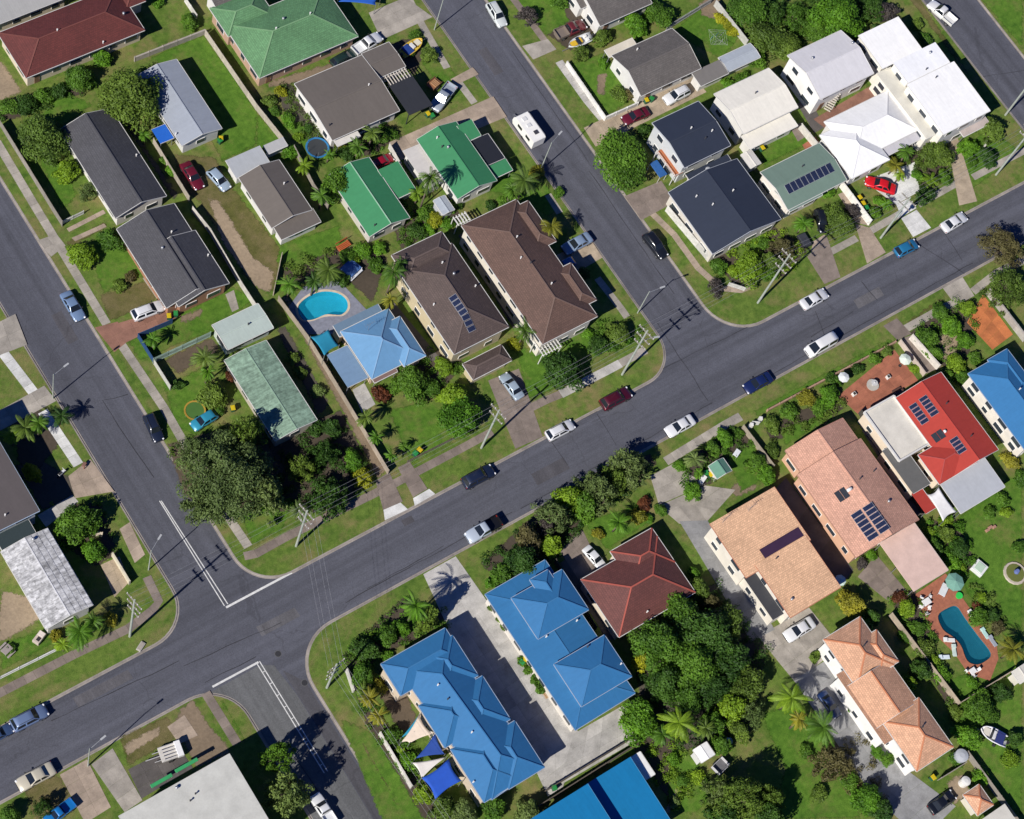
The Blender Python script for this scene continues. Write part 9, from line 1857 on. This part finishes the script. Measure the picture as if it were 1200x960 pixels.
# ---------------------------------------------------------------- poles and wires
def pole(p):
    x, y, H = p['x'], p['y'], p['h']; root = thing(p['name'], p['label'], 'pole', (x, y, 0), 0)
    t = MB(); t.tube((0,0,-.2), (0,0,H), .19 if p['kind'] != 'lamp' else .10, .13 if p['kind'] != 'lamp' else .06, 10); t.build('shaft', M_POLE, root)
    az = radians(p['az']); d = Vector((cos(az), sin(az), 0))
    for k in range(p.get('arms', 0)):
        z = H - .6 - 2.0*k; q = MB(); L = 1.55 - .2*k
        q.bar((-d.x*L, -d.y*L, z), (d.x*L, d.y*L, z), .15, .16); a = q.build('crossarm', M_GREYTIMBER, root)
        for s in (-1, -.45, .45, 1):
            q = MB(); q.tube((d.x*L*s*.94, d.y*L*s*.94, z+.07), (d.x*L*s*.94, d.y*L*s*.94, z+.34), .055, .045, 7); q.build('insulator', M_WHITE, a)
    if p.get('lamp'):
        la = radians(p['lamp']); u = Vector((cos(la), sin(la), 0)); z = H - .3 if p['kind'] == 'lamp' else H - 3.2; q = MB(); L = 1.9
        q.tube((0,0,z), (u.x*L, u.y*L, z+.45), .05, .04, 6); a = q.build('lamp_arm', M_STEEL, root)
        q = MB(); q.bar((u.x*(L-.1), u.y*(L-.1), z+.43), (u.x*(L+.75), u.y*(L+.75), z+.5), .26, .13); q.build('lamp_head', m_plain((.36,.37,.38), .5, .05), a)
    if p.get('trans'):
        q = MB(); q.tube((d.y*.5, -d.x*.5, H-6.2), (d.y*.5, -d.x*.5, H-4.9), .38, .38, 12); q.build('transformer', m_plain((.42,.45,.45), .5, .1), root)
for p in DATA['poles']: pole(p)
def wire(a, b, sag, label):
    a, b = Vector(a), Vector(b); cu = MB(); n = 14; pts = []
    for i in range(n+1): t = i/n; q = a.lerp(b, t); q.z -= sag*4*t*(1-t); pts.append(q)
    mb = MB()
    for i in range(n): mb.tube(pts[i]-a, pts[i+1]-a, 0.012, 0.012, 4, False)
    tag(mb.build('power_line', m_plain((.30,.30,.31), .5, .1), None, loc=tuple(a)), label, 'wire', 'overhead power lines')
for w in DATA['wires']: wire(*w)

# ---------------------------------------------------------------- yard things
def bin_(b):
    root = thing('wheelie_bin', b['label'], 'bin', (b['x'], b['y'], 0), b['rz'], 'wheelie bins')
    t = MB(); n = 0; t.v = [(-.24,-.28,.08),(.24,-.28,.08),(.24,.28,.08),(-.24,.28,.08),(-.29,-.36,.98),(.29,-.36,.98),(.29,.36,.98),(-.29,.36,.98)]
    t.f = [(0,3,2,1),(4,5,6,7),(0,1,5,4),(1,2,6,5),(2,3,7,6),(3,0,4,7)]; t.uv = [[(0,0)]*4]*6; t.build('bin_body', m_plain((.02,.10,.05), .6, .1), root)
    l = MB(); l.box((0,0,1.03), (.64,.78,.08)); l.box((0,-.05,1.08), (.5,.5,.05)); l.build('lid', m_plain(b['col'], .5, .1), root)
    for s in (-1,1): w = MB(); w.tube((s*.22,.32,.12),(s*.29,.32,.12),.12,.12,10); w.build('wheel', M_TYRE, root)
    h = MB(); h.bar((-.26,.42,.98),(.26,.42,.98),.04,.04); h.build('handle', M_BLACK, root)
for b in DATA['bins']: bin_(b)
def boat(b):
    root = thing(b['name'], b['label'], 'boat', (b['x'], b['y'], 0), b['rz']); L, W = b['L'], b['W']; hull = MB(); st = []
    prof = [(-.5,.82,.62),(-.3,.95,.62),(0,1,.66),(.2,.9,.72),(.35,.66,.8),(.45,.33,.88),(.5,.04,.92)]
    for t, w, z in prof:
        n = len(hull.v); st.append(n); y = W/2*w; zz = z+.45
        for p in ((-y*.0, .45+max(0,t)*.5), (-y*.7, .58+max(0,t)*.4), (-y, zz), (-y*.82, zz), (-y*.72, .8+max(0,t)*.3), (y*.72, .8+max(0,t)*.3), (y*.82, zz), (y, zz), (y*.7, .58+max(0,t)*.4)): hull.v.append((t*L, p[0], p[1]))
    for a, c in zip(st, st[1:]):
        for i in range(9): j = (i+1) % 9; hull.f.append((a+i, c+i, c+j, a+j)); hull.uv.append([(0,0)]*4)
    hull.f.append(tuple(range(9))); hull.uv.append([(0,0)]*9)
    hull.build('hull', m_plain(b['hull'], .35, .08), root, True)
    d = MB(); d.box((L*.28,0,1.12),(L*.22,W*.5,.12)); d.build('foredeck', m_plain(b['deck'], .5, .1), root)
    c = MB(); c.box((L*.02,0,1.15),(.5,W*.5,.5)); c.build('console', m_plain(b.get('con',(.6,.6,.6)), .5, .1), root)
    c = MB(); c.face([(L*.13,-W*.4,1.15),(L*.13,W*.4,1.15),(L*.07,W*.36,1.55),(L*.07,-W*.36,1.55)]); c.build('windscreen', M_GLASS, root)
    if b.get('cover'):
        c = MB(); c.box((-L*.22,0,1.16),(L*.3,W*.84,.08)); c.box((-L*.22,0,1.22),(L*.26,W*.6,.06)); c.build('cover', m_plain(b['cover'], .7, .1), root)
    else:
        for s in (-1,1): c = MB(); c.box((-L*.25,s*W*.2,1.0),(.45,.4,.35)); c.build('seat', M_WHITE, root)
    c = MB(); c.box((-L*.53,0,.95),(.35,.35,.7)); c.build('outboard_motor', M_BLACK, root)
    t = MB(); t.bar((-L*.5,-W*.3,.36),(L*.45,0,.36),.08,.1); t.bar((-L*.5,W*.3,.36),(L*.45,0,.36),.08,.1); t.bar((L*.45,0,.36),(L*.72,0,.36),.08,.1); t.bar((-L*.15,-W*.5,.34),(-L*.15,W*.5,.34),.08,.08); t.build('trailer_frame', M_STEEL, root)
    for s in (-1,1): w = MB(); w.tube((-L*.15,s*W*.5-.08,.28),(-L*.15,s*W*.5+.08,.28),.28,.28,12); w.build('wheel', M_TYRE, root)
for b in DATA['boats']: boat(b)
def caravan(b):
    root = thing('caravan', b['label'], 'caravan', (b['x'], b['y'], b['z']), b['rz']); L, W, H = b['L'], 2.35, 2.6; t = MB()
    pr = [(-L/2,.55),(-L/2,H-.15),(-L/2+.15,H),(L/2-.35,H),(L/2,H-.6),(L/2+.1,1.2),(L/2-.2,.55)]; n = len(pr)
    t.v = [(x,-W/2,z) for x, z in pr] + [(x,W/2,z) for x, z in pr]; t.f = [tuple(range(n)), tuple(range(2*n-1,n-1,-1))] + [(i,i+n,(i+1)%n+n,(i+1)%n) for i in range(n)]; t.uv = [[(0,0)]*len(f) for f in t.f]
    t.build('body', m_plain((.78,.77,.74), .4, .06), root)
    for x, col in ((-1.4,(.05,.05,.06)),(.2,(.6,.6,.6)),(1.5,(.6,.6,.6))): q = MB(); q.box((x,.1 if x>0 else -.2,H+.06),(.7,.7,.13)); q.build('roof_hatch', m_plain(col,.4,.1), root)
    for s in (-1,1):
        for x in (-1.3,.9): q = MB(); q.box((x,s*(W/2+.02),1.75),(1.1,.05,.6)); q.build('window', M_GLASS, root)
        q = MB(); q.tube((-.2,s*(W/2-.2),.33),(-.2,s*(W/2),.33),.33,.33,12); q.build('wheel', M_TYRE, root)
    q = MB(); q.box((L/2+.11,0,1.55),(.06,1.5,.6)); q.build('front_window', M_GLASS, root)
    q = MB(); q.bar((L/2-.2,-.6,.5),(L/2+1.2,0,.5),.08,.1); q.bar((L/2-.2,.6,.5),(L/2+1.2,0,.5),.08,.1); q.build('drawbar', M_STEEL, root)
    q = MB(); q.bar((-L/2+.4,-W/2-.08,2.45),(L/2-.6,-W/2-.08,2.45),.14,.14); q.build('awning_roll', m_plain((.45,.46,.48),.5,.1), root)
for b in DATA['caravans']: caravan(b)
def tarp_frame(root, n=0): pass
def trampoline(b):
    root = thing('trampoline', b['label'], 'trampoline', (b['x'], b['y'], 0)); R = b['R']; n = 20; q = MB()
    for i in range(n): a0, a1 = 2*pi*i/n, 2*pi*(i+1)/n; q.face([(R*cos(a0),R*sin(a0),.75),(R*cos(a1),R*sin(a1),.75),(R*1.18*cos(a1),R*1.18*sin(a1),.77),(R*1.18*cos(a0),R*1.18*sin(a0),.77)])
    o = q.build('pad', m_plain(b['col'],.6,.1), root); o.modifiers.new('thickness','SOLIDIFY').thickness = .05
    q = MB(); q.face([(R*cos(2*pi*i/n),R*sin(2*pi*i/n),.74) for i in range(n)]); q.build('mat', m_plain(b['mat'],.8,.1), root)
    for i in range(6): a = 2*pi*i/6; q = MB(); q.tube((R*1.1*cos(a),R*1.1*sin(a),0),(R*1.1*cos(a),R*1.1*sin(a),2.2 if b.get('net') else .75),.03,.03,6); q.build('leg', M_STEEL, root)
for b in DATA['trampolines']: trampoline(b)
def clothesline(b):
    root = thing('clothes_hoist', b['label'], 'clothes line', (b['x'], b['y'], 0), .3); q = MB(); q.tube((0,0,0),(0,0,2.2),.035,.03,8); q.build('mast', M_STEEL, root)
    for i in range(4): a = i*pi/2; q = MB(); q.tube((0,0,1.9),(2.1*cos(a),2.1*sin(a),2.3),.022,.02,6); q.build('arm', M_STEEL, root)
    for k in (.6,1.1,1.6,2.05):
        q = MB()
        for i in range(4): a0, a1 = i*pi/2, (i+1)*pi/2; q.bar((k*cos(a0),k*sin(a0),1.9+.19*k),(k*cos(a1),k*sin(a1),1.9+.19*k),.012,.012)
        q.build('line', M_WHITE, root)
    for x, y, c in ((.7,.6,(.04,.25,.22)),(-.5,.8,(.1,.4,.38)),(.2,-.8,(.5,.52,.5))): q = MB(); q.box((x,y,1.75),(.7,.03,.7)); q.build('towel', m_plain(c,.9,.1), root)
for b in DATA['hoists']: clothesline(b)
def box_thing(b):
    """furniture and small yard structures made of boxes: [name, colour, list of (centre, size)]"""
    root = thing(b['name'], b['label'], b['cat'], (b['x'], b['y'], b.get('z', 0)), b['rz'], b.get('group'))
    for nm, col, boxes in b['parts']:
        for c, d in boxes:
            q = MB(); x, y, z = d[0]/2, d[1]/2, d[2]/2; e = min(.03, x*.4, y*.4)
            lo = [(c[0]-x,c[1]-y),(c[0]+x,c[1]-y),(c[0]+x,c[1]+y),(c[0]-x,c[1]+y)]; q.prism(lo, c[2]-z, c[2]+z-e)
            n = len(q.v); hi = [(c[0]-x+e,c[1]-y+e),(c[0]+x-e,c[1]-y+e),(c[0]+x-e,c[1]+y-e),(c[0]-x+e,c[1]+y-e)]
            for i in range(4):
                j = (i+1) % 4; q.face([(*lo[i],c[2]+z-e),(*lo[j],c[2]+z-e),(*hi[j],c[2]+z),(*hi[i],c[2]+z)])
            q.face([(*p,c[2]+z) for p in hi]); q.build(nm, m_plain(tuple(col), .65, .12), root)
for b in DATA['boxes']: box_thing(b)
def round_thing(b):
    root = thing(b['name'], b['label'], b['cat'], (b['x'], b['y'], 0))
    for nm, col, segs in b['parts']:
        q = MB()
        for (z0, r0, z1, r1) in segs: q.tube((0,0,z0),(0,0,z1),r0,r1,16)
        q.build(nm, m_plain(tuple(col), .6, .12), root, False)
for b in DATA['rounds']: round_thing(b)
print('objects', len(bpy.data.objects), 'tris', sum(len(m.polygons)*2 for m in bpy.data.meshes))
